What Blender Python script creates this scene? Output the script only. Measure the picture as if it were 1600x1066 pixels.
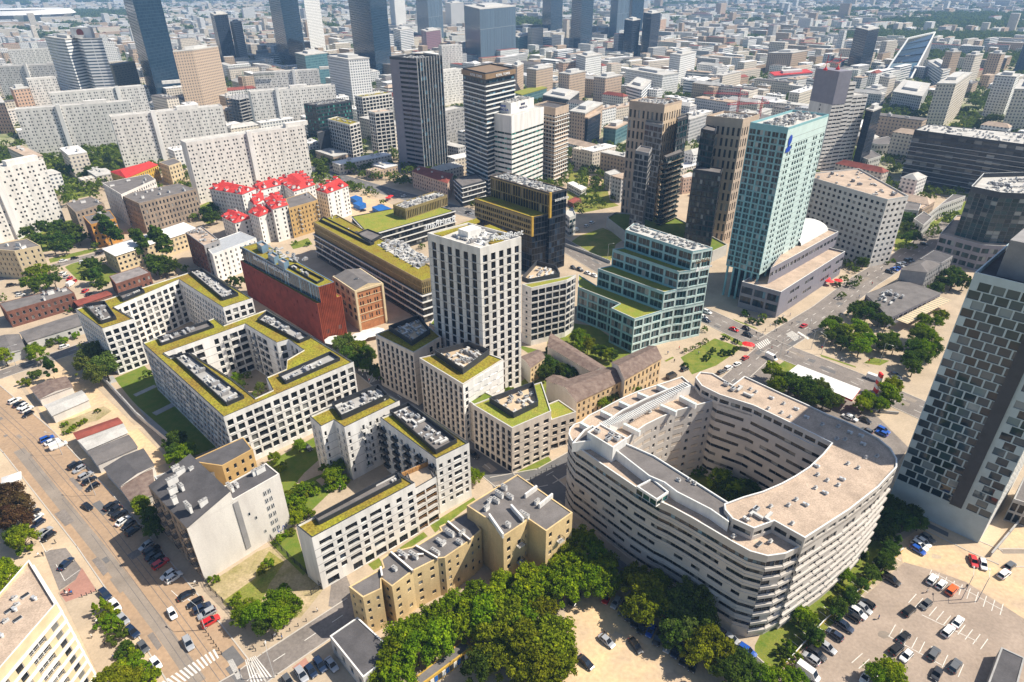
import bpy, math, random
from math import sin, cos, radians, pi, hypot, atan2
import numpy as np
from mathutils import Vector

for o in list(bpy.data.objects): bpy.data.objects.remove(o)
SC = bpy.context.scene
COL = SC.collection

# ---------------------------------------------------------------- camera
CAM_H, FOC, PITCH, ROLL = 140.0, 1000.0, radians(29.6), radians(-0.4)
cam_d = bpy.data.cameras.new('camera'); cam = bpy.data.objects.new('camera', cam_d); COL.objects.link(cam)
cam_d.sensor_width = 36.0; cam_d.lens = 36.0 * FOC / 1600.0
cam_d.clip_start = 1.0; cam_d.clip_end = 40000.0
_F = Vector((0, cos(PITCH), -sin(PITCH))); _U0 = Vector((0, sin(PITCH), cos(PITCH))); _R0 = Vector((1, 0, 0))
_R = _R0 * cos(ROLL) + _U0 * sin(ROLL); _U = _U0 * cos(ROLL) - _R0 * sin(ROLL)
from mathutils import Matrix
cam.matrix_world = Matrix(((_R.x, _U.x, -_F.x, 0), (_R.y, _U.y, -_F.y, 0), (_R.z, _U.z, -_F.z, CAM_H), (0, 0, 0, 1)))
SC.camera = cam
SC.render.resolution_x, SC.render.resolution_y = 1024, 682

# ---------------------------------------------------------------- sky, sun, exposure
SUN_AZ, SUN_EL = radians(86), radians(50)       # azimuth clockwise from +Y
w = bpy.data.worlds.new('World'); SC.world = w; w.use_nodes = True
nt = w.node_tree; nt.nodes.clear()
sky = nt.nodes.new('ShaderNodeTexSky'); sky.sky_type = 'NISHITA'; sky.sun_disc = False
sky.sun_elevation = SUN_EL; sky.sun_rotation = SUN_AZ; sky.air_density = 1.0; sky.dust_density = 1.2; sky.altitude = 100
bg = nt.nodes.new('ShaderNodeBackground'); bg.inputs[1].default_value = 0.086
ow = nt.nodes.new('ShaderNodeOutputWorld')
nt.links.new(sky.outputs[0], bg.inputs[0]); nt.links.new(bg.outputs[0], ow.inputs[0])
sd = bpy.data.lights.new('sun', 'SUN'); sd.energy = 5.0; sd.angle = radians(0.5); sd.color = (1.0, 0.92, 0.78)
sun = bpy.data.objects.new('sun', sd); COL.objects.link(sun)
_sv = Vector((sin(SUN_AZ) * cos(SUN_EL), cos(SUN_AZ) * cos(SUN_EL), sin(SUN_EL)))
sun.rotation_euler = _sv.to_track_quat('Z', 'Y').to_euler()
SC.view_settings.view_transform = 'Standard'; SC.view_settings.look = 'None'
SC.view_settings.gamma = 1.0; SC.view_settings.exposure = 0.52

# ---------------------------------------------------------------- survey: a picture point at a known height gives a place on the map
CR = {'F': (0, 0, 1)}
for _i in range(4):
    CR['T%d' % (_i+1)] = (400*_i, 0, 3.9475); CR['M%d' % (_i+1)] = (400*_i, 230, 3.9475)
    CR['N%d' % (_i+1)] = (400*_i, 470, 3.9475); CR['Q%d' % (_i+1)] = (400*_i, 700, 2.9125)
CR.update(R1=(870,570,5.922), R2=(1070,570,4.635), R3=(1050,740,4.264), R4=(870,680,5.922), R5=(110,400,5.33), R6=(210,470,4.571),
    R7=(880,330,6.272), R8=(640,290,9.694), S1=(1380,320,4.441), S2=(1380,560,3.5545), S3=(540,730,4.1), S4=(0,860,5.175),
    S5=(740,260,6.6625), S6=(300,250,6.154), S7=(600,60,4.441), S8=(960,140,4.441), W1=(660,330,6.6625), W2=(660,470,6.6625),
    W3=(1120,160,7.615), W4=(1120,340,7.615), W5=(180,560,6.6625), W6=(380,560,6.6625), W7=(440,740,5.329), W8=(230,740,5.921),
    U1=(0,380,4.845), U2=(130,250,5.924), U3=(470,130,6.665), U4=(1230,90,5.612), U5=(800,170,6.272), U6=(370,370,5.161),
    U7=(570,480,3.947), U8=(800,500,5.923))
def X(s):
    out = []; o = CR['F']; n = []
    for t in s.split():
        if t[0].isalpha(): o = CR[t]
        else:
            n.append(float(t))
            if len(n) == 2:
                out.append((o[0] + n[0]/o[2], o[1] + n[1]/o[2])); n = []
    return out
def G(p, z=0.0):
    d = _F*FOC + _R*(p[0]-800) - _U*(p[1]-533)
    t = (z - CAM_H)/d.z
    return Vector((d.x*t, d.y*t))
def GP(s, z=0.0): return [G(p, z) for p in X(s)]
def proj(x, y, z):
    q = Vector((x, y, z-CAM_H)); w_ = q.dot(_F)
    return (800+FOC*q.dot(_R)/w_, 533-FOC*q.dot(_U)/w_, w_) if w_ > 1 else (-9999, -9999, 1)

# ---------------------------------------------------------------- object helpers
def tag(o, label=None, cat=None, group=None, kind=None):
    if label: o['label'] = label
    if cat: o['category'] = cat
    if group: o['group'] = group
    if kind: o['kind'] = kind
    return o
def empty(name, loc=(0, 0, 0), rz=0.0):
    o = bpy.data.objects.new(name, None); COL.objects.link(o)
    o.location = loc; o.rotation_euler = (0, 0, rz); o.empty_display_size = 1.0
    return o
def link(name, me, parent=None, loc=(0, 0, 0), rz=0.0):
    o = bpy.data.objects.new(name, me); COL.objects.link(o); o.location = loc; o.rotation_euler = (0, 0, rz)
    if parent: o.parent = parent
    return o
class MB:
    def __init__(s): s.v = []; s.f = []; s.m = []; s.uv = []
    def face(s, pts, m=0, uv=None):
        i = len(s.v); s.v += [tuple(p) for p in pts]; s.f.append(tuple(range(i, i+len(pts)))); s.m.append(m)
        s.uv += (uv if uv else [(p[0], p[1]) for p in pts])
    def box(s, c, d, m=0, rz=0.0, top=None, bottom=False):
        x, y, z = c; a, b, h = d[0]/2, d[1]/2, d[2]; C_, S_ = cos(rz), sin(rz)
        P = [(x+u*C_-v*S_, y+u*S_+v*C_) for u, v in ((-a, -b), (a, -b), (a, b), (-a, b))]
        s.prism(P, z, z+h, m, m if top is None else top, bottom)
    def prism(s, P, z0, z1, m=0, mt=None, bottom=False):
        n = len(P); acc = 0
        for i in range(n):
            a, b = P[i], P[(i+1) % n]; L = hypot(b[0]-a[0], b[1]-a[1])
            s.face([(a[0], a[1], z0), (b[0], b[1], z0), (b[0], b[1], z1), (a[0], a[1], z1)], m,
                   [(acc, z0), (acc+L, z0), (acc+L, z1), (acc, z1)]); acc += L
        s.face([(p[0], p[1], z1) for p in P], m if mt is None else mt)
        if bottom: s.face([(p[0], p[1], z0) for p in reversed(P)], m)
    def bar(s, a, b, r, m=0, n=4):
        a, b = Vector(a), Vector(b); d = (b-a).normalized(); u = d.orthogonal().normalized(); v = d.cross(u)
        ra = [a+(u*cos(2*pi*k/n)+v*sin(2*pi*k/n))*r for k in range(n)]; rb = [p+(b-a) for p in ra]
        for k in range(n):
            j = (k+1) % n; s.face([ra[k], ra[j], rb[j], rb[k]], m)
        s.face(rb, m); s.face(list(reversed(ra)), m)
    def cyl(s, c, r, h, m=0, n=10, r2=None):
        r2 = r if r2 is None else r2
        A = [(c[0]+r*cos(2*pi*k/n), c[1]+r*sin(2*pi*k/n), c[2]) for k in range(n)]
        B_ = [(c[0]+r2*cos(2*pi*k/n), c[1]+r2*sin(2*pi*k/n), c[2]+h) for k in range(n)]
        for k in range(n):
            j = (k+1) % n; s.face([A[k], A[j], B_[j], B_[k]], m)
        s.face(B_, m)
    def mesh(s, mats):
        me = bpy.data.meshes.new('m'); me.from_pydata(s.v, [], s.f)
        for m in mats: me.materials.append(m)
        me.polygons.foreach_set('material_index', s.m)
        uvl = me.uv_layers.new(name='UVMap')
        uvl.data.foreach_set('uv', np.array(s.uv, dtype=np.float32).ravel())
        me.update(); return me
    def build(s, name, mats, parent=None, loc=(0, 0, 0), rz=0.0):
        if not s.f: return None
        return link(name, s.mesh(mats), parent, loc, rz)

# ---------------------------------------------------------------- materials
M = {}
def _n(t, ty, **k):
    n = t.nodes.new(ty)
    for a, b in k.items(): setattr(n, a, b)
    return n
def mat(name, col, rough=0.85, var=0.12, scale=0.25, metal=0.0, spec=0.3, dirt=0.0, bump=0.0, col2=None, fine=0.0, streak=0.0):
    m = bpy.data.materials.new(name); m.use_nodes = True; t = m.node_tree; b = t.nodes['Principled BSDF']
    b.inputs['Roughness'].default_value = rough; b.inputs['Metallic'].default_value = metal
    b.inputs['Specular IOR Level'].default_value = spec
    g = _n(t, 'ShaderNodeNewGeometry'); L = t.links.new
    no = _n(t, 'ShaderNodeTexNoise'); no.inputs['Scale'].default_value = scale; no.inputs['Detail'].default_value = 6
    no.inputs['Roughness'].default_value = 0.65
    if streak:
        mp = _n(t, 'ShaderNodeMapping'); mp.inputs['Scale'].default_value = (1, 1, streak)
        L(g.outputs['Position'], mp.inputs[0]); L(mp.outputs[0], no.inputs['Vector'])
    else: L(g.outputs['Position'], no.inputs['Vector'])
    rmp = _n(t, 'ShaderNodeMapRange'); rmp.inputs[1].default_value = 0.35; rmp.inputs[2].default_value = 0.65
    L(no.outputs[0], rmp.inputs[0])
    mx = _n(t, 'ShaderNodeMix', data_type='RGBA')
    c2 = col2 if col2 else tuple(c*(1-var*2) for c in col)
    c1 = col if col2 else tuple(min(1, c*(1+var)) for c in col)
    mx.inputs[6].default_value = (*c1, 1); mx.inputs[7].default_value = (*c2, 1); L(rmp.outputs[0], mx.inputs[0])
    out = mx.outputs[2]
    if fine:
        n2 = _n(t, 'ShaderNodeTexNoise'); n2.inputs['Scale'].default_value = scale*14; n2.inputs['Detail'].default_value = 4
        L(g.outputs['Position'], n2.inputs['Vector'])
        r2 = _n(t, 'ShaderNodeMapRange'); r2.inputs[1].default_value = 0.3; r2.inputs[2].default_value = 0.7
        r2.inputs[3].default_value = 1-fine; r2.inputs[4].default_value = 1+fine; L(n2.outputs[0], r2.inputs[0])
        vm = _n(t, 'ShaderNodeVectorMath', operation='SCALE'); L(out, vm.inputs[0]); L(r2.outputs[0], vm.inputs[3]); out = vm.outputs[0]
    L(out, b.inputs['Base Color'])
    if bump:
        bp = _n(t, 'ShaderNodeBump'); bp.inputs['Strength'].default_value = bump; bp.inputs['Distance'].default_value = 0.3
        n3 = _n(t, 'ShaderNodeTexNoise'); n3.inputs['Scale'].default_value = 2.0; n3.inputs['Detail'].default_value = 3
        L(g.outputs['Position'], n3.inputs['Vector']); L(n3.outputs[0], bp.inputs['Height']); L(bp.outputs[0], b.inputs['Normal'])
    M[name] = m; return m
def glassmat(name, dark, light, thr=0.72, rough=0.12, spec=0.6):
    spec *= 0.6; thr = min(0.93, thr+0.1); dark = tuple(c*0.6 for c in dark); light = tuple(c*0.75 for c in light)
    m = bpy.data.materials.new(name); m.use_nodes = True; t = m.node_tree; b = t.nodes['Principled BSDF']; L = t.links.new
    b.inputs['Roughness'].default_value = rough; b.inputs['Specular IOR Level'].default_value = spec
    g = _n(t, 'ShaderNodeNewGeometry'); oi = _n(t, 'ShaderNodeObjectInfo')
    a = _n(t, 'ShaderNodeMath', operation='ADD'); L(g.outputs['Random Per Island'], a.inputs[0]); L(oi.outputs['Random'], a.inputs[1])
    f = _n(t, 'ShaderNodeMath', operation='FRACT'); L(a.outputs[0], f.inputs[0])
    cr = _n(t, 'ShaderNodeValToRGB'); cr.color_ramp.interpolation = 'CONSTANT'; e = cr.color_ramp.elements
    mid = tuple((d*2+l)/3 for d, l in zip(dark, light)); e[0].position = 0.0; e[0].color = (*dark, 1); e[1].position = 0.93; e[1].color = (*[c*1.8 for c in light], 1)
    for q_, c_ in ((0.35, [c*1.7 for c in dark]), (0.55, [c*0.6 for c in dark]), (0.72, mid), (0.84, light)): e.new(q_).color = (*c_, 1)
    L(f.outputs[0], cr.inputs[0]); L(cr.outputs[0], b.inputs['Base Color'])
    M[name] = m; return m
def facmat(name, wall, win, bx=3.0, fy=3.0, wx=0.5, wy=0.5, off=0.0):
    """far facade: wall with rows of windows, laid out in metres along the wall"""
    m = bpy.data.materials.new(name); m.use_nodes = True; t = m.node_tree; b = t.nodes['Principled BSDF']; L = t.links.new
    b.inputs['Roughness'].default_value = 0.6; b.inputs['Specular IOR Level'].default_value = 0.3
    uv = _n(t, 'ShaderNodeUVMap'); sp = _n(t, 'ShaderNodeSeparateXYZ'); L(uv.outputs[0], sp.inputs[0])
    def band(o, per, frac):
        d = _n(t, 'ShaderNodeMath', operation='DIVIDE'); L(o, d.inputs[0]); d.inputs[1].default_value = per
        fr = _n(t, 'ShaderNodeMath', operation='FRACT'); L(d.outputs[0], fr.inputs[0])
        s = _n(t, 'ShaderNodeMath', operation='SUBTRACT'); L(fr.outputs[0], s.inputs[0]); s.inputs[1].default_value = 0.5
        ab = _n(t, 'ShaderNodeMath', operation='ABSOLUTE'); L(s.outputs[0], ab.inputs[0])
        lt = _n(t, 'ShaderNodeMath', operation='LESS_THAN'); L(ab.outputs[0], lt.inputs[0]); lt.inputs[1].default_value = frac/2
        return lt.outputs[0]
    mu = _n(t, 'ShaderNodeMath', operation='MULTIPLY'); L(band(sp.outputs[0], bx, wx), mu.inputs[0]); L(band(sp.outputs[1], fy, wy), mu.inputs[1])
    wn = _n(t, 'ShaderNodeTexWhiteNoise', noise_dimensions='2D')
    sc = _n(t, 'ShaderNodeVectorMath', operation='DIVIDE'); L(uv.outputs[0], sc.inputs[0]); sc.inputs[1].default_value = (bx, fy, 1)
    fl = _n(t, 'ShaderNodeVectorMath', operation='FLOOR'); L(sc.outputs[0], fl.inputs[0]); L(fl.outputs[0], wn.inputs['Vector'])
    m2 = _n(t, 'ShaderNodeMix', data_type='RGBA'); L(wn.outputs[0], m2.inputs[0])
    m2.inputs[6].default_value = (*win, 1); m2.inputs[7].default_value = (*[min(1, c*1.9+0.012) for c in win], 1)
    mx = _n(t, 'ShaderNodeMix', data_type='RGBA'); L(mu.outputs[0], mx.inputs[0]); mx.inputs[6].default_value = (*wall, 1); L(m2.outputs[2], mx.inputs[7])
    L(mx.outputs[2], b.inputs['Base Color'])
    ro = _n(t, 'ShaderNodeMapRange'); L(mu.outputs[0], ro.inputs[0]); ro.inputs[3].default_value = 0.8; ro.inputs[4].default_value = 0.2
    L(ro.outputs[0], b.inputs['Roughness'])
    M[name] = m; return m

mat('joint', (0.22, 0.21, 0.20), 0.9, 0.05, 1.0)
mat('lot_asphalt', (0.36, 0.285, 0.23), 0.95, 0.08, 0.1, fine=0.12)
mat('white_render', (0.77, 0.75, 0.72), 0.8, 0.09, 0.35, streak=0.12)
mat('cream_stone', (0.67, 0.58, 0.49), 0.8, 0.09, 0.4, streak=0.12)
mat('white_stone', (0.71, 0.68, 0.64), 0.8, 0.09, 0.35, streak=0.12)
mat('light_grey', (0.55, 0.54, 0.52), 0.8, 0.06, 0.2)
mat('concrete', (0.38, 0.37, 0.36), 0.85, 0.1, 0.3)
mat('grey_wall', (0.30, 0.29, 0.29), 0.85, 0.1, 0.2)
mat('dark_metal', (0.035, 0.038, 0.045), 0.5, 0.1, 0.5)
mat('dark_panel', (0.05, 0.055, 0.065), 0.45, 0.1, 0.5)
mat('zinc', (0.55, 0.56, 0.57), 0.45, 0.08, 1.0, metal=0.3)
mat('white_metal', (0.72, 0.72, 0.70), 0.5, 0.05, 1.0)
mat('sedum', (0.26, 0.25, 0.02), 0.95, 0.2, 0.13, col2=(0.23, 0.15, 0.025), fine=0.45, bump=0.4)
mat('sedum_green', (0.20, 0.25, 0.03), 0.95, 0.2, 0.2, col2=(0.29, 0.26, 0.045), fine=0.4, bump=0.4)
mat('gravel_roof', (0.48, 0.37, 0.285), 0.95, 0.12, 0.2, fine=0.2)
mat('bitumen', (0.17, 0.155, 0.15), 0.95, 0.12, 0.2, fine=0.1)
mat('bitumen_dark', (0.10, 0.095, 0.10), 0.95, 0.12, 0.2, fine=0.1)
mat('light_roof', (0.52, 0.50, 0.47), 0.95, 0.1, 0.15, fine=0.1)
mat('white_roof', (0.78, 0.76, 0.74), 0.7, 0.05, 0.3)
mat('tin_roof', (0.28, 0.25, 0.24), 0.7, 0.18, 0.25, fine=0.1)
mat('rust_roof', (0.27, 0.07, 0.05), 0.8, 0.15, 0.2)
mat('rusty_sheet', (0.14, 0.095, 0.08), 0.85, 0.2, 0.6, col2=(0.24, 0.18, 0.15), fine=0.15)
mat('red_roof', (0.58, 0.045, 0.04), 0.75, 0.14, 0.5, fine=0.2)
mat('yellow_render', (0.74, 0.55, 0.29), 0.9, 0.1, 0.15, col2=(0.52, 0.38, 0.20), fine=0.08, streak=0.25)
mat('ochre_render', (0.52, 0.34, 0.14), 0.9, 0.08, 0.2)
mat('orange_render', (0.55, 0.27, 0.06), 0.9, 0.08, 0.2)
mat('old_render', (0.36, 0.28, 0.21), 0.9, 0.15, 0.25, col2=(0.24, 0.19, 0.15), fine=0.1, streak=0.3)
mat('ruin_render', (0.70, 0.50, 0.27), 0.95, 0.2, 0.35, col2=(0.46, 0.36, 0.25), fine=0.15)
mat('gable_grey', (0.72, 0.68, 0.63), 0.9, 0.04, 0.22, col2=(0.60, 0.56, 0.52), fine=0.06, streak=0.25)
mat('brick', (0.19, 0.085, 0.06), 0.9, 0.15, 0.5, fine=0.15)
mat('orange_brick', (0.46, 0.20, 0.09), 0.9, 0.12, 0.5, fine=0.15)
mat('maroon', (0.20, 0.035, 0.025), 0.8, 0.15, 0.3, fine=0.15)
mat('corten', (0.36, 0.085, 0.04), 0.7, 0.15, 0.3, fine=0.1)
mat('cream_trim', (0.62, 0.50, 0.32), 0.85, 0.06, 0.4)
mat('brown_stone', (0.50, 0.39, 0.30), 0.8, 0.06, 0.3)
mat('tan_stone', (0.66, 0.51, 0.36), 0.8, 0.06, 0.3)
mat('pink_stone', (0.58, 0.42, 0.33), 0.8, 0.06, 0.3)
mat('curve_clad', (0.54, 0.50, 0.465), 0.5, 0.05, 0.2, spec=0.4)
mat('inner_clad', (0.62, 0.53, 0.44), 0.8, 0.05, 0.2)
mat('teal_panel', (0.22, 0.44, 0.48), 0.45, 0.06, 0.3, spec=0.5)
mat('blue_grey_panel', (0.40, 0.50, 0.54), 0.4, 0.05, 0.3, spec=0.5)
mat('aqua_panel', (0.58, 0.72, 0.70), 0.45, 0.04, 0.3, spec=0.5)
mat('gold_fin', (0.34, 0.27, 0.13), 0.5, 0.1, 0.5, metal=0.3)
mat('gold_frame', (0.60, 0.38, 0.07), 0.5, 0.08, 0.5)
mat('copper', (0.30, 0.20, 0.12), 0.5, 0.1, 0.5, metal=0.2)
mat('blue_sheet', (0.16, 0.25, 0.34), 0.35, 0.08, 0.3, spec=0.6)
mat('mauve_panel', (0.25, 0.24, 0.28), 0.6, 0.05, 0.3)
mat('wood', (0.38, 0.20, 0.07), 0.7, 0.1, 0.6)
mat('signal_red', (0.70, 0.03, 0.03), 0.5, 0.02, 1)
mat('signal_white', (0.82, 0.82, 0.82), 0.5, 0.02, 1)
mat('sign_blue', (0.01, 0.06, 0.42), 0.5, 0.02, 1)
mat('sign_dark', (0.03, 0.04, 0.12), 0.5, 0.02, 1)
mat('pvc_blue', (0.02, 0.13, 0.42), 0.5, 0.08, 0.5)
mat('lane_asphalt', (0.28, 0.235, 0.195), 0.95, 0.1, 0.12, fine=0.08)
mat('asphalt', (0.23, 0.20, 0.18), 0.95, 0.12, 0.1, fine=0.16)
mat('asphalt_dark', (0.15, 0.145, 0.145), 0.95, 0.08, 0.08, fine=0.08)
mat('worn_road', (0.42, 0.285, 0.18), 0.95, 0.1, 0.07, col2=(0.34, 0.24, 0.16), fine=0.12)
mat('paving', (0.46, 0.365, 0.265), 0.95, 0.08, 0.1, fine=0.08)
mat('paving_red', (0.42, 0.22, 0.17), 0.95, 0.08, 0.1, fine=0.08)
mat('plaza', (0.56, 0.43, 0.295), 0.9, 0.08, 0.1, fine=0.07)
mat('sand', (0.68, 0.49, 0.28), 0.98, 0.1, 0.07, col2=(0.47, 0.355, 0.255), fine=0.12)
mat('dirt', (0.50, 0.385, 0.25), 0.98, 0.15, 0.12, col2=(0.24, 0.21, 0.08), fine=0.2)
mat('grass', (0.10, 0.16, 0.015), 0.98, 0.2, 0.3, col2=(0.22, 0.22, 0.04), fine=0.25, bump=0.3)
mat('dry_grass', (0.27, 0.23, 0.06), 0.98, 0.2, 0.15, col2=(0.13, 0.18, 0.02), fine=0.3, bump=0.3)
mat('lawn', (0.10, 0.165, 0.015), 0.98, 0.12, 0.35, col2=(0.17, 0.19, 0.03), fine=0.2, bump=0.2)
mat('paint', (0.72, 0.69, 0.64), 0.8, 0.08, 1.0)
mat('kerb', (0.50, 0.46, 0.41), 0.9, 0.06, 0.5)
mat('bark', (0.10, 0.075, 0.05), 0.95, 0.2, 2.0)
mat('tyre', (0.02, 0.02, 0.02), 0.9, 0.0, 1.0)
mat('skin', (0.50, 0.30, 0.21), 0.7, 0.0, 1.0)
mat('track', (0.42, 0.09, 0.05), 0.9, 0.06, 0.3)
mat('far_ground', (0.42, 0.37, 0.29), 0.98, 0.1, 0.012, col2=(0.17, 0.21, 0.07), fine=0.3)
mat('leaf_dry_hedge', (0.12, 0.15, 0.03), 0.9, 0.2, 0.8, fine=0.3, bump=0.6)
glassmat('glass', (0.018, 0.024, 0.032), (0.20, 0.20, 0.19), 0.80)
glassmat('glass_blue', (0.012, 0.035, 0.06), (0.09, 0.18, 0.24), 0.8, 0.08, 0.8)
glassmat('glass_black', (0.008, 0.012, 0.02), (0.02, 0.035, 0.06), 0.8, 0.12, 0.5)
glassmat('glass_teal', (0.02, 0.06, 0.07), (0.20, 0.22, 0.22), 0.7, 0.1, 0.7)
glassmat('glass_green', (0.008, 0.045, 0.042), (0.06, 0.25, 0.21), 0.8, 0.1, 0.7)
glassmat('glass_grey', (0.06, 0.07, 0.08), (0.26, 0.27, 0.27), 0.6, 0.15, 0.6)
glassmat('glass_warm', (0.03, 0.03, 0.03), (0.35, 0.28, 0.2), 0.6, 0.15, 0.5)
glassmat('glass_mirror', (0.035, 0.065, 0.085), (0.13, 0.17, 0.19), 0.6, 0.05, 1.0)
# ---------------------------------------------------------------- polygon helpers
def area(P): return sum(P[i][0]*P[(i+1) % len(P)][1]-P[(i+1) % len(P)][0]*P[i][1] for i in range(len(P)))/2
def ccw(P):
    P = [Vector((p[0], p[1])) for p in P]
    return P if area(P) > 0 else P[::-1]
def para(P):
    P = list(P)
    return P + [P[0]+P[2]-P[1]] if len(P) == 3 else P
def offset(P, d):
    """move every edge of a counter-clockwise outline outwards by d"""
    n = len(P); out = []
    for i in range(n):
        a, b, c = P[i-1], P[i], P[(i+1) % n]
        u = (b-a).normalized(); v = (c-b).normalized()
        nu = Vector((u.y, -u.x)); nv = Vector((v.y, -v.x)); k = 1+nu.dot(nv)
        out.append(b+(nu+nv)*(d/max(k, 0.35)))
    return out
def inpoly(p, P):
    c = False; n = len(P)
    for i in range(n):
        a, b = P[i], P[i-1]
        if (a[1] > p[1]) != (b[1] > p[1]) and p[0] < (b[0]-a[0])*(p[1]-a[1])/(b[1]-a[1])+a[0]: c = not c
    return c
FOOT = []          # footprints taken, for the planting and the far city

# ---------------------------------------------------------------- repeated small meshes (shared data)
_mc = {}
def win_mesh(w_, h, nv, nh, glass, frame, lod):
    k = ('w', round(w_, 1), round(h, 1), nv, nh, glass, frame, lod)
    if k in _mc: return _mc[k]
    w_, h = k[1], k[2]; b = MB(); t = 0.07; d = -0.05
    xs = [-w_/2+w_*i/nv for i in range(nv+1)]; zs = [-h/2+h*j/nh for j in range(nh+1)]
    if lod:
        b.face([(-w_/2, 0, -h/2), (w_/2, 0, -h/2), (w_/2, 0, h/2), (-w_/2, 0, h/2)], 0)
    else:
        for i in range(nv):
            for j in range(nh):
                b.face([(xs[i], 0, zs[j]), (xs[i+1], 0, zs[j]), (xs[i+1], 0, zs[j+1]), (xs[i], 0, zs[j+1])], 0)
        def q(x0, x1, z0, z1): b.face([(x0, d, z0), (x1, d, z0), (x1, d, z1), (x0, d, z1)], 1)
        for i, x in enumerate(xs):
            q(max(x-t, -w_/2), min(x+t, w_/2), -h/2, h/2)
        for z in zs:
            for i in range(nv):
                q(xs[i]+t, xs[i+1]-t, max(z-t, -h/2), min(z+t, h/2))
    _mc[k] = (b, [M[glass], M[frame]], [None]); return _mc[k]
def balc_mesh(w_, dep, slab, rail, style):
    k = ('b', round(w_, 1), round(dep, 1), slab, rail, style)
    if k in _mc: return _mc[k]
    w_, dep = k[1], k[2]; b = MB()
    # local: wall plane at y=0, outwards is -y, z=0 at floor level
    b.box((0, -dep/2, -0.18), (w_, dep, 0.2), 0, bottom=True)
    if style == 'bars':
        n = max(4, int(w_/0.35))
        for i in range(n+1):
            b.box((-w_/2+0.05+(w_-0.1)*i/n, -dep+0.05, 0.02), (0.05, 0.05, 1.0), 1)
        b.box((0, -dep+0.05, 1.0), (w_, 0.07, 0.06), 1, bottom=True)
        for sx in (-1, 1):
            b.box((sx*(w_/2-0.04), -dep/2, 1.0), (0.07, dep-0.1, 0.06), 1, bottom=True)
            for i in range(3): b.box((sx*(w_/2-0.04), -dep*(i+0.5)/3, 0.02), (0.05, 0.05, 1.0), 1)
    else:
        b.box((0, -dep+0.05, 0.02), (w_, 0.08, 1.0), 1)
        if dep > 0.3:
            for sx in (-1, 1): b.box((sx*(w_/2-0.04), -dep/2+0.04, 0.02), (0.08, dep-0.1, 1.0), 1)
    _mc[k] = (b, [M[slab], M[rail]], [None]); return _mc[k]
def ac_mesh(i):
    k = ('ac', i)
    if k in _mc: return _mc[k]
    b = MB(); r = random.Random(i*7+1)
    if i == 0:
        b.box((0, 0, 0.3), (2.2, 1.6, 1.3), 0, bottom=True)
        for sx in (-0.5, 0.5): b.cyl((sx, 0, 1.6), 0.42, 0.18, 1, 10)
        for sx in (-0.9, 0.9):
            for sy in (-0.6, 0.6): b.box((sx, sy, 0), (0.1, 0.1, 0.3), 1)
    elif i == 1:
        b.box((0, 0, 0.4), (4.2, 1.0, 0.9), 0, bottom=True); b.box((1.7, 1.0, 0.4), (0.9, 1.2, 0.9), 0, bottom=True)
        for x in (-1.6, 0, 1.6): b.box((x, 0, 0), (0.12, 0.8, 0.4), 1)
    elif i == 2:
        b.cyl((0, 0, 0), 0.45, 1.0, 2, 10); b.cyl((0, 0, 1.0), 0.65, 0.25, 0, 10, 0.3); b.box((0.0, 1.1, 0.1), (0.9, 1.0, 0.9), 0)
    elif i == 3:
        b.box((0, 0, 0.2), (1.6, 3.4, 1.7), 2, bottom=True); b.box((0, 0, 1.9), (1.2, 1.2, 0.4), 0); b.box((0.0, -2.1, 0.4), (0.9, 0.9, 1.1), 0)
    elif i == 4:
        for x in (-0.8, 0.4):
            b.box((x, 0, 0.25), (0.9, 1.1, 1.0), 0, bottom=True); b.face([(x+0.46, -0.35, 0.4), (x+0.46, 0.35, 0.4), (x+0.46, 0.35, 1.1), (x+0.46, -0.35, 1.1)], 1)
        b.bar((-1.4, 0.7, 0.3), (1.4, 0.7, 0.3), 0.12, 2)
    elif i == 5:          # curb vent: low box with round cowl
        b.box((0, 0, 0), (1.7, 1.2, 0.5), 3); b.cyl((-0.3, 0, 0.5), 0.35, 0.7, 2, 9); b.cyl((-0.3, 0, 1.2), 0.5, 0.2, 2, 9, 0.2); b.box((0.5, 0, 0.5), (0.5, 0.5, 0.4), 0)
    elif i == 6:          # skylight
        b.box((0, 0, 0), (2.4, 1.3, 0.35), 0); b.face([(-1.1, -0.55, 0.37), (1.1, -0.55, 0.37), (1.1, 0.55, 0.5), (-1.1, 0.55, 0.5)], 1)
    elif i == 7:          # chimney stack
        b.box((0, 0, 0), (2.4, 0.7, 1.5), 3)
        for x in (-0.8, 0, 0.8): b.cyl((x, 0, 1.5), 0.16, 0.45, 1, 6)
    if i != 7: b.v = [(x*0.68, y*0.68, z*0.68) for x, y, z in b.v]
    _mc[k] = (b, [M['light_grey'] if i in (1, 4) else M['zinc'], M['dark_metal'], M['white_metal'] if i == 2 else M['grey_wall'], M['light_grey']], [None]); return _mc[k]

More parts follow.
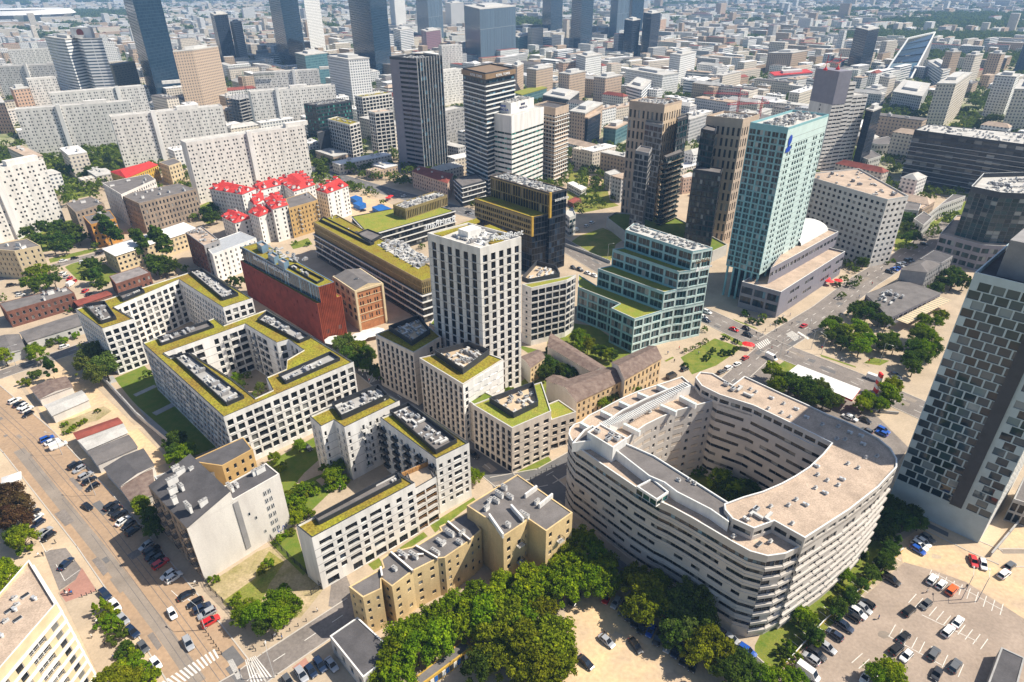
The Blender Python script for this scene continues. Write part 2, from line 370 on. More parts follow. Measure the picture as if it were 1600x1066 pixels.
def place(name, items, root, cap=100, label=None):
    """items: (mesh record, world pos, rz). The `cap` largest in view become parts, the rest one part."""
    if not items: return
    base = root.location
    def score(it):
        rec, p, rz, s = it; d = hypot(p[0], p[1], p[2]-CAM_H)
        f = max(0.05, (cos(rz)*p[1]-sin(rz)*p[0])/d) if name != 'air_conditioner' else 1
        u, v, _ = proj(*p)
        return s*f/d/d*(1 if -20 < u < 1620 and -20 < v < 1086 else 0.001)
    items = sorted(items, key=score, reverse=True)
    for rec, p, rz, s in items[:cap]:
        if rec[2][0] is None: rec[2][0] = rec[0].mesh(rec[1])
        link(name, rec[2][0], root, (p[0]-base.x, p[1]-base.y, p[2]-base.z), rz)
    if len(items) > cap:
        groups = {}
        b = MB(); mats = []
        for rec, p, rz, s in items[cap:]:
            C_, S_ = cos(rz), sin(rz); i0 = len(b.v); mm = []
            for m in rec[1]:
                if m not in mats: mats.append(m)
                mm.append(mats.index(m))
            b.v += [(p[0]-base.x+x*C_-y*S_, p[1]-base.y+x*S_+y*C_, p[2]-base.z+z) for x, y, z in rec[0].v]
            b.f += [tuple(i+i0 for i in f) for f in rec[0].f]; b.m += [mm[k] for k in rec[0].m]; b.uv += rec[0].uv
        o = b.build(name, mats, root); o['kind'] = 'stuff'

# ---------------------------------------------------------------- facade
def facade(wb, it, a, b, z0, z1, sp, base):
    """one wall from a to b (outline counter-clockwise), openings cut through it. wb: wall mesh (local), it: items"""
    d = b-a; L = d.length
    if L < 0.2: return
    d = d/L; nrm = Vector((d.y, -d.x)); mid = (a+b)/2
    A = a-Vector((base.x, base.y)); bz = base.z
    def P(s, z, y=0.0):
        return (A.x+d.x*s-nrm.x*y, A.y+d.y*s-nrm.y*y, z-bz)
    wm = sp.get('m', 0)
    def q(s0, s1, za, zb, y=0.0, m=wm):
        if s1-s0 > 1e-4 and zb-za > 1e-4: wb.face([P(s0, za, y), P(s1, za, y), P(s1, zb, y), P(s0, zb, y)], m, [(s0, za), (s1, za), (s1, zb), (s0, zb)])
    if nrm.dot(-mid) <= 0 or sp.get('blank') or sp.get('fl', 0) == 0:
        q(0, L, z0, z1); return
    fl = sp['fl']; g = sp.get('g', 0.0); tp = sp.get('top', 0.6); fh = (z1-z0-g-tp)/fl
    bay = sp.get('bay', 3.0); pat = sp.get('pat', 'w'); e0 = sp.get('e0', 0.0); e1 = sp.get('e1', 0.0)
    Lw = L-e0-e1; n = max(1, round(Lw/bay)); bw = Lw/n
    ww = sp.get('ww', 0.5); wh = sp.get('wh', 0.5); rec = sp.get('rec', 0.25); sill = sp.get('sill', (1-wh)*0.55)
    gl = sp.get('glass', 'glass'); fr = sp.get('frame', 'dark_metal'); lod = sp.get('lod', 0)
    prev = z0; rz = atan2(d.y, d.x)
    rows = []
    if g and sp.get('gpat'):
        rows.append((z0, g, sp['gpat'], -1))
    for f in range(fl): rows.append((z0+g+f*fh, fh, pat, f))
    skip = sp.get('skip')
    gww = sp.get('gww', 0.75)
    for zb, h_, pt, f in rows:
        if isinstance(pt, (list, tuple)): pt = pt[f % len(pt)]
        if f == -1: W_, H_, S_ = gww, 0.72, 0.04
        else: W_, H_, S_ = ww, wh, sill
        oz0 = zb+h_*S_; oz1 = oz0+h_*H_; q(0, L, prev, oz0); s_prev = 0.0
        sh = bw*0.5 if (sp.get('stag') and f % 2) else 0.0
        for i in range(n):
            k = pt[i % len(pt)]
            if k == '.': continue
            if skip and skip(i, f): continue
            wi = {'w': W_, 'n': W_*0.55, 'f': W_, 'b': 0.9, 'p': W_, 'W': 0.94, 'B': 0.94, 'R': 1.0}[k]
            c = e0+bw*(i+0.5)+sh
            s0, s1 = c-bw*wi/2, c+bw*wi/2
            if s1 > L-e1+1e-3: continue
            dp = rec if k not in 'bB' else sp.get('bdep', 0.8)
            q(s_prev, s0, oz0, oz1); s_prev = s1
            # reveals
            wb.face([P(s0, oz0), P(s1, oz0), P(s1, oz0, dp), P(s0, oz0, dp)], wm)
            wb.face([P(s0, oz1, dp), P(s1, oz1, dp), P(s1, oz1), P(s0, oz1)], wm)
            wb.face([P(s0, oz0), P(s0, oz0, dp), P(s0, oz1, dp), P(s0, oz1)], wm)
            wb.face([P(s1, oz0, dp), P(s1, oz0), P(s1, oz1), P(s1, oz1, dp)], wm)
            w_ = s1-s0; h = oz1-oz0
            nv = sp.get('nv') or max(1, round(w_/1.5)); nh = sp.get('nh', 1)
            wx = P((s0+s1)/2, (oz0+oz1)/2, dp)
            wp = (wx[0]+base.x, wx[1]+base.y, wx[2]+bz)
            # mesh is rounded to 0.1 m: pane sits in a slightly larger pocket
            it['window'].append((win_mesh(w_+0.05, h+0.05, nv, nh, sp.get('gtop', gl) if f == fl-1 else gl, fr, lod), wp, rz, w_*h))
            if k in 'bp' or (k == 'B'):
                if k == 'p' and f <= 0 and not sp.get('plow'): continue
                dep = 0.12 if k in 'bB' else sp.get('pdep', 1.2)
                bwid = w_-0.1 if k in 'bB' else w_+sp.get('pw', 0.8)
                bx = P((s0+s1)/2, zb+h_*S_+0.05, 0.02 if k == 'p' else 0.16)
                it['balcony'].append((balc_mesh(bwid, dep, sp.get('slab', 'light_grey'), sp.get('rail', 'dark_metal'), sp.get('rs', 'bars')),
                                      (bx[0]+base.x, bx[1]+base.y, bx[2]+bz), rz, bwid))
        q(s_prev, L, oz0, oz1); prev = oz1
        if sp.get('line') and f > 0: q(0, L, zb-0.05, zb+0.06, -0.03, 4)
        if sp.get('ledge') and f >= 0:
            dp_, hh, lm = sp['ledge']; z_a = zb-0.1; z_b = z_a+hh; ov = 0.12
            wb.face([P(-ov, z_a, -dp_), P(L+ov, z_a, -dp_), P(L+ov, z_b, -dp_), P(-ov, z_b, -dp_)], lm); wb.face([P(-ov, z_b, -dp_), P(L+ov, z_b, -dp_), P(L+ov, z_b, 0), P(-ov, z_b, 0)], lm); wb.face([P(-ov, z_a, 0), P(L+ov, z_a, 0), P(L+ov, z_a, -dp_), P(-ov, z_a, -dp_)], lm)
    q(0, L, prev, z1)

def roof_slab(root, P, z, rm, wm, par=0.7, pw=0.35, name='roof', cop=None, hole=None):
    base = root.location; sh = Vector((base.x, base.y))
    inn = offset(P, -pw); b = MB(); n = len(P)
    if par > 0:
        for i in range(n):
            j = (i+1) % n; z1 = z+par
            a, c, ai, ci = P[i]-sh, P[j]-sh, inn[i]-sh, inn[j]-sh
            b.face([(a.x, a.y, z-base.z), (c.x, c.y, z-base.z), (c.x, c.y, z1-base.z), (a.x, a.y, z1-base.z)])
            b.face([(a.x, a.y, z1-base.z), (c.x, c.y, z1-base.z), (ci.x, ci.y, z1-base.z), (ai.x, ai.y, z1-base.z)], 1)
            b.face([(ci.x, ci.y, z-base.z), (ai.x, ai.y, z-base.z), (ai.x, ai.y, z1-base.z), (ci.x, ci.y, z1-base.z)])
        b.build('parapet', [M[wm], M[cop or wm]], root)
    r = MB(); q = inn if par > 0 else P
    r.face([(p.x-base.x, p.y-base.y, z+0.02-base.z) for p in q]); r.build(name, [M[rm]], root)

def volume(root, P, z0, z1, sp, wall, roof, par=0.7, edges=None, items=None, cop=None, bands=None, bandm=None, wname='wall', mats=None, noroof=False):
    P = ccw(P); base = root.location
    wb = MB(); it = items if items is not None else {'window': [], 'balcony': []}
    zt = z1
    for i in range(len(P)):
        a, b = P[i], P[(i+1) % len(P)]; s = sp
        if edges:
            # pick by outward normal direction (degrees clockwise from +Y)
            d = (b-a); az = math.degrees(atan2(d.y, -d.x)) % 360
            for lo, hi, e in edges:
                if lo <= az < hi: s = {**sp, **e}
        facade(wb, it, a, b, z0, zt, s, base)
    if bands:
        dep, hh, zs = bands
        O = [p-Vector((base.x, base.y)) for p in offset(P, dep)]
        for z in zs:
            bb = wb; k = len(O)
            for i in range(k):
                a, c = O[i], O[(i+1) % k]; m_ = 1
                wb.face([(a.x, a.y, z-base.z), (c.x, c.y, z-base.z), (c.x, c.y, z+hh-base.z), (a.x, a.y, z+hh-base.z)], m_)
            I = [p-Vector((base.x, base.y)) for p in P]
            for zz in (z, z+hh):
                for i in range(k):
                    a, c, ai, ci = O[i], O[(i+1) % k], I[i], I[(i+1) % k]
                    wb.face([(a.x, a.y, zz-base.z), (c.x, c.y, zz-base.z), (ci.x, ci.y, zz-base.z), (ai.x, ai.y, zz-base.z)], 1)
    ml = [wall, bandm or wall]+list(mats or []); ml += [wall]*(4-len(ml))
    wb.build(wname, [M[x] for x in ml[:4]]+[M['joint']], root)
    if not noroof: roof_slab(root, P, z1-0.02, roof, wall, par, cop=cop)
    if items is None: flush(root, it)
    return P
def flush(root, it):
    for k in list(it): place(k, it[k], root); it[k] = []
def bld(name, label, cat, pts, top, sp, wall, roof, z0=0.0, zref=None, group=None, foot=True, **k):
    """a building from its roof corners as surveyed at height zref (default: the roof)"""
    P = ccw(para(GP(pts, top+k.get('par', 0.7) if zref is None else zref) if isinstance(pts, str) else pts))
    c = sum(P, Vector((0, 0)))/len(P)
    root = empty(name, (c.x, c.y, z0)); tag(root, label, cat, group)
    if foot: FOOT.append(P)
    volume(root, P, z0, top, sp, wall, roof, **k)
    return root, P
def hvac(root, Q, z, n, seed=0, kinds=(0, 1, 2, 3, 4), fence=None, fh=1.6, it=None, deck=None, az=None):
    """plant on a roof inside quad Q (world), on a grid of n per 100 m2"""
    Q = ccw(Q); r = random.Random(seed); base = root.location
    if deck:
        b = MB(); b.prism([(p.x-base.x, p.y-base.y) for p in Q], z+0.02-base.z, z+0.12-base.z); b.build('plant_deck', [M[deck]], root)
    if fence:
        b = MB(); k = len(Q); I = offset(Q, -0.25)
        for i in range(k):
            a, c, ai, ci = [p-Vector((base.x, base.y)) for p in (Q[i], Q[(i+1) % k], I[i], I[(i+1) % k])]
            h0, h1 = z-base.z, z+fh-base.z
            b.face([(a.x, a.y, h0), (c.x, c.y, h0), (c.x, c.y, h1), (a.x, a.y, h1)]); b.face([(ci.x, ci.y, h0), (ai.x, ai.y, h0), (ai.x, ai.y, h1), (ci.x, ci.y, h1)])
            b.face([(a.x, a.y, h1), (c.x, c.y, h1), (ci.x, ci.y, h1), (ai.x, ai.y, h1)])
        b.build('plant_screen', [M[fence]], root)
        Q = offset(Q, -1.4)
    e = max(range(len(Q)), key=lambda i: (Q[(i+1) % len(Q)]-Q[i]).length); d = (Q[(e+1) % len(Q)]-Q[e]).normalized()
    xs = [p.x for p in Q]; ys = [p.y for p in Q]; A_ = abs(area(Q)); cnt = max(1, int(A_*n*1.5/100)); pts = []; tries = 0
    while len(pts) < cnt and tries < cnt*40:
        tries += 1; p = Vector((r.uniform(min(xs), max(xs)), r.uniform(min(ys), max(ys))))
        if inpoly(p, Q) and all((p-o).length > 1.55 for o in pts): pts.append(p)
    items = [(ac_mesh(r.choice(kinds)), (p.x, p.y, z+0.05), atan2(d.y, d.x)+r.choice((0, pi/2, pi)), 2) for p in pts]
    place('air_conditioner', items, root, cap=90)
def lerpq(Q, u0, u1, v0, v1):
    """sub-rectangle of quad Q (a,b,c,d): u along ab, v along ad"""
    a, b, c, d = Q
    f = lambda u, v: a*(1-u)*(1-v)+b*u*(1-v)+c*u*v+d*(1-u)*v
    return [f(u0, v0), f(u1, v0), f(u1, v1), f(u0, v1)]
def pitched(root, P, z, rise, rm, over=0.4, hip=0.0, wallm=None, name='roof', axis=None):
    """gable (hip=0) or hipped roof on quad P; ridge along the longer side unless axis given"""
    P = ccw(P); base = root.location; sh = Vector((base.x, base.y))
    L0 = (P[1]-P[0]).length; L1 = (P[2]-P[1]).length
    if (L1 > L0) if axis is None else axis: P = P[1:]+P[:1]
    O = offset(P, over); a, b, c, d = [p-sh for p in O]
    m0 = (a+d)/2; m1 = (b+c)/2; r0 = m0+(m1-m0)*hip; r1 = m1+(m0-m1)*hip; z = z-base.z
    bb = MB(); Z = lambda p, h: (p.x, p.y, z+h)
    bb.face([Z(a, 0), Z(b, 0), Z(r1, rise), Z(r0, rise)]); bb.face([Z(c, 0), Z(d, 0), Z(r0, rise), Z(r1, rise)])
    g = 1 if (hip == 0 and wallm) else 0
    bb.face([Z(b, 0), Z(c, 0), Z(r1, rise)], g); bb.face([Z(d, 0), Z(a, 0), Z(r0, rise)], g)
    bb.face([Z(d, -0.02), Z(c, -0.02), Z(b, -0.02), Z(a, -0.02)])
    return bb.build(name, [M[rm], M[wallm or rm]], root)
def chimneys(root, P, z, n, seed=0, mat_='light_grey', h=(1.0, 1.8)):
    r = random.Random(seed); P = ccw(P); base = root.location; xs = [p.x for p in P]; ys = [p.y for p in P]; k = 0; t = 0
    d = (P[1]-P[0]).normalized(); rz = atan2(d.y, d.x)
    Q = offset(P, -1.2)
    while k < n and t < 400:
        t += 1; p = Vector((r.uniform(min(xs), max(xs)), r.uniform(min(ys), max(ys))))
        if not inpoly(p, Q): continue
        b = MB(); w_, h_ = r.uniform(1.2, 3.0), r.uniform(*h); b.box((0, 0, -0.6), (w_, 0.7, h_+0.6), 0); b.box((0, 0, h_), (w_+0.2, 0.9, 0.12), 1, bottom=True)
        for i in range(int(w_/0.8)): b.cyl((-w_/2+0.5+i*0.8, 0, h_+0.12), 0.14, 0.35, 1, 6)
        b.build('chimney', [M[mat_], M['concrete']], root, (p.x-base.x, p.y-base.y, z-base.z), rz+(pi/2 if r.random() < 0.3 else 0)); k += 1
def text(body, size, a, dirv, z, m, root, name='sign_lettering', up=None, mirror=False, depth=0.12, outw=0.15, align='LEFT'):
    """lettering standing upright along direction dirv from a (world xy), facing outwards"""
    cu = bpy.data.curves.new('t', 'FONT'); cu.body = body; cu.size = size; cu.extrude = depth; cu.align_x = align
    o = bpy.data.objects.new('t', cu); COL.objects.link(o)
    bpy.context.view_layer.update()
    me = bpy.data.meshes.new_from_object(o); bpy.data.objects.remove(o)
    me.materials.clear(); me.materials.append(m)
    d = dirv.normalized(); n = Vector((d.y, -d.x))
    p = link(name, me, root); base = root.location
    mx = Matrix(((d.x, 0, n.x, a.x+n.x*outw-base.x), (d.y, 0, n.y, a.y+n.y*outw-base.y), (0, 1, 0, z-base.z), (0, 0, 0, 1)))
    p.matrix_local = mx
    return p
# ================================================================ BUILDINGS
def hz(base, top):
    """height of a wall corner seen at picture point `top` standing on picture point `base`"""
    b = G(X(base)[0]); t = X(top)[0][1]; lo, hi = 0.0, 400.0
    for _ in range(40):
        m = (lo+hi)/2
        if proj(b.x, b.y, m)[1] > t: lo = m
        else: hi = m
    return m
E45 = [(90, 190)]; E225 = [(190, 280)]
RT, LT = (60, 185), (185, 330)     # walls turned to the right / to the left of the picture
def ed(r=None, l=None):
    out = []
    if r is not None: out.append((RT[0], RT[1], r))
    if l is not None: out.append((LT[0], LT[1], l))
    return out
WH = dict(line=1, fl=7, bay=3.2, ww=0.68, wh=0.74, rec=0.45, sill=0.12, top=1.0, glass='glass')
# ---- white block A : U-shaped, farther left
r, P = bld('apartment_block', 'white U-shaped apartment block with mossy roof behind the large willow', 'apartment block',
    'R5 40 440 265 605 528 520 360 425 905 195 1270 430 1515 350 1095 100', 21, {**WH}, 'white_render', 'sedum', cop='dark_metal', par=0.5,
    edges=ed({**WH, 'pat': ['ww', 'ww']}, {**WH, 'bay': 2.6, 'ww': 0.6, 'wh': 0.6, 'stag': True, 'fl': 7}))
hvac(r, GP('R5 115 420 260 560 385 520 290 390', 21.5), 21, 11, 3, fence='dark_metal', deck='bitumen')
hvac(r, GP('R5 985 130 1270 365 1400 325 1095 115', 21.5), 21, 11, 4, fence='dark_metal', deck='concrete')
hvac(r, GP('R5 400 330 440 375 620 300 580 270', 21.5), 21, 9, 5, fence='dark_metal', deck='bitumen')
# ---- white block B : closed ring
O = ccw(GP('R6 55 300 635 830 1565 435 945 60 640 172 572 120', 21.2))
Hh = ccw(GP('R6 210 372 790 165 1015 300 1100 275 1205 350 1085 420 1080 485 940 545 985 635 865 690 700 560 400 370 260 405', 21.2))
def ring_bld(name, label, cat, O, Hh, z1, wall, roof, so, si, eo=None, ei=None, par=0.5, cop=None, z0=0):
    from mathutils.geometry import tessellate_polygon
    c = sum(O, Vector((0, 0)))/len(O); root = empty(name, (c.x, c.y, z0)); tag(root, label, cat); FOOT.append(O)
    it = {'window': [], 'balcony': []}
    for Q, sp, e in ((O, so, eo), (Hh[::-1], si, ei)):
        wb = MB()
        for i in range(len(Q)):
            a, b = Q[i], Q[(i+1) % len(Q)]; s = sp; d = b-a; az = math.degrees(atan2(d.y, -d.x)) % 360
            for lo, hi, x in (e or []):
                if lo <= az < hi: s = {**sp, **x}
            facade(wb, it, a, b, z0, z1, s, root.location)
        wb.build('wall', [M[wall]]*4+[M['joint']], root)
    flush(root, it)
    pts = [[Vector((p.x, p.y, 0)) for p in O], [Vector((p.x, p.y, 0)) for p in Hh]]
    al = O+Hh; tri = tessellate_polygon(pts); b = MB()
    for t in tri:
        q = [al[i] for i in t]
        if area(q) < 0: q = q[::-1]
        b.face([(p.x-c.x, p.y-c.y, z1-z0) for p in q])
    b.build('roof', [M[roof]], root)
    for Q, s in ((O, 1), (Hh, -1)):
        I = offset(Q, -0.35*s); b = MB(); k = len(Q)
        for i in range(k):
            a, e_, ai, ei_ = [p-c for p in (Q[i], Q[(i+1) % k], I[i], I[(i+1) % k])]; h0, h1 = z1-z0-0.01, z1-z0+par
            b.face([(a.x, a.y, h0), (e_.x, e_.y, h0), (e_.x, e_.y, h1), (a.x, a.y, h1)]); b.face([(ei_.x, ei_.y, h0), (ai.x, ai.y, h0), (ai.x, ai.y, h1), (ei_.x, ei_.y, h1)])
            b.face([(a.x, a.y, h1), (e_.x, e_.y, h1), (ei_.x, ei_.y, h1), (ai.x, ai.y, h1)], 1)
        b.build('parapet', [M[wall], M[cop or wall]], root)
    return root
r = ring_bld('apartment_block', 'white ring-shaped apartment block with mossy roof around its own courtyard', 'apartment block', O, Hh, 20.7, 'white_render', 'sedum',
    {**WH}, {**WH, 'fl': 6, 'bay': 3.6, 'pat': ['wpbb.', 'wpbb.'], 'ww': 0.5},
    ed({**WH, 'fl': 6, 'g': 1.5, 'bay': 3.1, 'pat': ['wwwBwwww', 'wwwBwwww']}, {**WH, 'bay': 2.9, 'ww': 0.9, 'wh': 0.78, 'stag': True, 'pat': 'wwwb', 'fl': 7, 'rs': 'solid', 'rail': 'white_render'}),
    cop='dark_metal')
hvac(r, GP('R6 275 400 660 745 785 690 385 385', 21.2), 20.7, 12, 7, fence='dark_metal', deck='concrete', fh=1.4)
hvac(r, GP('R6 165 270 190 315 570 185 530 150', 21.2), 20.7, 9, 8, fence='dark_metal', deck='bitumen', fh=1.2)
hvac(r, GP('R6 1030 540 1080 590 1470 420 1400 375', 21.2), 20.7, 12, 9, fence='dark_metal', deck='concrete', fh=1.4)
hvac(r, GP('R6 880 140 1180 295 1255 265 945 85', 21.2), 20.7, 12, 10, fence='dark_metal', deck='concrete', fh=1.4)
# ---- white front group
r, P = bld('apartment_block', 'long white apartment block with six rows of loggias beside the yellow tenement row', 'apartment block',
    'W7 120 430 250 535 1110 75', 18.3, {**WH, 'fl': 5, 'g': 3.2}, 'white_render', 'sedum', cop='dark_metal',
    edges=ed({'fl': 5, 'g': 3.4, 'bay': 3.55, 'pat': ['BwBwBwwww', 'BwBwBwwww'], 'gpat': 'b.fwbwfff', 'ww': 0.46, 'wh': 0.62, 'rec': 0.3, 'e0': 1.5, 'bdep': 0.55, 'sill': 0.2, 'glass': 'glass_black', 'top': 1.2},
             {'blank': True}))
hvac(r, GP('W7 275 370 310 420 1000 60 960 0', 18.8), 18.3, 11, 11, fence='dark_metal', deck='bitumen', fh=1.3)
r, P = bld('apartment_block', 'tall white apartment block with dark balconies and fenced roof plant by the street', 'apartment block',
    'N2 765 720 1110 975 1315 875', 20.5, {**WH, 'fl': 6, 'g': 3}, 'white_render', 'sedum', cop='dark_metal',
    edges=ed({'fl': 6, 'g': 2.6, 'bay': 3.2, 'pat': ['wwW', 'wwW'], 'ww': 0.42, 'wh': 0.56, 'rec': 0.35},
             {'fl': 6, 'g': 2.6, 'bay': 3.0, 'pat': ['p.pwpw', 'pwpwpw'], 'ww': 0.36, 'wh': 0.66, 'sill': 0.05, 'plow': True, 'pw': 1.3, 'rs': 'solid', 'rail': 'dark_panel', 'slab': 'dark_panel'}))
hvac(r, GP('N2 825 690 1110 940 1240 870 940 640', 21), 20.5, 12, 12, fence='dark_metal', deck='bitumen', fh=1.6)
r, P = bld('apartment_block', 'small white terrace wing with wooden panels between two taller white blocks', 'apartment block',
    'Q2 715 190 820 130 775 55 680 100', 16.0, {**WH, 'fl': 4, 'g': 3.2}, 'white_render', 'paving', cop='dark_metal',
    edges=ed({'fl': 4, 'g': 3.6, 'bay': 4.6, 'pat': 'bb', 'wh': 0.66, 'glass': 'glass_black', 'bdep': 0.6, 'rail': 'wood', 'gpat': 'bb'}, {'blank': True}))
b = MB()
for i in range(8): b.box((-4+i*1.1, 2.6, 16.1), (1.0, 0.5, 1.3), 0)
b.build('wooden_screen', [M['wood']], r, rz=radians(35))
r, P = bld('apartment_block', 'white stepped apartment block with open balconies and a planted roof edge behind the garden', 'apartment block',
    'N2 330 710 400 775 480 735 545 780 885 615 735 530', 20.5, {**WH, 'fl': 6, 'g': 2.5}, 'white_render', 'sedum', cop='dark_metal',
    edges=ed({'fl': 6, 'g': 2.4, 'bay': 2.7, 'pat': ['w.pwpw.w', 'w.pwpw.w'], 'ww': 0.34, 'wh': 0.62, 'plow': True, 'sill': 0.08, 'pw': 1.0, 'slab': 'white_render'},
             {'fl': 6, 'g': 2.4, 'bay': 3.2, 'ww': 0.3, 'wh': 0.6}))
hvac(r, GP('N2 470 650 530 730 820 600 755 535', 21), 20.5, 12, 13, fence='dark_metal', deck='concrete', fh=2.0)
# ---- stone-faced centre blocks
CS = {'line': 1, 'fl': 7, 'g': 1.2, 'bay': 2.55, 'ww': 0.52, 'wh': 0.8, 'sill': 0.06, 'pat': 'b', 'rec': 0.35, 'glass': 'glass_black', 'nv': 2, 'top': 1.0}
CL = {**CS, 'pat': ['w', 'w'], 'ww': 0.56}
r, P = bld('apartment_block', 'pale stone apartment block with dark roof screen nearest the brick brewery building', 'apartment block',
    'U7 65 165 300 280 470 180 330 65', 22.8, CS, 'cream_stone', 'sedum', cop='light_grey', par=0.4,
    edges=ed({**CS, 'bay': 3.4, 'ww': 0.5, 'pat': ['..ww', '..ww']}, CL))
hvac(r, GP('U7 148 140 292 235 405 160 335 70', 23.2), 22.8, 12, 14, fence='dark_panel', deck='plaza', fh=2.2, kinds=(0, 1, 4))
r, P = bld('apartment_block', 'tall pale stone apartment block with dark roof screen in the middle of its row', 'apartment block',
    'U7 335 312 605 475 855 320 640 238', 24.0, CS, 'cream_stone', 'sedum', cop='light_grey', par=0.4,
    edges=ed({'fl': 8, 'bay': 3.2, 'pat': ['w.......', 'w.......'], 'ww': 0.4, 'wh': 0.7, 'g': 1, 'm': 2}, {**CL, 'fl': 8}), mats=['white_render'])
hvac(r, GP('U7 435 295 605 410 770 290 640 240', 24.4), 24.0, 13, 15, fence='dark_panel', deck='plaza', fh=2.4, kinds=(0, 1, 3, 4))
# angled fins on the plain white end wall
Pn = ccw(P); 
for i in range(len(Pn)):
    a, b_ = Pn[i], Pn[(i+1) % 4]; d = b_-a; az = math.degrees(atan2(d.y, -d.x)) % 360
    if RT[0] <= az < RT[1]:
        d.normalize(); n_ = Vector((d.y, -d.x)); L_ = (b_-a).length; mb = MB()
        for f in range(8):
            for k in range(4):
                s = 4.5+k*4.2+(f % 2)*1.2
                if s+3.5 > L_: continue
                c_ = a+d*s-Vector(r.location[:2]); e_ = c_+d*3.6; z = 2.2+f*2.75
                mb.face([(c_.x, c_.y, z), (e_.x+n_.x*0.5, e_.y+n_.y*0.5, z), (e_.x+n_.x*0.5, e_.y+n_.y*0.5, z+2.3), (c_.x, c_.y, z+2.3)])
                mb.face([(e_.x+n_.x*0.5, e_.y+n_.y*0.5, z), (e_.x, e_.y, z), (e_.x, e_.y, z+2.3), (e_.x+n_.x*0.5, e_.y+n_.y*0.5, z+2.3)])
                mb.face([(c_.x, c_.y, z+2.3), (e_.x+n_.x*0.5, e_.y+n_.y*0.5, z+2.3), (e_.x, e_.y, z+2.3)])
        mb.build('cladding', [M['white_render']], r)
r, P = bld('apartment_block', 'lower pale stone corner block with dark roof screen facing the curved building', 'apartment block',
    'U7 665 600 908 745 1150 640 1090 460 770 560', 18.0, CS, 'cream_stone', 'sedum_green', cop='light_grey', par=0.4,
    edges=ed({'fl': 5, 'g': 2.2, 'bay': 3.6, 'pat': ['www', 'www'], 'gpat': 'bff', 'ww': 0.55, 'wh': 0.56, 'rec': 0.5}, {**CL, 'fl': 5, 'g': 3.6, 'gpat': 'f'}))
hvac(r, GP('U7 768 585 918 680 1070 605 1040 485', 18.4), 18.0, 10, 16, fence='dark_panel', deck='plaza', fh=2.2, kinds=(0, 1, 4))
r, P = bld('apartment_block', 'low pale stone wing with green roof abutting the white gable of the ruin', 'apartment block',
    'U7 1150 695 1305 645 1195 570 1120 600', 12.5, CS, 'cream_stone', 'sedum_green', cop='light_grey', par=0.4,
    edges=ed({'fl': 3, 'g': 3, 'bay': 3.4, 'pat': 'ww', 'gpat': 'bb', 'ww': 0.6, 'wh': 0.6}, {'blank': True}))
r, P = bld('apartment_block', 'narrow stone link with grass roof between the tall and the corner stone block', 'apartment block',
    'U7 625 570 690 610 800 550 705 500', 15.5, {**CL, 'fl': 5}, 'cream_stone', 'lawn', cop='light_grey', par=0.4)
r, P = bld('apartment_block', 'stone block with dark grass roof wedged against the foot of the white tower', 'apartment block',
    'U7 395 105 440 120 525 85 440 50', 21.0, {**CL, 'fl': 6}, 'cream_stone', 'lawn', cop='light_grey', par=0.4, edges=ed({'fl': 6, 'bay': 3.5, 'ww': 0.5}, {'fl': 6, 'bay': 3}))
# ---- central tower
CT = {'line': 1, 'fl': 18, 'g': 2.0, 'top': 1.4, 'glass': 'glass_blue', 'nv': 2, 'frame': 'dark_metal'}
r, P = bld('residential_tower', 'tall square white residential tower with gridded walls and rooftop letters', 'tower',
    'W1 50 225 600 385 1030 265', 61.0, CT, 'white_stone', 'light_roof', cop='white_stone', par=1.2,
    edges=ed({**CT, 'bay': 3.3, 'ww': 0.56, 'wh': 0.82, 'sill': 0.07, 'rec': 0.4, 'pat': 'w', 'glass': 'glass_black', 'e0': 0.3, 'e1': 0.3},
             {**CT, 'bay': 3.7, 'ww': 0.56, 'wh': 0.9, 'sill': 0.03, 'rec': 0.4, 'glass': 'glass_black', 'pat': 'w', 'e0': 1.0, 'e1': 1.0}))
Q = GP('W1 200 215 610 345 940 240 570 100', 62.2); hvac(r, lerpq(Q, 0.2, 0.95, 0.1, 0.8), 61, 11, 17, kinds=(0, 1, 3, 4), deck='white_roof')
for s_, n_ in (('W1 110 215 195 240 600 90 560 60', 'moss_bed'), ('W1 640 140 810 225 880 200 700 125', 'moss_bed'), ('W1 660 295 720 325 850 290 780 265', 'moss_bed')):
    q_ = ccw(GP(s_, 62.0)); b = MB(); b.prism([(p.x-r.location.x, p.y-r.location.y) for p in q_], 61.02, 61.5); b.build(n_, [M['sedum']], r)
b = MB(); q_ = ccw(lerpq(Q, 0.3, 0.55, 0.15, 0.55)); b.prism([(p.x-r.location.x, p.y-r.location.y) for p in q_], 61.1, 64.0); b.build('lift_house', [M['white_render']], r)
ab = G(X('W1 725 300')[0], 62.2), G(X('W1 955 250')[0], 62.2)
text('Real4Rent', 3.0, ab[0], ab[1]-ab[0], 61.8, M['signal_white'], r)
ab = G(X('W1 345 98')[0], 61.8), G(X('W1 105 165')[0], 61.8)
text('Real4Rent', 3.3, ab[0], ab[1]-ab[0], 61.6, M['signal_white'], r, outw=0.0)
# ---- block right of the tower
r, P = bld('apartment_block', 'pale balconied apartment block with black roof screen right of the white tower', 'apartment block',
    'W1 1035 760 1135 797 1505 715 1600 660', 27.5, CT, 'white_stone', 'sedum_green', cop='light_grey', par=0.4,
    edges=ed({'fl': 8, 'g': 2, 'bay': 3.3, 'pat': 'b', 'wh': 0.8, 'ww': 0.8, 'rail': 'dark_panel', 'bdep': 0.6, 'glass': 'glass_black', 'top': 0.8}, {'fl': 8, 'g': 2, 'bay': 6, 'pat': 'w', 'ww': 0.2, 'wh': 0.4}))
hvac(r, GP('W1 1035 720 1110 745 1430 680 1390 600 1190 550', 28), 27.5, 10, 18, fence='dark_panel', deck='plaza', fh=2.2)
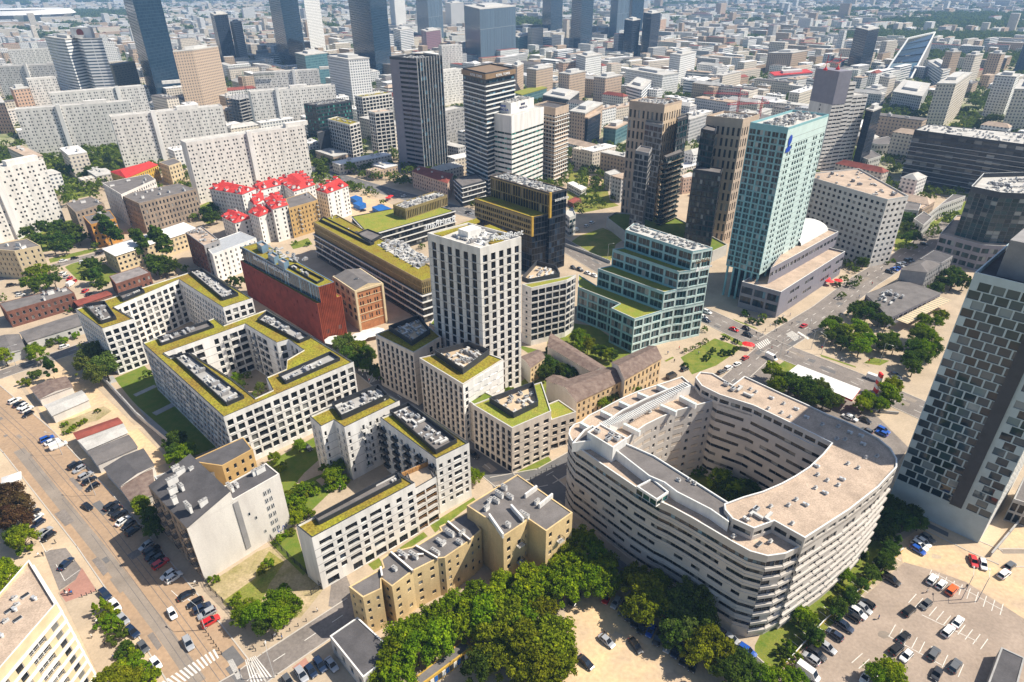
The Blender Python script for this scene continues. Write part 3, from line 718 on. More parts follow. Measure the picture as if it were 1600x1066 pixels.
# ---- curved building
z_ = 31.0
OE = GP('R2 75 100 110 60 200 70 345 155 430 90 560 150 700 215 870 290 1040 370 1150 412 1250 460 1400 540 1490 615 1535 690 1535 750 1400 895 1190 1060 R3 1040 340 885 440', z_)
OW = GP('R3 850 490 760 535 640 552 520 520 400 455 240 360 120 290 0 225 R4 960 620 740 490 570 375 400 260 280 175 180 110 130 40 R1 108 640 120 590 160 550 230 525 290 470 410 410 520 350 620 300 760 240 900 195 1040 150 1160 108', 28.0)
O = ccw(OE+OW)
Hh = ccw(GP('R2 250 225 500 305 700 400 900 500 1060 575 1000 650 900 745 800 810 700 865 560 925 420 965 300 1010', z_)+GP('R4 1560 620 1250 420 900 200 650 90 R1 640 700 720 630 820 560 960 490 1100 430 1300 375 1450 335', 28.0))
CV = {'fl': 8, 'g': 2.6, 'top': 0.8, 'lod': 0, 'glass': 'glass_grey', 'frame': 'dark_metal'}
cr = ring_bld('office_block', 'huge curved beige building wrapped around a courtyard with tan gravel roofs', 'office block', O, Hh, 27.6, 'curve_clad', 'gravel_roof',
    CV, CV,
    [(60, 199, {'fl': 8, 'g': 1.8, 'bay': 2.4, 'pat': ['RRRR.', 'R.RRRR', 'RRR.RR', 'RR.RRRR'], 'wh': 0.56, 'sill': 0.32, 'rec': 0.25, 'nv': 2, 'glass': 'glass_black', 'ledge': (0.35, 0.85, 0), 'top': 1.0}),
     (199, 345, {'fl': 8, 'g': 3.2, 'bay': 2.0, 'pat': ['RRRR.RR', 'RR.RRRR', 'RRRR.R.', '.RRRRRR', 'RRRR.RR', 'RR.RRRR', 'RRRR.R.', 'RRRRRRR'], 'wh': 0.38, 'gtop': 'glass_blue', 'rec': 0.15, 'glass': 'glass', 'nv': 2, 'ledge': (0.12, 0.2, 0), 'top': 0.9})],
    [(60, 185, {'fl': 8, 'g': 1.5, 'bay': 3.7, 'pat': ['bwb', 'bwb'], 'ww': 0.34, 'wh': 0.42, 'rec': 0.3, 'bdep': 1.3, 'rs': 'solid', 'rail': 'inner_clad', 'sill': 0.14}),
     (185, 345, {'fl': 8, 'g': 1.6, 'bay': 2.2, 'pat': ['RRR.RR', 'RRRR.R', 'R.RRRR'], 'ww': 0.92, 'wh': 0.36, 'rec': 0.2, 'glass': 'glass'})],
    par=0.5, cop='white_metal')
def cvol(pts, z0, z1, wall, roof, sp=None, mix=None, par=0.5, cop='white_metal', name='wall'):
    P = ccw(pts if not isinstance(pts, str) else GP(pts, z1)); volume(cr, P, z0, z1, sp or {'fl': 0}, wall, roof, par=par, cop=cop, wname=name); return P
OE2 = OE + [Vector(p) for p in GP('R3 680 325 545 375 400 310 350 250 345 210 R2 300 1010 420 965 560 925 700 865 800 810 900 745 1000 650 1060 575 870 480 500 305 250 225 120 160', z_)]
cvol(OE2, 27.62, 31.0, 'curve_clad', 'gravel_roof', {'fl': 1, 'g': 0.4, 'top': 0.4, 'bay': 3.4, 'ww': 0.8, 'wh': 0.5, 'glass': 'glass'})
cvol(GP('R4 140 90 330 60 530 140 850 390 990 450 1110 540 1420 700 1590 820 1595 640 1250 420 900 200 650 90 560 60 330 -80 250 -40', 30.2), 27.62, 30.2, 'white_render', 'bitumen')
cvol(GP('R4 735 485 925 610 1035 535 880 410', 29.6), 27.6, 29.6, 'white_render', 'bitumen', {'fl': 1, 'bay': 2, 'ww': 0.92, 'wh': 0.9, 'top': 0.1, 'sill': 0.02, 'glass': 'glass_green'})
cvol(GP('R1 280 635 520 780 650 690 400 555', 32.2), 27.62, 32.2, 'white_render', 'gravel_roof')
cvol(GP('R1 420 555 600 430 820 320 1000 245 1190 175 1240 205 1050 275 840 370 640 480 490 580', 30.4), 27.62, 30.4, 'white_render', 'bitumen')
hvac(cr, GP('R1 330 620 520 740 600 680 410 580', 32.2), 32.2, 14, 21, kinds=(0, 1, 4))
hvac(cr, GP('R3 480 190 400 260 540 340 650 290', 31.2), 31.0, 10, 22, kinds=(0, 1, 4))
hvac(cr, GP('R4 560 150 1580 680 1500 560 700 100', 30.4), 30.2, 2.5, 23, kinds=(5,))
hvac(cr, GP('R2 130 100 480 250 500 220 220 110', 31.2), 31.0, 9, 24, kinds=(1, 0, 4))
def vents(root, s, z, k, rz=0.0):
    its = []
    for i, p in enumerate(GP(s, z)): its.append((ac_mesh(k[i % len(k)]), (p.x, p.y, z), rz+(i % 3)*0.1, 2))
    place('air_conditioner', its, root, cap=60)
vents(cr, 'R2 475 180 515 200 635 250 605 320 715 285 815 330 700 350 760 380 890 390 995 435 1110 450 1205 500 1100 540 1160 545 1285 525 1390 665 1310 675 1300 585 1180 720 1255 750 965 745 960 800 1030 840 1150 840 1110 875 945 895 1025 940 805 980 750 1020 885 1025 620 1030 R3 800 335', 31.0, (5, 5, 2), 0.6)
vents(cr, 'R3 410 420 580 470 655 455 R4 800 480 950 505 R1 215 720 860 440 690 520', 28.0, (5, 6), 0.6)
b = MB()     # pergola ribs of the arched wing and glazed terrace dividers
for i in range(46):
    t = i/45; q0 = (R_ := X('R1 420 555 1190 175'))
    px = (q0[0][0]+(q0[1][0]-q0[0][0])*t, q0[0][1]+(q0[1][1]-q0[0][1])*t - 7*sin(pi*t)*-1)
    p = G(px, 31.0); b.box((p.x-cr.location.x, p.y-cr.location.y, 30.9), (0.25, 2.4, 0.25), 0, rz=0.6)
b.build('pergola', [M['white_metal']], cr)
for s_ in ('R1 220 535 330 595', 'R1 410 425 510 475', 'R1 580 340 680 385', 'R1 750 260 850 300', 'R1 930 185 1030 230', 'R1 620 545 770 620', 'R1 960 370 1110 435', 'R1 1140 290 1290 365'):
    p, q = GP(s_, 29.5); d = (q-p); b = MB(); b.box(((p.x+q.x)/2-cr.location.x, (p.y+q.y)/2-cr.location.y, 27.9), (d.length, 0.9, 1.7), 0, rz=atan2(d.y, d.x), top=1)
    b.build('terrace_divider', [M['white_render'], M['aqua_panel']], cr)
# ---- right tower (glass, leaning out of the frame)
L_ = G((1392.7, 768.2), 4); F_ = G((1536.1, 832.9), 4); dr = (G((1582.5, 757), 4)-F_).normalized(); R__ = F_+dr*34
RTW = {'fl': 26, 'g': 9.0, 'top': 0.6, 'bay': 3.0, 'ww': 0.86, 'wh': 0.9, 'sill': 0.06, 'stag': False, 'rec': 0.2, 'glass': 'glass_mirror', 'nv': 1, 'frame': 'dark_metal'}
wl = (F_-L_).length
RT_P = ccw([L_, F_, R__, L_+dr*34])
def rskip(i, f):
    n = round(wl/3.0); return i == n-3
r, P = bld('office_tower', 'dark glass office tower with staggered pale panels at the right edge', 'tower', RT_P, 74.5, RTW, 'blue_grey_panel', 'bitumen_dark',
    edges=ed({'fl': 22, 'g': 9, 'bay': 2.2, 'ww': 0.66, 'wh': 0.7, 'rec': 0.6, 'glass': 'glass', 'm': 2}, {**RTW, 'stag': True, 'skip': rskip}), mats=['white_metal', 'white_metal'], par=1.5)
cc = (F_+L_)/2; d = (F_-L_).normalized(); nn = Vector((d.y, -d.x)) if Vector((d.y, -d.x)).dot(-cc) > 0 else Vector((-d.y, d.x))
b = MB(); a = F_-d*8.2-r.location.xy+nn*0.3; b.box((a.x, a.y, 9), (3.0, 0.7, 64), 0, rz=atan2(d.y, d.x)); b.build('stair_shaft', [M['dark_panel']], r)
b = MB(); q_ = ccw(lerpq(RT_P, 0.15, 0.9, 0.15, 0.9)); b.prism([(p.x-r.location.x, p.y-r.location.y) for p in q_], 74.6, 84); b.build('plant_room', [M['grey_wall']], r)
# ---- teal stepped office
TO = {'g': 0.4, 'top': 0.6, 'bay': 6.6, 'ww': 0.86, 'wh': 0.78, 'rec': 0.3, 'glass': 'glass_teal', 'sill': 0.14, 'nv': 3, 'frame': 'teal_panel'}
root = empty('office_building', (*G(X('R7 985 950')[0], 12), 0)); tag(root, 'turquoise terraced office building stepping down in four green-roofed levels', 'office building')
z4, z3, z2, z1 = 16.4, 25.0, 33.0, 41.5
g_ = lambda s, z: GP(s, z)[0]
Rw, Bl = g_('R7 1465 367', z1), g_('R7 690 125', z1); a1, b1 = g_('R7 610 190', z1), g_('R7 1270 403', z1); a2, b2 = g_('R7 483 380', z2), g_('R7 1135 603', z2); a3, b3 = g_('R7 340 570', z3), g_('R7 990 803', z3); a4 = g_('R7 145 750', z4); m4 = GP('R7 555 912 470 958 700 1064', z4)
sq = lambda a, b_: a+(Rw-b1)*1.0
zp = 0; it = {'window': [], 'balcony': []}
for P, z, nf in (([a4]+m4+[b3, b2, b1, Rw, Bl, a1, a2, a3, g_('R7 150 628', z4)], z4, 4), ([a3, b3, b2, b1, Rw, Bl, a1, a2], z3, 2), ([a2, b2, b1, Rw, Bl, a1], z2, 2), ([a1, b1, Rw, Bl], z1, 2)):
    P = ccw(P); FOOT.append(P)
    volume(root, P, zp, z, {**TO, 'fl': nf}, 'teal_panel', 'sedum_green' if z < 40 else 'light_roof', par=0.5, cop='light_grey', edges=[(RT[0], 175, {**TO, 'fl': nf, 'bay': 5.2, 'm': 2})], items=it, mats=['aqua_panel', 'aqua_panel'])
    zp = z
flush(root, it)
hvac(root, GP('R7 640 180 1240 380 1380 355 720 140', 41.5), 41.5, 9, 25, kinds=(1, 4, 0))
vents(root, 'R7 650 350 760 380 870 410 980 460 1090 500', 33.2, (1,), -0.45)
a, b_ = GP('R7 1300 450 1420 420', 40); text('LOREAL', 2.2, a, b_-a, 37.2, M['copper'], root, outw=0.6)
a, b_ = GP('R7 1325 525 1405 505', 36.2); text('Wynajem', 1.9, a, b_-a, 33.9, M['signal_white'], root, outw=0.6)
a = GP('R7 1290 535', 36.2)[0]; text('\u25b2', 2.4, a, b_-a, 33.7, M['signal_white'], root, outw=0.6)
# ---- teal tower and its podium
TT = {'line': 1, 'fl': 24, 'g': 16.5, 'top': 1.4, 'bay': 3.5, 'ww': 0.8, 'wh': 0.78, 'rec': 0.25, 'glass': 'glass_grey', 'nv': 1, 'frame': 'teal_panel'}
r, P = bld('office_tower', 'turquoise gridded office tower with a blue emblem and pale right-hand face', 'tower', 'W3 400 235 855 300 1335 140', 83.0, {**TT, 'g': 0.3}, 'teal_panel', 'light_roof',
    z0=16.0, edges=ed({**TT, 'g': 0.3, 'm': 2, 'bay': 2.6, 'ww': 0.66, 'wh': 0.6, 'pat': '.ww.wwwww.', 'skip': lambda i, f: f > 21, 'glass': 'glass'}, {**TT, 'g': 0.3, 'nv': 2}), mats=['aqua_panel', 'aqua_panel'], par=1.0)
r.location.z = 0
for o_ in r.children: o_.location.z += 16.0
volume(r, offset(ccw(P), -3), 0, 16.2, {'fl': 3, 'bay': 3.5, 'ww': 0.92, 'wh': 0.86, 'glass': 'glass_blue'}, 'dark_panel', 'bitumen', par=0)
for i_ in range(4):
    for k_ in range(5):
        c_ = offset(ccw(P), -0.8); c_ = c_[i_].lerp(c_[(i_+1) % 4], k_/5)-r.location.xy; b = MB(); b.cyl((c_.x, c_.y, 0), 0.55, 16.2, 0, 10); b.build('column', [M['teal_panel']], r)
Q = ccw(P); hvac(r, offset(Q, -3.5), 83, 9, 26, kinds=(1, 0, 4, 3))
b = MB(); O_ = offset(Q, 0.25); b2 = [p-r.location.xy for p in O_]; b.prism(b2, 0.1, 16.4); 
a0, a1 = GP('W3 845 470 925 470', 79)
dv = None
for i in range(4):
    p_, q_ = Q[i], Q[(i+1) % 4]; d = q_-p_; az = math.degrees(atan2(d.y, -d.x)) % 360
    if RT[0] <= az < RT[1]: dv = (p_, d.normalized())
p_, d = dv; n_ = Vector((d.y, -d.x))
def plane_pts(pts, z0, s0, sc): return [(p_.x+d.x*(s0+x*sc)+n_.x*0.25-r.location.x, p_.y+d.y*(s0+x*sc)+n_.y*0.25-r.location.y, z0+y*sc) for x, y in pts]
b = MB(); b.face(plane_pts([(0, 0), (3.6, 0), (4.2, 1.1), (4.0, 2.0), (2.6, 2.0), (2.7, 2.6), (3.6, 3.4), (3.9, 4.6), (3.5, 5.9), (2.5, 6.4), (1.5, 5.9), (0.9, 4.8), (0.9, 3.4), (1.5, 2.6), (1.5, 2.0), (0.2, 1.8)], 73.2, 1.2, 1.15)); b.build('emblem', [M['sign_blue']], r)
r, P = bld('podium_building', 'dark low podium building with tan flat roof at the foot of the turquoise tower', 'building', 'W4 300 760 765 885 1530 400 1100 300', 12.5,
    {'fl': 2, 'g': 2, 'bay': 5, 'ww': 0.8, 'wh': 0.4, 'glass': 'glass_grey'}, 'mauve_panel', 'gravel_roof', par=1.0, cop='white_metal',
    edges=ed({'fl': 2, 'g': 1.5, 'bay': 5, 'ww': 0.85, 'wh': 0.36, 'glass': 'glass_grey', 'pat': '..ww.ww'}, {'fl': 2, 'bay': 6, 'ww': 0.85, 'wh': 0.7, 'glass': 'glass_blue'}))
volume(r, GP('W4 640 620 965 447 1445 182 1330 145 900 240', 20.0), 12.5, 20.0, {'fl': 1, 'g': 2, 'bay': 4, 'ww': 0.8, 'wh': 0.4, 'glass': 'glass_grey'}, 'mauve_panel', 'gravel_roof', par=0.8, cop='white_metal')
q_ = GP('W4 1005 330 1325 150', 20.5); ax = (q_[1]-q_[0]); per = Vector((-ax.y, ax.x)).normalized(); b = MB(); N_ = 12
for i in range(N_):
    a0, a1 = pi*i/N_, pi*(i+1)/N_
    def bp(s, a_): p = q_[0]+ax*s+per*(9-9*cos(a_)); return (p.x-r.location.x, p.y-r.location.y, 20.1+4.5*sin(a_))
    b.face([bp(0, a0), bp(1, a0), bp(1, a1), bp(0, a1)]); b.face([bp(1, a0), bp(1, a1), (bp(1, 0)[0], bp(1, 0)[1], 20.1)])
b.build('vaulted_roof', [M['white_metal']], r)
# ---- twin brown towers
BT = {'fl': 11, 'g': 2, 'top': 3.0, 'bay': 2.9, 'ww': 0.46, 'wh': 0.72, 'rec': 0.35, 'glass': 'glass_grey', 'nv': 1}
GLS = {'fl': 22, 'bay': 3.4, 'ww': 0.90, 'wh': 0.78, 'rec': 0.15, 'glass': 'glass_grey', 'frame': 'dark_metal', 'nv': 2, 'sill': 0.06}
r, P = bld('residential_tower', 'brown stone and glass residential tower, the left one of the pair', 'tower', 'S8 105 75 350 105 470 75', 73.5, BT, 'brown_stone', 'light_roof',
    edges=ed({**BT, 'm': 2}, BT), mats=['tan_stone', 'tan_stone'], par=1.2)
hvac(r, offset(ccw(P), -3), 73.5, 10, 27)
def gbox(root, s, z0, z1, sp=GLS, wall='grey_wall', roof='bitumen', zr=None, **k):
    P = ccw(para(GP(s, z1 if zr is None else zr))); volume(root, P, z0, z1, sp, wall, roof, **k); return P
gbox(r, 'S8 215 230 335 255 345 215 235 195', 1, 64, {**GLS, 'fl': 19})
gbox(r, 'S8 145 430 240 450 262 410 180 395', 1, 53.5, {**GLS, 'fl': 16})
gbox(r, 'S8 345 460 360 470 475 430 455 415', 1, 48, {'fl': 15, 'bay': 4.2, 'pat': 'p', 'ww': 0.7, 'wh': 0.75, 'plow': True, 'pdep': 1.6, 'rs': 'solid', 'rail': 'glass_teal', 'slab': 'tan_stone', 'glass': 'glass_teal'}, 'dark_panel', par=0)
gbox(r, 'S8 430 200 440 215 515 190 505 175', 40, 66, {'fl': 7, 'bay': 4.2, 'ww': 0.9, 'wh': 0.8, 'glass': 'glass_teal'}, 'dark_panel')
r, P = bld('residential_tower', 'brown stone and glass residential tower beside the turquoise tower, right one of the pair', 'tower', 'S8 640 180 895 205 1010 170', hz('S8 768 1060', 'S8 895 205'), {**BT, 'g': 2}, 'brown_stone', 'light_roof', par=1.2)
hvac(r, offset(ccw(P), -3), hz('S8 768 1060', 'S8 895 205'), 10, 28)
gbox(r, 'S8 545 560 740 590 752 555 600 530', 1, 49, {**GLS, 'fl': 15, 'glass': 'glass_teal'}, 'dark_panel'); gbox(r, 'S8 600 280 700 300 712 270 640 250', 1, 68, {**GLS, 'fl': 21, 'glass': 'glass_teal'}, 'dark_panel')
r, P = bld('podium_garden', 'low walled podium with dark lawn around the feet of the brown towers', 'building', 'M3 585 432 705 525 860 560 1240 640 1330 600 1010 430 640 400', 6.0, {'fl': 0}, 'light_grey', 'lawn', par=0.8, foot=True)
# ================================================================ OTHER BUILDINGS, near to far
def T(fl, bay=2.8, ww=0.4, wh=0.55, g=0.8, top=0.7, pat='w', glass='glass', frame='signal_white', **k):
    return dict(fl=fl, bay=bay, ww=ww, wh=wh, g=g, top=top, pat=pat, glass=glass, frame=frame, rec=0.2, **k)
# grey gable tenement with graffiti
A_ = G((321.2, 908.9)); B_ = G((456.3, 822.8)); dA = (B_-A_).normalized(); nA = Vector((-dA.y, dA.x)); nA = nA if nA.y > 0 else -nA
fA = G((231, 758), 20.0)-A_; S1_ = A_+dA*12.5
gr = empty('tenement_house', (A_.x, A_.y, 0)); tag(gr, 'old tenement with a huge blank pale grey firewall and blue graffiti', 'tenement')
PF = ccw([A_, S1_, S1_+fA, A_+fA]); P2 = ccw([S1_, B_, B_+nA*7, S1_+nA*7]); FOOT += [PF, P2]
volume(gr, PF, 0, 19.6, {'fl': 0}, 'gable_grey', 'bitumen_dark', noroof=True, edges=ed({'fl': 0}, {**T(5, 3.2, 0.42, 0.58, 1.0), 'm': 2, 'pat': 'wpwpw', 'slab': 'old_render'}), mats=['old_render', 'old_render'])
volume(gr, P2, 0, 20.0, {'fl': 0}, 'gable_grey', 'bitumen_dark', par=0.25, edges=ed({'fl': 0}, None))
q0, q1, q2, q3 = [p-A_ for p in (A_, S1_, S1_+fA, A_+fA)]; b = MB(); e_ = fA.normalized()*0.1
b.face([(q0.x, q0.y, 19.7), (q1.x, q1.y, 23.2), (q2.x, q2.y, 23.2), (q3.x, q3.y, 19.7)]); b.build('roof', [M['bitumen_dark']], gr); b = MB()
b.face([(q0.x, q0.y, 19.5), (q1.x, q1.y, 19.5), (q1.x, q1.y, 23.25)]); b.face([(q1.x, q1.y, 19.5), (q2.x, q2.y, 19.5), (q2.x, q2.y, 23.2), (q1.x, q1.y, 23.25)]); b.face([(q3.x, q3.y, 19.5), (q2.x, q2.y, 19.5), (q2.x, q2.y, 23.2)]); b.build('gable', [M['gable_grey']], gr)
chimneys(gr, PF, 21.8, 9, 1, 'white_render'); chimneys(gr, P2, 20.1, 4, 5, 'white_render')
# light shaft in the gable, its small windows and the graffiti
def wall_frame(P, lo=60, hi=185):
    for i in range(len(P)):
        a, b_ = P[i], P[(i+1) % len(P)]; d = b_-a; az = math.degrees(atan2(d.y, -d.x)) % 360
        if lo <= az < hi and d.length > 6: return a, d.normalized(), d.length
    return None
a_, d_, l_ = wall_frame(P2); n_ = Vector((d_.y, -d_.x)); its = []
for s, z in ((3, 13), (4.5, 10.5), (6, 4.2)): its.append((win_mesh(0.7, 1.0, 1, 1, 'glass', 'signal_white', 0), (a_.x+d_.x*s+n_.x*0.06, a_.y+d_.y*s+n_.y*0.06, z), atan2(d_.y, d_.x), 1))
for f in range(6):
    for k in (0, 1.3):
        s = l_-5.2+k; its.append((win_mesh(0.9, 1.5, 2, 1, 'glass', 'signal_white', 0), (a_.x+d_.x*s+n_.x*0.06, a_.y+d_.y*s+n_.y*0.06, 16.6-f*2.75), atan2(d_.y, d_.x), 1))
place('window', its, gr)
text('L,\u039bI.O', 1.9, a_+d_*9.2, d_, 1.0, M['sign_blue'], gr, name='graffiti', outw=0.04, depth=0.01)
b = MB(); p = a_+d_*0.4+n_*0.1-gr.location.xy; b.box((p.x, p.y, 2.2), (1.4, 0.3, 17.0), 0, rz=atan2(d_.y, d_.x)); b.build('light_shaft', [M['grey_wall']], gr)
bld('tenement_house', 'ochre rear wing with slate roof behind the blank grey firewall', 'tenement', 'Q1 860 60 Q1 1010 82 Q1 1150 5 N1 1500 840', 17.5, T(5, 2.6), 'ochre_render', 'bitumen_dark', par=0.15,
    edges=ed(T(5, 2.6, 0.36, 0.5), {'blank': True}))
bld('tenement_house', 'low light-grey rear annex with patched roof beside the tenement', 'tenement', 'Q1 700 130 Q1 760 195 Q1 985 105 Q1 870 70', 14.5, {'fl': 0}, 'light_grey', 'bitumen', par=0.3)
# yellow firewalls row
r, P = bld('tenement_house', 'long low row of ruined yellow tenements with grey flat roofs along the wood', 'tenement',
    'S3 20 765 110 835 230 778 228 712 297 765 430 665 590 585 635 580 790 475 870 400 785 285 600 380 612 405 450 503 290 540 225 590 240 640', 13.6, T(4, 4.2, 0.26, 0.42), 'yellow_render', 'bitumen', par=0.2,
    edges=ed({**T(4, 3.0, 0.34, 0.46, 1.2, 1.0), 'pat': ['ww.w', 'w.ww', 'ww.w']}, {**T(4, 3.2, 0.3, 0.42), 'pat': 'w'}), foot=True)
for s in ('S3 290 545 430 665', 'S3 450 505 590 585', 'S3 655 350 800 470', 'S3 225 640 235 700', 'S3 340 570 500 560'):
    p, q = GP(s, 14.2); d = q-p; b = MB(); b.box(((p.x+q.x)/2-r.location.x, (p.y+q.y)/2-r.location.y, 13.5), (d.length, 0.45, 1.0), 0, rz=atan2(d.y, d.x), top=1); b.build('fire_wall', [M['old_render'], M['white_render']], r)
chimneys(r, P, 13.7, 9, 11, 'white_render', (0.8, 1.4))
r, P = bld('tenement_house', 'tall yellow tenement with white chimney walls at the end of the yellow row', 'tenement',
    'S3 775 245 905 330 1010 445 1145 355 1168 330 1285 410 1455 290 1100 45', 18.0, T(5, 3.2, 0.36, 0.5), 'yellow_render', 'bitumen', par=0.25,
    edges=ed({**T(5, 3.2, 0.34, 0.5, 1.5), 'pat': ['w.w.', 'wpw.']}, {**T(5, 4), 'pat': '..w'}))
chimneys(r, P, 18, 9, 4, 'white_render', (1.0, 1.6))
for s in ('S3 1150 185 1225 130', 'S3 1240 250 1325 180', 'S3 1060 250 1140 340', 'S3 920 310 1010 440'):
    p, q = GP(s, 18.8); d = q-p; b = MB(); b.box(((p.x+q.x)/2-r.location.x, (p.y+q.y)/2-r.location.y, 17.9), (d.length, 0.5, 1.6), 0, rz=atan2(d.y, d.x)); b.build('fire_wall', [M['white_render']], r)
# low flat building and kiosk
r, P = bld('garage_building', 'single grey flat-roofed low building at the street corner by the wood', 'building', 'Q2 335 855 487 1045 635 928 462 768', 6.0, T(1, 3.5, 0.4, 0.5, 0.6), 'light_grey', 'bitumen_dark', par=0.25, cop='white_render')
r, P = bld('kiosk_row', 'narrow low shed painted with yellow and blue murals under the trees', 'shed', 'Q2 712 1050 750 1080 985 905 945 870', 3.0, {'fl': 0}, 'gold_frame', 'bitumen', par=0.15)
a_, d_, l_ = wall_frame(P); n_ = Vector((d_.y, -d_.x))
for k in range(12):
    b = MB(); p = a_+d_*(0.8+k*(l_-1.6)/12)+n_*0.04-r.location.xy; b.box((p.x, p.y, 0.5), (0.9, 0.08, 1.9), 0, rz=atan2(d_.y, d_.x)); b.build('mural_panel', [M[('pvc_blue', 'dark_panel', 'white_metal')[k % 3]]], r)
# bottom left apartment block
BA = {'fl': 8, 'g': 1.0, 'bay': 4.6, 'pat': ['bw', 'bw'], 'ww': 0.36, 'wh': 0.62, 'rec': 0.2, 'bdep': 0.7, 'glass': 'glass', 'rail': 'zinc', 'slab': 'white_render', 'top': 2.4, 'frame': 'signal_white'}
P = GP('S4 -150 1130 455 432 235 75 -370 770', 26.0)
r, P = bld('apartment_block', 'cream apartment block with white balcony bands and gravel roof in the near left corner', 'apartment block', P, 25.4, BA, 'cream_trim', 'gravel_roof', par=0.7, cop='white_render',
    edges=[(60, 160, BA), (20, 60, {**BA, 'pat': 'b'}), (160, 330, {**BA, 'pat': 'w'})], bands=(0.4, 0.5, [1.0+2.75*i for i in range(9)]), bandm='white_render')
vents(r, 'S4 120 390 205 370 290 400 140 445 75 490 130 490 50 575 145 560 20 700', 25.4, (5, 6, 2), 0.9)
# sheds along the street
def shed(label, pts, z, rise, rm, wm='light_grey', sp=None, name='garage_shed'):
    P = ccw(GP(pts, z)); c = sum(P, Vector((0, 0)))/len(P); root = empty(name, (c.x, c.y, 0)); tag(root, label, 'shed'); FOOT.append(P)
    volume(root, P, 0, z, sp or {'fl': 0}, wm, rm, noroof=True); pitched(root, P, z, rise, rm, 0.3, wallm=wm); return root, P
shed('decayed long shed with white-patched roof nearest the willow', 'N1 190 538 245 605 445 530 405 468', 3.4, 0.8, 'rusty_sheet', 'gable_grey')
shed('decayed shed with a stepped pale grey roof, second from the willow', 'N1 275 645 325 708 545 612 500 556', 3.4, 0.9, 'light_roof', 'gable_grey')
shed('shed with a rust-red tin roof strip beside the weeds', 'N1 455 815 480 855 752 755 722 722', 3.8, 0.5, 'rust_roof', 'gable_grey')
shed('shed with a peeling white roof attached to the rust-red strip', 'N1 482 858 540 920 785 815 755 758', 3.6, 0.5, 'light_roof', 'gable_grey')
shed('shed with dark felt roof in the middle of the shed row', 'N1 545 930 603 1010 845 905 790 830', 3.7, 0.7, 'bitumen', 'gable_grey')
shed('broad shed with dark roof and patches next to the grey tenement', 'Q1 475 92 548 172 700 80 650 5', 3.9, 0.8, 'bitumen_dark', 'gable_grey')
shed('low shed with rusty sheet roof touching the tenement corner', 'Q1 550 180 600 250 705 210 690 100', 3.2, 0.6, 'rusty_sheet', 'gable_grey')
# brick and tin roof houses, upper left
r, P = bld('brick_house', 'long dark brick house with white window frames and grey roof, far left', 'brick house', 'U1 -10 455 45 522 562 375 505 330', 8.0, T(2, 2.6, 0.42, 0.5, 0.4), 'brick', 'bitumen', par=0.15)
chimneys(r, P, 8.1, 5, 6, 'white_render')
shed('long low grey house with ivy between the brick house and the road', 'U1 150 675 205 747 640 612 578 535', 4.6, 0.8, 'bitumen', 'light_grey', T(1, 4.5, 0.25, 0.5), name='low_house')
shed('low grey shed with white skylights at the left picture edge', 'U1 -60 720 0 860 190 800 140 690', 4.2, 0.7, 'bitumen', 'light_grey', name='low_house')
shed('flat red-roofed shed next to the white apartment block corner', 'M1 455 950 485 978 690 908 655 888', 4.0, 0.3, 'rust_roof', 'brick', name='low_house')
r, P = bld('brick_house', 'small dark brick house with brown roof under the tall poplars', 'brick house', 'M1 672 795 712 845 925 772 860 735', 8.0, T(2, 2.4, 0.42, 0.5, 0.4), 'brick', 'tin_roof', par=0.15)
b_ = r
r = empty('school_building', (*G(X('U2 600 760')[0], 10), 0)); tag(r, 'long cream building with a bright white hipped roof behind two poplars', 'building')
P = ccw(GP('U2 182 822 302 888 1055 640 925 580', 10.2)); FOOT.append(P); volume(r, P, 0, 10.2, T(3, 3.0, 0.42, 0.5, 1.0), 'cream_trim', 'white_roof', noroof=True, edges=ed(T(3, 2.6, 0.5, 0.5, 0.8), T(3, 4, 0.3)))
pitched(r, P, 10.2, 2.8, 'white_roof', 0.5, 0.28)
r, P = bld('tenement_house', 'orange-fronted tenement with grey roof beside a poplar', 'tenement', 'U2 -5 522 68 598 300 540 245 465', 14.5, T(4, 2.6), 'orange_render', 'bitumen', par=0.2, edges=ed({**T(4, 2.6), 'pat': 'wpw'}, {'blank': True, 'm': 2}), mats=['brick', 'brick'])
chimneys(r, P, 14.5, 2, 9, 'white_render')
r, P = bld('tenement_house', 'large brown corner tenement with dense windows above the white-roofed building', 'tenement', 'U2 345 325 515 402 1042 270 880 215', 19.5, T(5, 2.3, 0.42, 0.6, 1.0), 'old_render', 'bitumen', par=0.2)
chimneys(r, P, 19.6, 9, 10, 'white_render')
r, P = bld('tenement_house', 'white-walled tenement with long blank side attached to the brown tenement', 'tenement', 'U2 175 212 350 320 668 178 600 130', 21.0, T(6, 2.6), 'gable_grey', 'bitumen', par=0.2, edges=ed(T(6, 2.4), {**T(6, 5, 0.25), 'm': 0}))
chimneys(r, P, 21, 4, 12, 'white_render')
r, P = bld('tenement_house', 'pale tenement with flat grey roof next to the orange-fronted one', 'tenement', 'M1 405 345 465 402 640 345 560 305', 14.5, T(4, 3.0), 'old_render', 'bitumen', par=0.2)
chimneys(r, P, 14.5, 4, 14, 'white_render')
r = empty('tenement_house', (*G(X('U2 450 100')[0], 10), 0)); tag(r, 'yellow-fronted tenement with a long red roof among trees', 'tenement')
P = ccw(GP('U2 250 108 400 168 690 45 600 20', 12)); FOOT.append(P); volume(r, P, 0, 12, T(3, 2.6), 'gold_frame', 'red_roof', noroof=True); pitched(r, P, 12, 2.5, 'red_roof', 0.4, 0.1)
r, P = bld('tenement_house', 'beige gable-ended tenement behind the yellow-fronted one', 'tenement', 'U2 700 20 790 55 905 20 840 -20', 15, T(4, 3), 'cream_trim', 'bitumen', par=0.2)
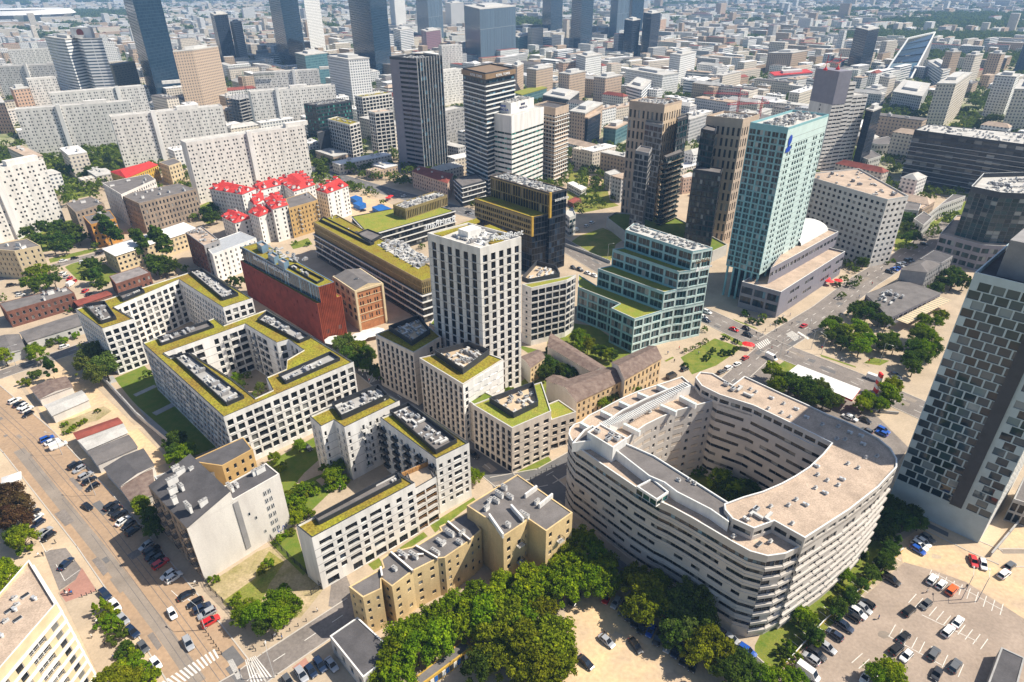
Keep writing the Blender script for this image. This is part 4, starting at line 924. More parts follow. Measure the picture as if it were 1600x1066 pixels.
r, P = bld('tenement_house', 'cream tenement at the left edge above the brick house', 'tenement', 'M1 -150 620 88 640 248 607 165 563', 16.0, T(5, 2.8, 0.3), 'cream_trim', 'bitumen', par=0.3)
chimneys(r, P, 16, 5, 15, 'white_render')
r, P = bld('tenement_house', 'dark brick and grey loft block behind the white U-shaped apartments', 'tenement', 'U2 945 668 1118 792 1260 740 1095 612', 18, T(5, 4.2, 0.5, 0.5), 'grey_wall', 'gravel_roof', par=0.5, edges=ed(T(5, 3), {**T(5, 4.5, 0.4, 0.5), 'm': 2}), mats=['brick', 'brick'])
hvac(r, offset(P, -2), 18, 5, 31)
r, P = bld('tenement_house', 'white tenement with zinc roof left of the red brick hall', 'tenement', 'M1 1255 600 1310 662 1580 560 1480 520', 15.5, T(5, 3.0, 0.3), 'white_render', 'zinc', par=0.2)
# red-roofed white cluster
def redroof(label, pts, z, rise=3.0, axis=None, hip=0.15, sp=None, wm='white_render', rm='red_roof', seed=0):
    P = ccw(para(GP(pts, z))); c = sum(P, Vector((0, 0)))/len(P); root = empty('apartment_house', (c.x, c.y, 0)); tag(root, label, 'apartment house', 'red-roofed white apartment houses'); FOOT.append(P)
    s = sp or T(6, 2.7, 0.36, 0.52); volume(root, P, 0, z, s, wm, rm, noroof=True, edges=ed({**s, 'pat': 'w.w'}, s)); pitched(root, P, z, rise, rm, 0.5, hip, axis=axis)
    chimneys(root, P, z+rise*0.5, 3, seed, 'white_render', (1.0, 1.6))
    for i in range(4):
        a, b_ = P[i], P[(i+1) % 4]; d = b_-a; az = math.degrees(atan2(d.y, -d.x)) % 360; n_ = Vector((d.y, -d.x)).normalized()
        if 60 <= az < 330 and d.length > 7 and rm == 'red_roof':
            for k in range(max(1, int(d.length/8))):
                p = a+d*((k+0.5)/max(1, int(d.length/8)))-n_*1.4-root.location.xy; e = MB(); e.box((0, 0, 0), (2.0, 2.4, 1.7), 0); w_, y0, y1 = 1.3, -1.5, 1.5
                e.face([(-w_, y0, 1.6), (0, y0, 2.7), (0, y1, 2.7), (-w_, y1, 1.6)][::-1], 1); e.face([(w_, y0, 1.6), (0, y0, 2.7), (0, y1, 2.7), (w_, y1, 1.6)], 1); e.face([(-w_, y0+0.3, 1.6), (w_, y0+0.3, 1.6), (0, y0+0.3, 2.7)], 0)
                e.build('dormer', [M['white_render'], M['red_roof']], root, (p.x, p.y, z+0.1), atan2(d.y, d.x))
    return root, P
redroof('long white apartment house with many red roof dormers, left in the red-roofed cluster', 'S6 165 275 480 330 610 275 340 215', 18, seed=1)
redroof('lowest white apartment house with red roof, front left in the cluster', 'S6 285 540 410 605 580 555 430 490', 12.5, sp=T(4), seed=2)
redroof('white apartment house with red roof joining the low one and the tall front one', 'S6 545 500 640 545 770 490 690 430', 18, seed=3)
redroof('tall white apartment house with red roof right beside the ochre tenement', 'S6 690 385 775 470 920 430 830 330', 21, 2.6, sp=T(7), seed=4)
redroof('white apartment house with red mansard in the inner yard of the cluster', 'S6 560 390 600 430 700 370 660 300', 17, seed=5)
redroof('white apartment house with long red roof at the back of the cluster', 'S6 580 250 650 290 870 230 790 185', 17, seed=6)
redroof('white apartment house with stepped red roof, rear right of the cluster', 'S6 820 190 980 300 1180 235 1060 125', 17, seed=7)
redroof('rightmost white apartment house with red roof facing the container yard', 'S6 1190 285 1300 320 1500 245 1400 175', 20, sp=T(7), seed=8)
r, P = bld('tenement_house', 'ochre tenement with grey roof squeezed between red-roofed houses', 'tenement', 'S6 900 372 930 465 1210 385 1120 305', 19, {**T(6, 2.8, 0.32), 'pat': 'wwpww'}, 'ochre_render', 'bitumen', par=0.2)
chimneys(r, P, 19, 2, 17, 'white_render')
# red corten hall, brick tower
r = empty('brewery_hall', (*G(X('U6 400 300')[0], 15), 0)); tag(r, 'rust-red ribbed hall with a blue glass roof storey and white lettering', 'hall')
P = ccw(GP('U6 28 195 650 545 845 480 240 150', 19.0)); FOOT.append(P)
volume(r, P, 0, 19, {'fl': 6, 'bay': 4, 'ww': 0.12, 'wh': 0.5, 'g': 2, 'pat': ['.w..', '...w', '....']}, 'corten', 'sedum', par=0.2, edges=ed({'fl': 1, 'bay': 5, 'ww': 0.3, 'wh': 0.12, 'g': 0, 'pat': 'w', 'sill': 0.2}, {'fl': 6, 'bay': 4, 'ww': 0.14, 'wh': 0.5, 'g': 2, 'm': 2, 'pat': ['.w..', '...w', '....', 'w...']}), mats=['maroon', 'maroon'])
P2 = ccw(GP('U6 35 85 660 408 787 368 190 40', 26.5)); volume(r, P2, 19, 26.5, {'fl': 0}, 'blue_sheet', 'sedum', par=0.2, edges=ed({'m': 2}, {'fl': 1, 'bay': 2.4, 'ww': 0.97, 'wh': 0.96, 'sill': 0.02, 'top': 0.05, 'glass': 'glass_blue', 'frame': 'blue_sheet', 'rec': 0.05}), mats=['corten', 'corten'])
for Q, z0, z1 in ((P, 0, 19.3), (P2, 19, 26.8)):
    a_, d_, l_ = wall_frame(Q); n_ = Vector((d_.y, -d_.x)); b = MB()
    for i in range(int(l_/0.8)+1):
        p = a_+d_*min(l_, i*0.8)+n_*0.15-r.location.xy; b.box((p.x, p.y, z0), (0.16, 0.35, z1-z0), 0, rz=atan2(d_.y, d_.x))
    b.build('ribs', [M['corten']], r)
for i in range(len(P2)):
    a_, b_ = P2[i], P2[(i+1) % 4]; d = b_-a_; az = math.degrees(atan2(d.y, -d.x)) % 360
    if 185 <= az < 330 and d.length > 15: text('BROWARY WARSZAWSKIE', 2.7, a_+d*0.17, d, 23.6, M['signal_white'], r, outw=0.2)
hvac(r, GP('U6 420 250 650 380 705 350 470 230', 26.6), 26.5, 16, 33, fence='dark_metal', fh=1.0)
hvac(r, GP('U6 100 60 470 220 560 190 230 30', 26.6), 26.5, 5, 34, kinds=(3, 1, 0))
gbox(r, 'U6 160 60 200 90 250 70 210 45', 26.5, 29.5, {'fl': 0}, 'blue_sheet', 'gravel_roof'); gbox(r, 'U6 250 150 300 180 340 160 290 130', 26.5, 29, {'fl': 0}, 'blue_sheet', 'gravel_roof'); gbox(r, 'U6 330 195 380 225 420 205 370 180', 26.5, 29, {'fl': 0}, 'blue_sheet', 'gravel_roof')
r = empty('brick_tower', (*G(X('U6 950 350')[0], 15), 0)); tag(r, 'square orange brick tower with cream edges and low grey gable roof', 'brick tower')
P = ccw(GP('U6 780 325 955 442 1170 378 995 262', 20.0)); FOOT.append(P)
volume(r, P, 0, 20, {'fl': 4, 'g': 2.5, 'top': 1.2, 'bay': 4, 'pat': 'w', 'ww': 0.3, 'wh': 0.5}, 'orange_brick', 'bitumen', par=0, noroof=True, edges=ed({'fl': 4, 'g': 4.5, 'top': 1.5, 'bay': 1.25, 'pat': '.ww.ww.ww.', 'ww': 0.55, 'wh': 0.6, 'glass': 'glass'}, {'fl': 4, 'g': 4, 'bay': 5, 'pat': 'w', 'ww': 0.6, 'wh': 0.7, 'glass': 'glass_warm', 'frame': 'brick', 'm': 1}), bands=(0.12, 0.3, [4.2, 8.2, 12.2, 16.2]), bandm='cream_trim')
for p in ccw(P): b = MB(); b.box((p.x-r.location.x, p.y-r.location.y, 0), (1.0, 1.0, 20.0), 0, rz=0.75); b.build('corner_pilaster', [M['cream_trim']], r)
O_ = offset(P, 0.35); b = MB(); b.prism([(p.x-r.location.x, p.y-r.location.y) for p in O_], 19.4, 20.4); b.build('cornice', [M['cream_trim']], r)
pitched(r, P, 20.45, 1.6, 'bitumen', -0.2, axis=False, wallm='cream_trim'); vents(r, 'U6 965 340', 21.8, (6,))
# gold-finned office
NB = {'fl': 4, 'g': 0.5, 'top': 0.5, 'bay': 2.0, 'ww': 0.9, 'wh': 0.7, 'rec': 0.2, 'glass': 'glass', 'frame': 'dark_metal', 'nv': 1}
NG = {'fl': 2, 'g': 0.2, 'top': 0.4, 'bay': 1.1, 'ww': 0.55, 'wh': 0.86, 'rec': 0.35, 'glass': 'glass', 'frame': 'gold_fin', 'nv': 1, 'sill': 0.05}
r = empty('office_building', (*G(X('M2 700 600')[0], 15), 0)); tag(r, 'long office with white floor bands below and gold fins above', 'office building')
P = ccw(GP('M2 345 470 1020 838 1180 790 500 420', 20.5)); FOOT.append(P)
volume(r, P, 0, 14.2, NB, 'dark_panel', 'sedum', par=0.3, bands=(0.5, 0.55, [3.4, 6.9, 10.4, 13.7]), bandm='white_metal')
P2 = offset(P, -0.6); volume(r, P2, 14.2, 20.8, NG, 'gold_fin', 'sedum', par=0.5, cop='gold_fin')
Q = para(P2); 
hvac(r, GP('M2 745 600 1000 750 1075 700 880 570', 21), 20.8, 12, 35, deck='light_roof'); vents(r, 'M2 570 510 620 525 470 440 500 435', 20.9, (2, 6))
gbox(r, 'M2 625 535 700 590 780 545 690 510', 20.8, 21.8, {'fl': 0}, 'dark_metal', 'bitumen'); gbox(r, 'M2 395 450 705 600 730 590 420 435', 20.8, 21.6, {'fl': 0}, 'dark_metal', 'sedum')
r = empty('office_building', (*G(X('M2 990 440')[0], 15), 0)); tag(r, 'office wing with white bands, green terrace and a small gold-finned penthouse', 'office building')
P = ccw(GP('M2 765 520 1000 600 1300 400 1225 390 850 380 640 460', 14.0)); P = ccw(GP('M2 700 545 768 525 1225 395 1040 345 590 430', 14.0)); FOOT.append(P)
volume(r, P, 0, 14, NB, 'dark_panel', 'sedum_green', par=0.4, bands=(0.5, 0.5, [3.4, 6.9, 10.4, 13.6]), bandm='white_metal')
P = ccw(para(GP('M2 845 362 922 388 1180 302', 20))); volume(r, P, 14, 20, {**NG, 'bay': 1.4, 'fl': 1}, 'gold_fin', 'light_roof', par=0.8, cop='gold_fin'); hvac(r, offset(P, -1.5), 20, 10, 36)
# black and gold office tower
BG = {'g': 0.5, 'top': 0.3, 'bay': 1.9, 'ww': 0.94, 'wh': 0.9, 'sill': 0.05, 'rec': 0.08, 'glass': 'glass_black', 'frame': 'dark_metal', 'nv': 1}
r = empty('office_tower', (*G(X('S5 600 500')[0], 20), 0)); tag(r, 'black glass office tower with gold framed slabs and green terraces', 'tower')
P = ccw(para(GP('S5 175 112 797 292 970 247', 43))); FOOT.append(P)
GF = {'fl': 1, 'bay': 2.0, 'ww': 0.86, 'wh': 0.93, 'sill': 0.03, 'rec': 0.4, 'glass': 'glass_warm', 'frame': 'gold_fin', 'm': 2, 'top': 0.5}
volume(r, P, 0, 30, {**BG, 'fl': 9}, 'dark_panel', 'bitumen', noroof=True); volume(r, P, 30, 43, {**BG, 'fl': 4}, 'dark_panel', 'light_roof', par=0.8, cop='copper', edges=ed({**BG, 'fl': 4}, {**GF, 'fl': 2}), mats=['gold_fin', 'gold_fin'])
hvac(r, offset(P, -2), 43, 11, 37, kinds=(1, 3, 0, 1)); ab = P
P3 = ccw(GP('S5 22 345 610 533 815 490 240 300', 32)); volume(r, P3, 0, 22, {**BG, 'fl': 6}, 'dark_panel', 'sedum'); volume(r, offset(P3, 0.5), 22, 32, {**BG, 'fl': 3}, 'dark_panel', 'sedum', par=0.5, cop='gold_frame', edges=ed({**BG, 'fl': 3}, {'fl': 3, 'bay': 1.6, 'ww': 0.8, 'wh': 0.62, 'rec': 0.5, 'glass': 'glass', 'm': 2, 'top': 0.6}), mats=['gold_fin', 'gold_fin'])
a_, d_, l_ = wall_frame(ab); text('accenture', 2.5, a_+d_*(l_*0.28), d_, 38.5, M['signal_white'], r)
for Q, z0, z1 in ((ab, 30.5, 44), (offset(P3, 0.5), 22, 32.7)):
    a_, d_, l_ = wall_frame(Q); b = MB(); p = a_+d_*0.2-r.location.xy; b.box((p.x, p.y, z0), (1.1, 1.1, z1-z0), 0, rz=atan2(d_.y, d_.x)); b.build('corner_frame', [M['gold_frame']], r)
bld('office_building', 'small pale glass annex behind the black and gold tower', 'office building', 'S5 940 480 1000 530 1065 505 1030 420', 12, {'fl': 3, 'bay': 3, 'ww': 0.9, 'wh': 0.5, 'glass': 'glass_teal'}, 'light_grey', 'light_roof')
# ruined tenement
RU = T(3, 2.5, 0.42, 0.6, 0.6, 0.8, glass='glass_warm', frame='cream_trim')
def ruin(label, pts, z, rise, axis=None, hip=0.0, sp=RU, wm='ruin_render'):
    P = ccw(GP(pts, z)); c = sum(P, Vector((0, 0)))/len(P); root = empty('ruined_house', (c.x, c.y, 0)); tag(root, label, 'ruined house', 'wings of the ruined tenement'); FOOT.append(P)
    volume(root, P, 0, z, sp, wm, 'rusty_sheet', noroof=True, edges=ed(sp, {'blank': True, 'm': 2}), mats=['gable_grey', 'gable_grey']); pitched(root, P, z, rise, 'rusty_sheet', 0.35, hip, axis=axis, wallm='gable_grey'); return root
ruin('ruined wing with brown sheet roof and white gable nearest the curved building', 'U8 400 585 600 757 1040 550 890 440', 9.5, 2.2)
ruin('tallest ruined wing with ornate stone parapet and brown roof at the plaza', 'U8 925 395 1045 548 1382 352 1270 242', 12.0, 2.5)
ruin('long narrow ruined rear wing with patched brown roof among the trees', 'U8 330 240 740 480 880 450 365 128', 8.5, 1.2)
ruin('small ruined annex with brown gabled roof beside the tower lawn', 'U8 80 345 172 442 300 345 232 280', 8.0, 1.2)
ruin('short ruined wing with white plastered end and jagged roof', 'U8 318 550 520 650 600 580 450 520', 9.0, 1.2)
# ---- panel slabs
SLB = {'fl': 15, 'g': 2.0, 'top': 1.0, 'bay': 2.1, 'ww': 0.5, 'wh': 0.46, 'sill': 0.34, 'rec': 0.3, 'pat': ['ww.', 'ww.', '.ww'], 'glass': 'glass_grey', 'lod': 1}
def slab(label, L, R_, z, depth=12, sp=None, wall='white_stone', gapat=None, roof='light_roof', group='white panel slabs'):
    a, b_ = GP(L+' '+R_, z); d = (b_-a).normalized(); n_ = Vector((-d.y, d.x))
    if n_.dot(a) < 0: n_ = -n_
    P = ccw([a, b_, b_+n_*depth, a+n_*depth]); c = sum(P, Vector((0, 0)))/4; root = empty('panel_block', (c.x, c.y, 0)); tag(root, label, 'apartment block', group); FOOT.append(P)
    s = dict(sp or SLB); s['fl'] = max(4, round((z-3)/2.75))
    volume(root, P, 0, z, {'fl': 0}, wall, roof, par=0.8, edges=[(lambda az: (az-50, az+50, s))(math.degrees(atan2((-n_).x, (-n_).y)) % 360)])
    if gapat is not None:          # stair shaft: blank raised strip
        p = a+(b_-a)*gapat-n_*0.7; b = MB(); b.box((p.x-c.x, p.y-c.y, 0), (3.4, 2.2, z+2.6), 0, rz=atan2(d.y, d.x)); b.build('stair_shaft', [M['white_render']], root)
        b = MB(); p = a+(b_-a)*gapat*1.9+n_*depth*0.5; b.box((p.x-c.x, p.y-c.y, z), (18, 5, 3), 0, rz=atan2(d.y, d.x)); b.build('plant_room', [M[wall]], root)
    return root
slab('long white panel slab with loggia rows, leftmost above the park trees', 'T1 90 682', 'T1 805 628', 42, gapat=0.36)
slab('white panel slab directly behind the park trees, second from the left', 'T1 682 727', 'T1 1372 658', 42, gapat=0.36)
slab('nearest white panel slab, just behind the red roofs', 'T1 1147 888', 'T2 300 778', 42, gapat=0.5)
slab('white panel slab behind the leftmost slab, with a pale long roof', 'T1 305 582', 'T1 888 533', 42, gapat=0.7)
slab('white panel slab cut by the left picture edge, above the dark trees', 'F -75 280', 'M1 268 83', 42, gapat=0.42)
slab('white panel slab right of the beige hotel', 'F 391 145', 'T2 487 528', 42, gapat=0.3)
slab('white panel slab with a stair shaft behind the slab near the hotel', 'F 396 115', 'T2 388 432', 42, gapat=0.6)
slab('white panel slab in the far left behind the peach office', 'F -10 105', 'T1 350 400', 42, gapat=0.5)
slab('short white panel block beneath the round banded tower', 'T1 165 492', 'T1 345 478', 42)
slab('yellowish panel block with flat grey roof right of the banded round tower', 'T1 692 405', 'T1 832 382', 42, wall='cream_trim')
slab('cream panel block in the far left distance below the stadium', 'T1 45 312', 'T1 300 300', 38)
slab('white panel block between the black striped and white-banded towers', 'T2 1155 440', 'T2 1275 425', 40)
slab('grey ribbed tall block right behind the black striped tower', 'T2 1170 690', 'T2 1285 665', 36, wall='concrete')
slab('cream slab block seen between dark towers', 'F 690 72', 'F 722 70', 45)
# ---- mid towers
r, P = bld('office_tower', 'black office tower with white vertical stripes in the middle distance', 'tower', 'S7 38 125 225 140 400 118', 85, {'fl': 24, 'bay': 3.2, 'ww': 0.86, 'wh': 0.6, 'rec': 0.5, 'glass': 'glass_black', 'nv': 1, 'lod': 1, 'g': 1}, 'dark_panel', 'light_roof', par=2.0,
    edges=ed({'fl': 24, 'bay': 3.4, 'ww': 0.86, 'wh': 0.86, 'rec': 0.4, 'glass': 'glass_blue', 'g': 1, 'lod': 1}, {'fl': 24, 'bay': 9, 'pat': '.ww.', 'ww': 1.0, 'wh': 0.5, 'glass': 'glass_black', 'm': 2, 'lod': 1, 'g': 1}), mats=['mauve_panel', 'mauve_panel'])
a_, d_, l_ = wall_frame(P); n_ = Vector((d_.y, -d_.x)); b = MB()
for i in range(10): p = a_+d_*(l_*i/9)+n_*0.3-r.location.xy; b.box((p.x, p.y, 0), (0.3, 0.7, 87.5), 0, rz=atan2(d_.y, d_.x))
b.build('stripes', [M['light_grey']], r)
hvac(r, offset(ccw(P), -4), 85, 8, 38)
z = hz('F 759 298', 'S7 705 240')
r, P = bld('office_tower', 'tall white-banded glass tower with a copper crown', 'tower', 'S7 545 205 705 240 905 203', z, {'fl': 30, 'bay': 4, 'ww': 1.0, 'wh': 0.62, 'rec': 0.3, 'glass': 'glass_blue', 'lod': 1, 'pat': 'w', 'g': 1, 'top': 3.4}, 'dark_panel', 'light_roof', par=1.5,
    bands=(0.6, 0.8, [2+3.05*i for i in range(int((z-6)/3.05))]), bandm='white_metal')
bands_P = P; b = MB(); b.prism([(p.x-r.location.x, p.y-r.location.y) for p in offset(P, 0.8)], z-2.6, z+0.6); b.build('crown', [M['copper']], r)
a_, d_, l_ = wall_frame(P); text('ROYAL TOWER', 2.4, a_+d_*(l_*0.3), d_, z-2.0, M['signal_white'], r, outw=1.1)
for i in range(4):
    a2, b2 = P[i], P[(i+1) % 4]; d = b2-a2; az = math.degrees(atan2(d.y, -d.x)) % 360
    if 185 <= az < 330: text('ROYAL TOWER', 2.4, a2+d*0.4, d, z-2.0, M['signal_white'], r, outw=1.1)
zb = hz('F 797 306', 'S7 885 540')
r, P = bld('office_tower', 'white office tower with green window bands and a boxed rooftop carrying bank lettering', 'tower', 'S7 735 515 885 540 1110 475', zb, {'fl': 13, 'bay': 5.5, 'ww': 0.98, 'wh': 0.4, 'sill': 0.3, 'rec': 0.15, 'glass': 'glass_green', 'nv': 3, 'g': 1, 'top': 10}, 'white_render', 'light_roof', par=0.6,
    edges=ed(None, {'fl': 13, 'bay': 8, 'ww': 0.98, 'wh': 0.4, 'glass': 'glass_green', 'top': 10, 'rec': 0.15}))
P2 = ccw(para(GP('S7 770 442 880 456 1040 415', zb+6.5))); volume(r, P2, zb, zb+6.5, {'fl': 0}, 'white_render', 'light_roof', par=0.5); hvac(r, offset(P2, -1.5), zb+6.5, 12, 39)
a_, d_, l_ = wall_frame(P2); text('BANK', 2.1, a_+d_*(l_*0.42), d_, zb+3.9, M['sign_dark'], r); text('PEKAO S.A.', 2.1, a_+d_*(l_*0.36), d_, zb+1.5, M['sign_dark'], r)
for i in range(4):
    a2, b2 = P2[i], P2[(i+1) % 4]; d = b2-a2; az = math.degrees(atan2(d.y, -d.x)) % 360
    if 185 <= az < 330: text('BANK', 2.1, a2+d*0.32, d, zb+3.9, M['sign_blue'], r); text('PEKAO S.A.', 2.1, a2+d*0.14, d, zb+1.5, M['sign_blue'], r)
z = hz('F 866 281', 'F 868 168')
r, P = bld('residential_tower', 'brown residential tower with thin white floor edges right of the bank tower', 'tower', 'F 834 163 868 169 889 163', z, {'fl': round(z/3.1), 'bay': 3.4, 'ww': 0.72, 'wh': 0.62, 'rec': 0.4, 'glass': 'glass', 'lod': 1, 'top': 4}, 'brown_stone', 'bitumen_dark', par=1.0,
    bands=(0.7, 0.4, [2.4+3.1*i for i in range(int((z-5)/3.1))]), bandm='white_metal')
A_, B_ = G((1276.3, 268.2)), G((1328, 261)); dA = (B_-A_).normalized(); f_ = G(X('U4 240 98')[0], 75)-G(X('U4 438 128')[0], 75); L_ = (B_-A_).length
r = empty('office_tower', (A_.x, A_.y, 0)); tag(r, 'two-tone grey and white stepped tower with balcony bands behind the turquoise tower', 'tower')
for s0, s1, zz in ((0, 0.36, 75), (0.36, 0.56, 67), (0.56, 1.0, 57)):
    P = ccw([A_+dA*L_*s0, A_+dA*L_*s1, A_+dA*L_*s1+f_, A_+dA*L_*s0+f_]); FOOT.append(P)
    volume(r, P, 0, zz, {'fl': 0}, 'white_stone', 'light_roof', edges=ed({'fl': int(zz/3), 'bay': 5, 'pat': 'W', 'ww': 0.8, 'wh': 0.42, 'glass': 'glass', 'lod': 1, 'rec': 0.6}, {'fl': int(zz/3.2), 'bay': 16, 'ww': 0.07, 'wh': 0.4, 'glass': 'glass'}))
P = ccw([A_, A_+dA*L_*0.36, A_+dA*L_*0.36+f_, A_+f_]); O_ = offset(P, 0.15); b = MB(); b.prism([(p.x-A_.x, p.y-A_.y) for p in O_], 52, 76.2); b.build('cladding', [M['mauve_panel']], r)
zt_ = 76.3
for s_ in (-6, 5):
    b = MB(); b.cyl((0, 0, 0), 1.6, 1.2, 0, 8); b.cyl((0, 0, 1.2), 0.9, 1.6, 0, 8, 0.3); b.bar((0, 0, 1), (0.5, 0.5, 11), 0.2, 0); b.bar((0, 0, 5), (6, 1, 8), 0.18, 0); b.bar((0, 0, 5), (-3, -1, 4), 0.18, 0); b.build('red_antenna', [M['signal_red']], r, (s_-2, 9+s_*0.3, zt_))
SL2 = {'fl': 11, 'bay': 3.4, 'ww': 0.5, 'wh': 0.5, 'rec': 0.25, 'glass': 'glass', 'g': 1, 'top': 1}
r, P = bld('apartment_block', 'long pale grey apartment block right of the turquoise tower with stepped corner', 'apartment block', 'M4 200 165 740 322 868 300 560 130', 37.5, SL2, 'light_grey', 'gravel_roof', par=0.8, edges=ed({**SL2, 'm': 2}, SL2), mats=['white_stone', 'white_stone'])
hvac(r, offset(ccw(P), -3), 37.5, 1.5, 40)
# white lattice flats and dark green office
LT_ = {'fl': 9, 'bay': 4.2, 'ww': 0.84, 'wh': 0.78, 'rec': 0.6, 'glass': 'glass', 'g': 3, 'top': 0.6}
r, P = bld('apartment_block', 'white lattice-framed apartment block with dark glass, left of two', 'apartment block', 'U3 278 372 508 432 612 402', 31, LT_, 'white_stone', 'sedum'); hvac(r, offset(ccw(P), -5), 31, 8, 41)
r, P = bld('apartment_block', 'white lattice-framed apartment block close to the black striped tower', 'apartment block', 'U3 702 288 770 305 962 282', 38, {**LT_, 'fl': 11}, 'white_stone', 'gravel_roof'); hvac(r, offset(ccw(P), -5), 38, 8, 42)
r, P = bld('apartment_block', 'white lattice-framed apartment block farther back with planted terraces', 'apartment block', 'U3 562 128 638 142 945 98', 36, {**LT_, 'fl': 10, 'lod': 1}, 'white_stone', 'sedum'); hvac(r, offset(ccw(P), -5), 36, 6, 43)
bld('low_gallery', 'low white colonnade between the lattice-framed blocks', 'building', 'U3 600 820 625 828 905 830 890 800', 4.5, {'fl': 1, 'bay': 3.4, 'ww': 0.86, 'wh': 0.86, 'rec': 1.0, 'glass': 'glass'}, 'white_stone', 'light_roof', foot=False)
r, P = bld('office_building', 'dark green glass office with boxed roof plant', 'office building', 'U3 28 212 162 232 525 180', 36, {'fl': 11, 'bay': 3.6, 'ww': 0.86, 'wh': 0.7, 'rec': 0.2, 'glass': 'glass_green', 'nv': 2}, 'dark_panel', 'bitumen')
hvac(r, offset(ccw(P), -4), 36, 6, 44); gbox(r, 'U3 165 510 180 530 300 490 280 480', 0, 22, {'fl': 0}, 'dark_panel')
r = redroof('pink tenement with dark red roof at the foot of the black striped tower', 'M2 962 148 1180 222 1215 165 1010 118', 12.5, 2.0, sp=T(4, 3), wm='pink_stone', rm='rust_roof', seed=21)[0]; r['group'] = ''; del r['group']
bld('office_building', 'small dark office with white floor bands beside the pink tenement', 'office building', 'M2 1222 195 1272 242 1412 205', 14, {'fl': 4, 'bay': 3, 'ww': 0.94, 'wh': 0.7, 'glass': 'glass'}, 'dark_panel', 'bitumen', bands=(0.6, 0.4, [3.2, 6.6, 10, 13]), bandm='white_metal')
# glass complex on the right
GC = {'fl': 11, 'bay': 3, 'ww': 0.94, 'wh': 0.9, 'rec': 0.1, 'glass': 'glass_teal', 'nv': 1, 'frame': 'light_grey', 'g': 14, 'sill': 0.06}
r, P = bld('office_building', 'faceted dark glass office with white roof rim and green corner sign', 'office building', 'M4 1255 240 1440 278 1700 290 1700 150 1330 160', hz('M4 1320 700', 'M4 1440 278'), GC, 'dark_panel', 'light_roof', par=2.5, cop='white_metal')
P2 = offset(ccw(P), 6); volume(r, P2, 0, 14, {'fl': 3, 'bay': 4, 'ww': 0.8, 'wh': 0.6, 'glass': 'glass_teal'}, 'mauve_panel', 'gravel_roof', par=0.8, cop='light_grey')
hvac(r, offset(ccw(P), -5), hz('M4 1320 700', 'M4 1440 278'), 6, 45)
shed('low restaurant building with grey roof, roof plant and cream slatted awning', 'S1 45 785 400 615 130 525 -120 620', 5.0, 0.4, 'bitumen', 'mauve_panel', {'fl': 1, 'bay': 4, 'ww': 0.8, 'wh': 0.6, 'g': 0.4}, name='restaurant_building')
rr = [o for o in bpy.data.objects if o.name.startswith('restaurant_building')][0]; hvac(rr, GP('S1 -60 640 60 700 140 640 20 600', 5.5), 5.4, 9, 46, kinds=(1, 3, 0))
p, q = GP('S1 95 800 400 640', 4.2); d = q-p; b = MB(); n_ = Vector((d.y, -d.x)).normalized(); n_ = n_ if n_.y < 0 else -n_
m_ = (p+q)/2+n_*2.2-rr.location.xy; b.box((m_.x, m_.y, 4.2), (d.length, 5, 0.12), 0, rz=atan2(d.y, d.x), bottom=True)
for i in range(18): pp = p+d*(i+0.5)/18+n_*2.2-rr.location.xy; b.box((pp.x, pp.y, 4.34), (0.2, 5, 0.12), 1, rz=atan2(d.y, d.x))
b.build('awning', [M['cream_trim'], M['light_roof']], rr)
r, P = bld('tenement_house', 'small grey house with hexagonal blank gable beside the restaurant', 'tenement', 'S1 125 450 305 470 400 410 250 385', 10.5, T(3, 2.8), 'grey_wall', 'bitumen', par=0.1, edges=ed(T(3, 2.8), {'blank': True})); pitched(r, P, 10.6, 2.6, 'bitumen', 0.2, 0.3, wallm='grey_wall', name='mansard_roof')
r, P = bld('tenement_house', 'small house with dark slate roof behind the hexagonal gable', 'tenement', 'S1 255 375 405 405 485 355 350 315', 11, T(3, 2.8), 'grey_wall', 'bitumen_dark', par=0.1)
r, P = bld('office_building', 'wide dark office complex with many horizontal louvre floors, upper right', 'office building', 'T4 905 800 1700 905 1700 830 985 765', hz('F 1437 280', 'T4 905 800'), {'fl': 9, 'bay': 5, 'ww': 0.96, 'wh': 0.6, 'rec': 0.3, 'glass': 'glass_grey', 'lod': 1}, 'dark_panel', 'light_roof', par=0.6, bands=(0.9, 0.3, [3+3.3*i for i in range(9)]), bandm='light_grey')
hvac(r, offset(ccw(P), -3), hz('F 1437 280', 'T4 905 800'), 2, 47)
for s_, l_ in (('T4 590 870 680 890 800 885 740 840', 'low grey loft building with tall windows left of the dark louvred complex'), ('T4 560 960 620 985 700 960 640 925', 'small grey annex with chimneys near the dark louvred complex'), ('M4 980 420 1060 360 1220 300 1140 290', 'low school-like building with grey roof behind the running track'), ('M4 820 380 930 390 945 350 860 335', 'small white house beside the red sports court'), ('M4 900 440 960 480 1015 430 960 395', 'low cream pavilion near the green lawn')):
    bld('low_building', l_, 'building', s_, 9, {'fl': 2, 'bay': 3, 'ww': 0.5, 'wh': 0.5, 'lod': 1}, 'light_grey', 'bitumen', par=0.4)
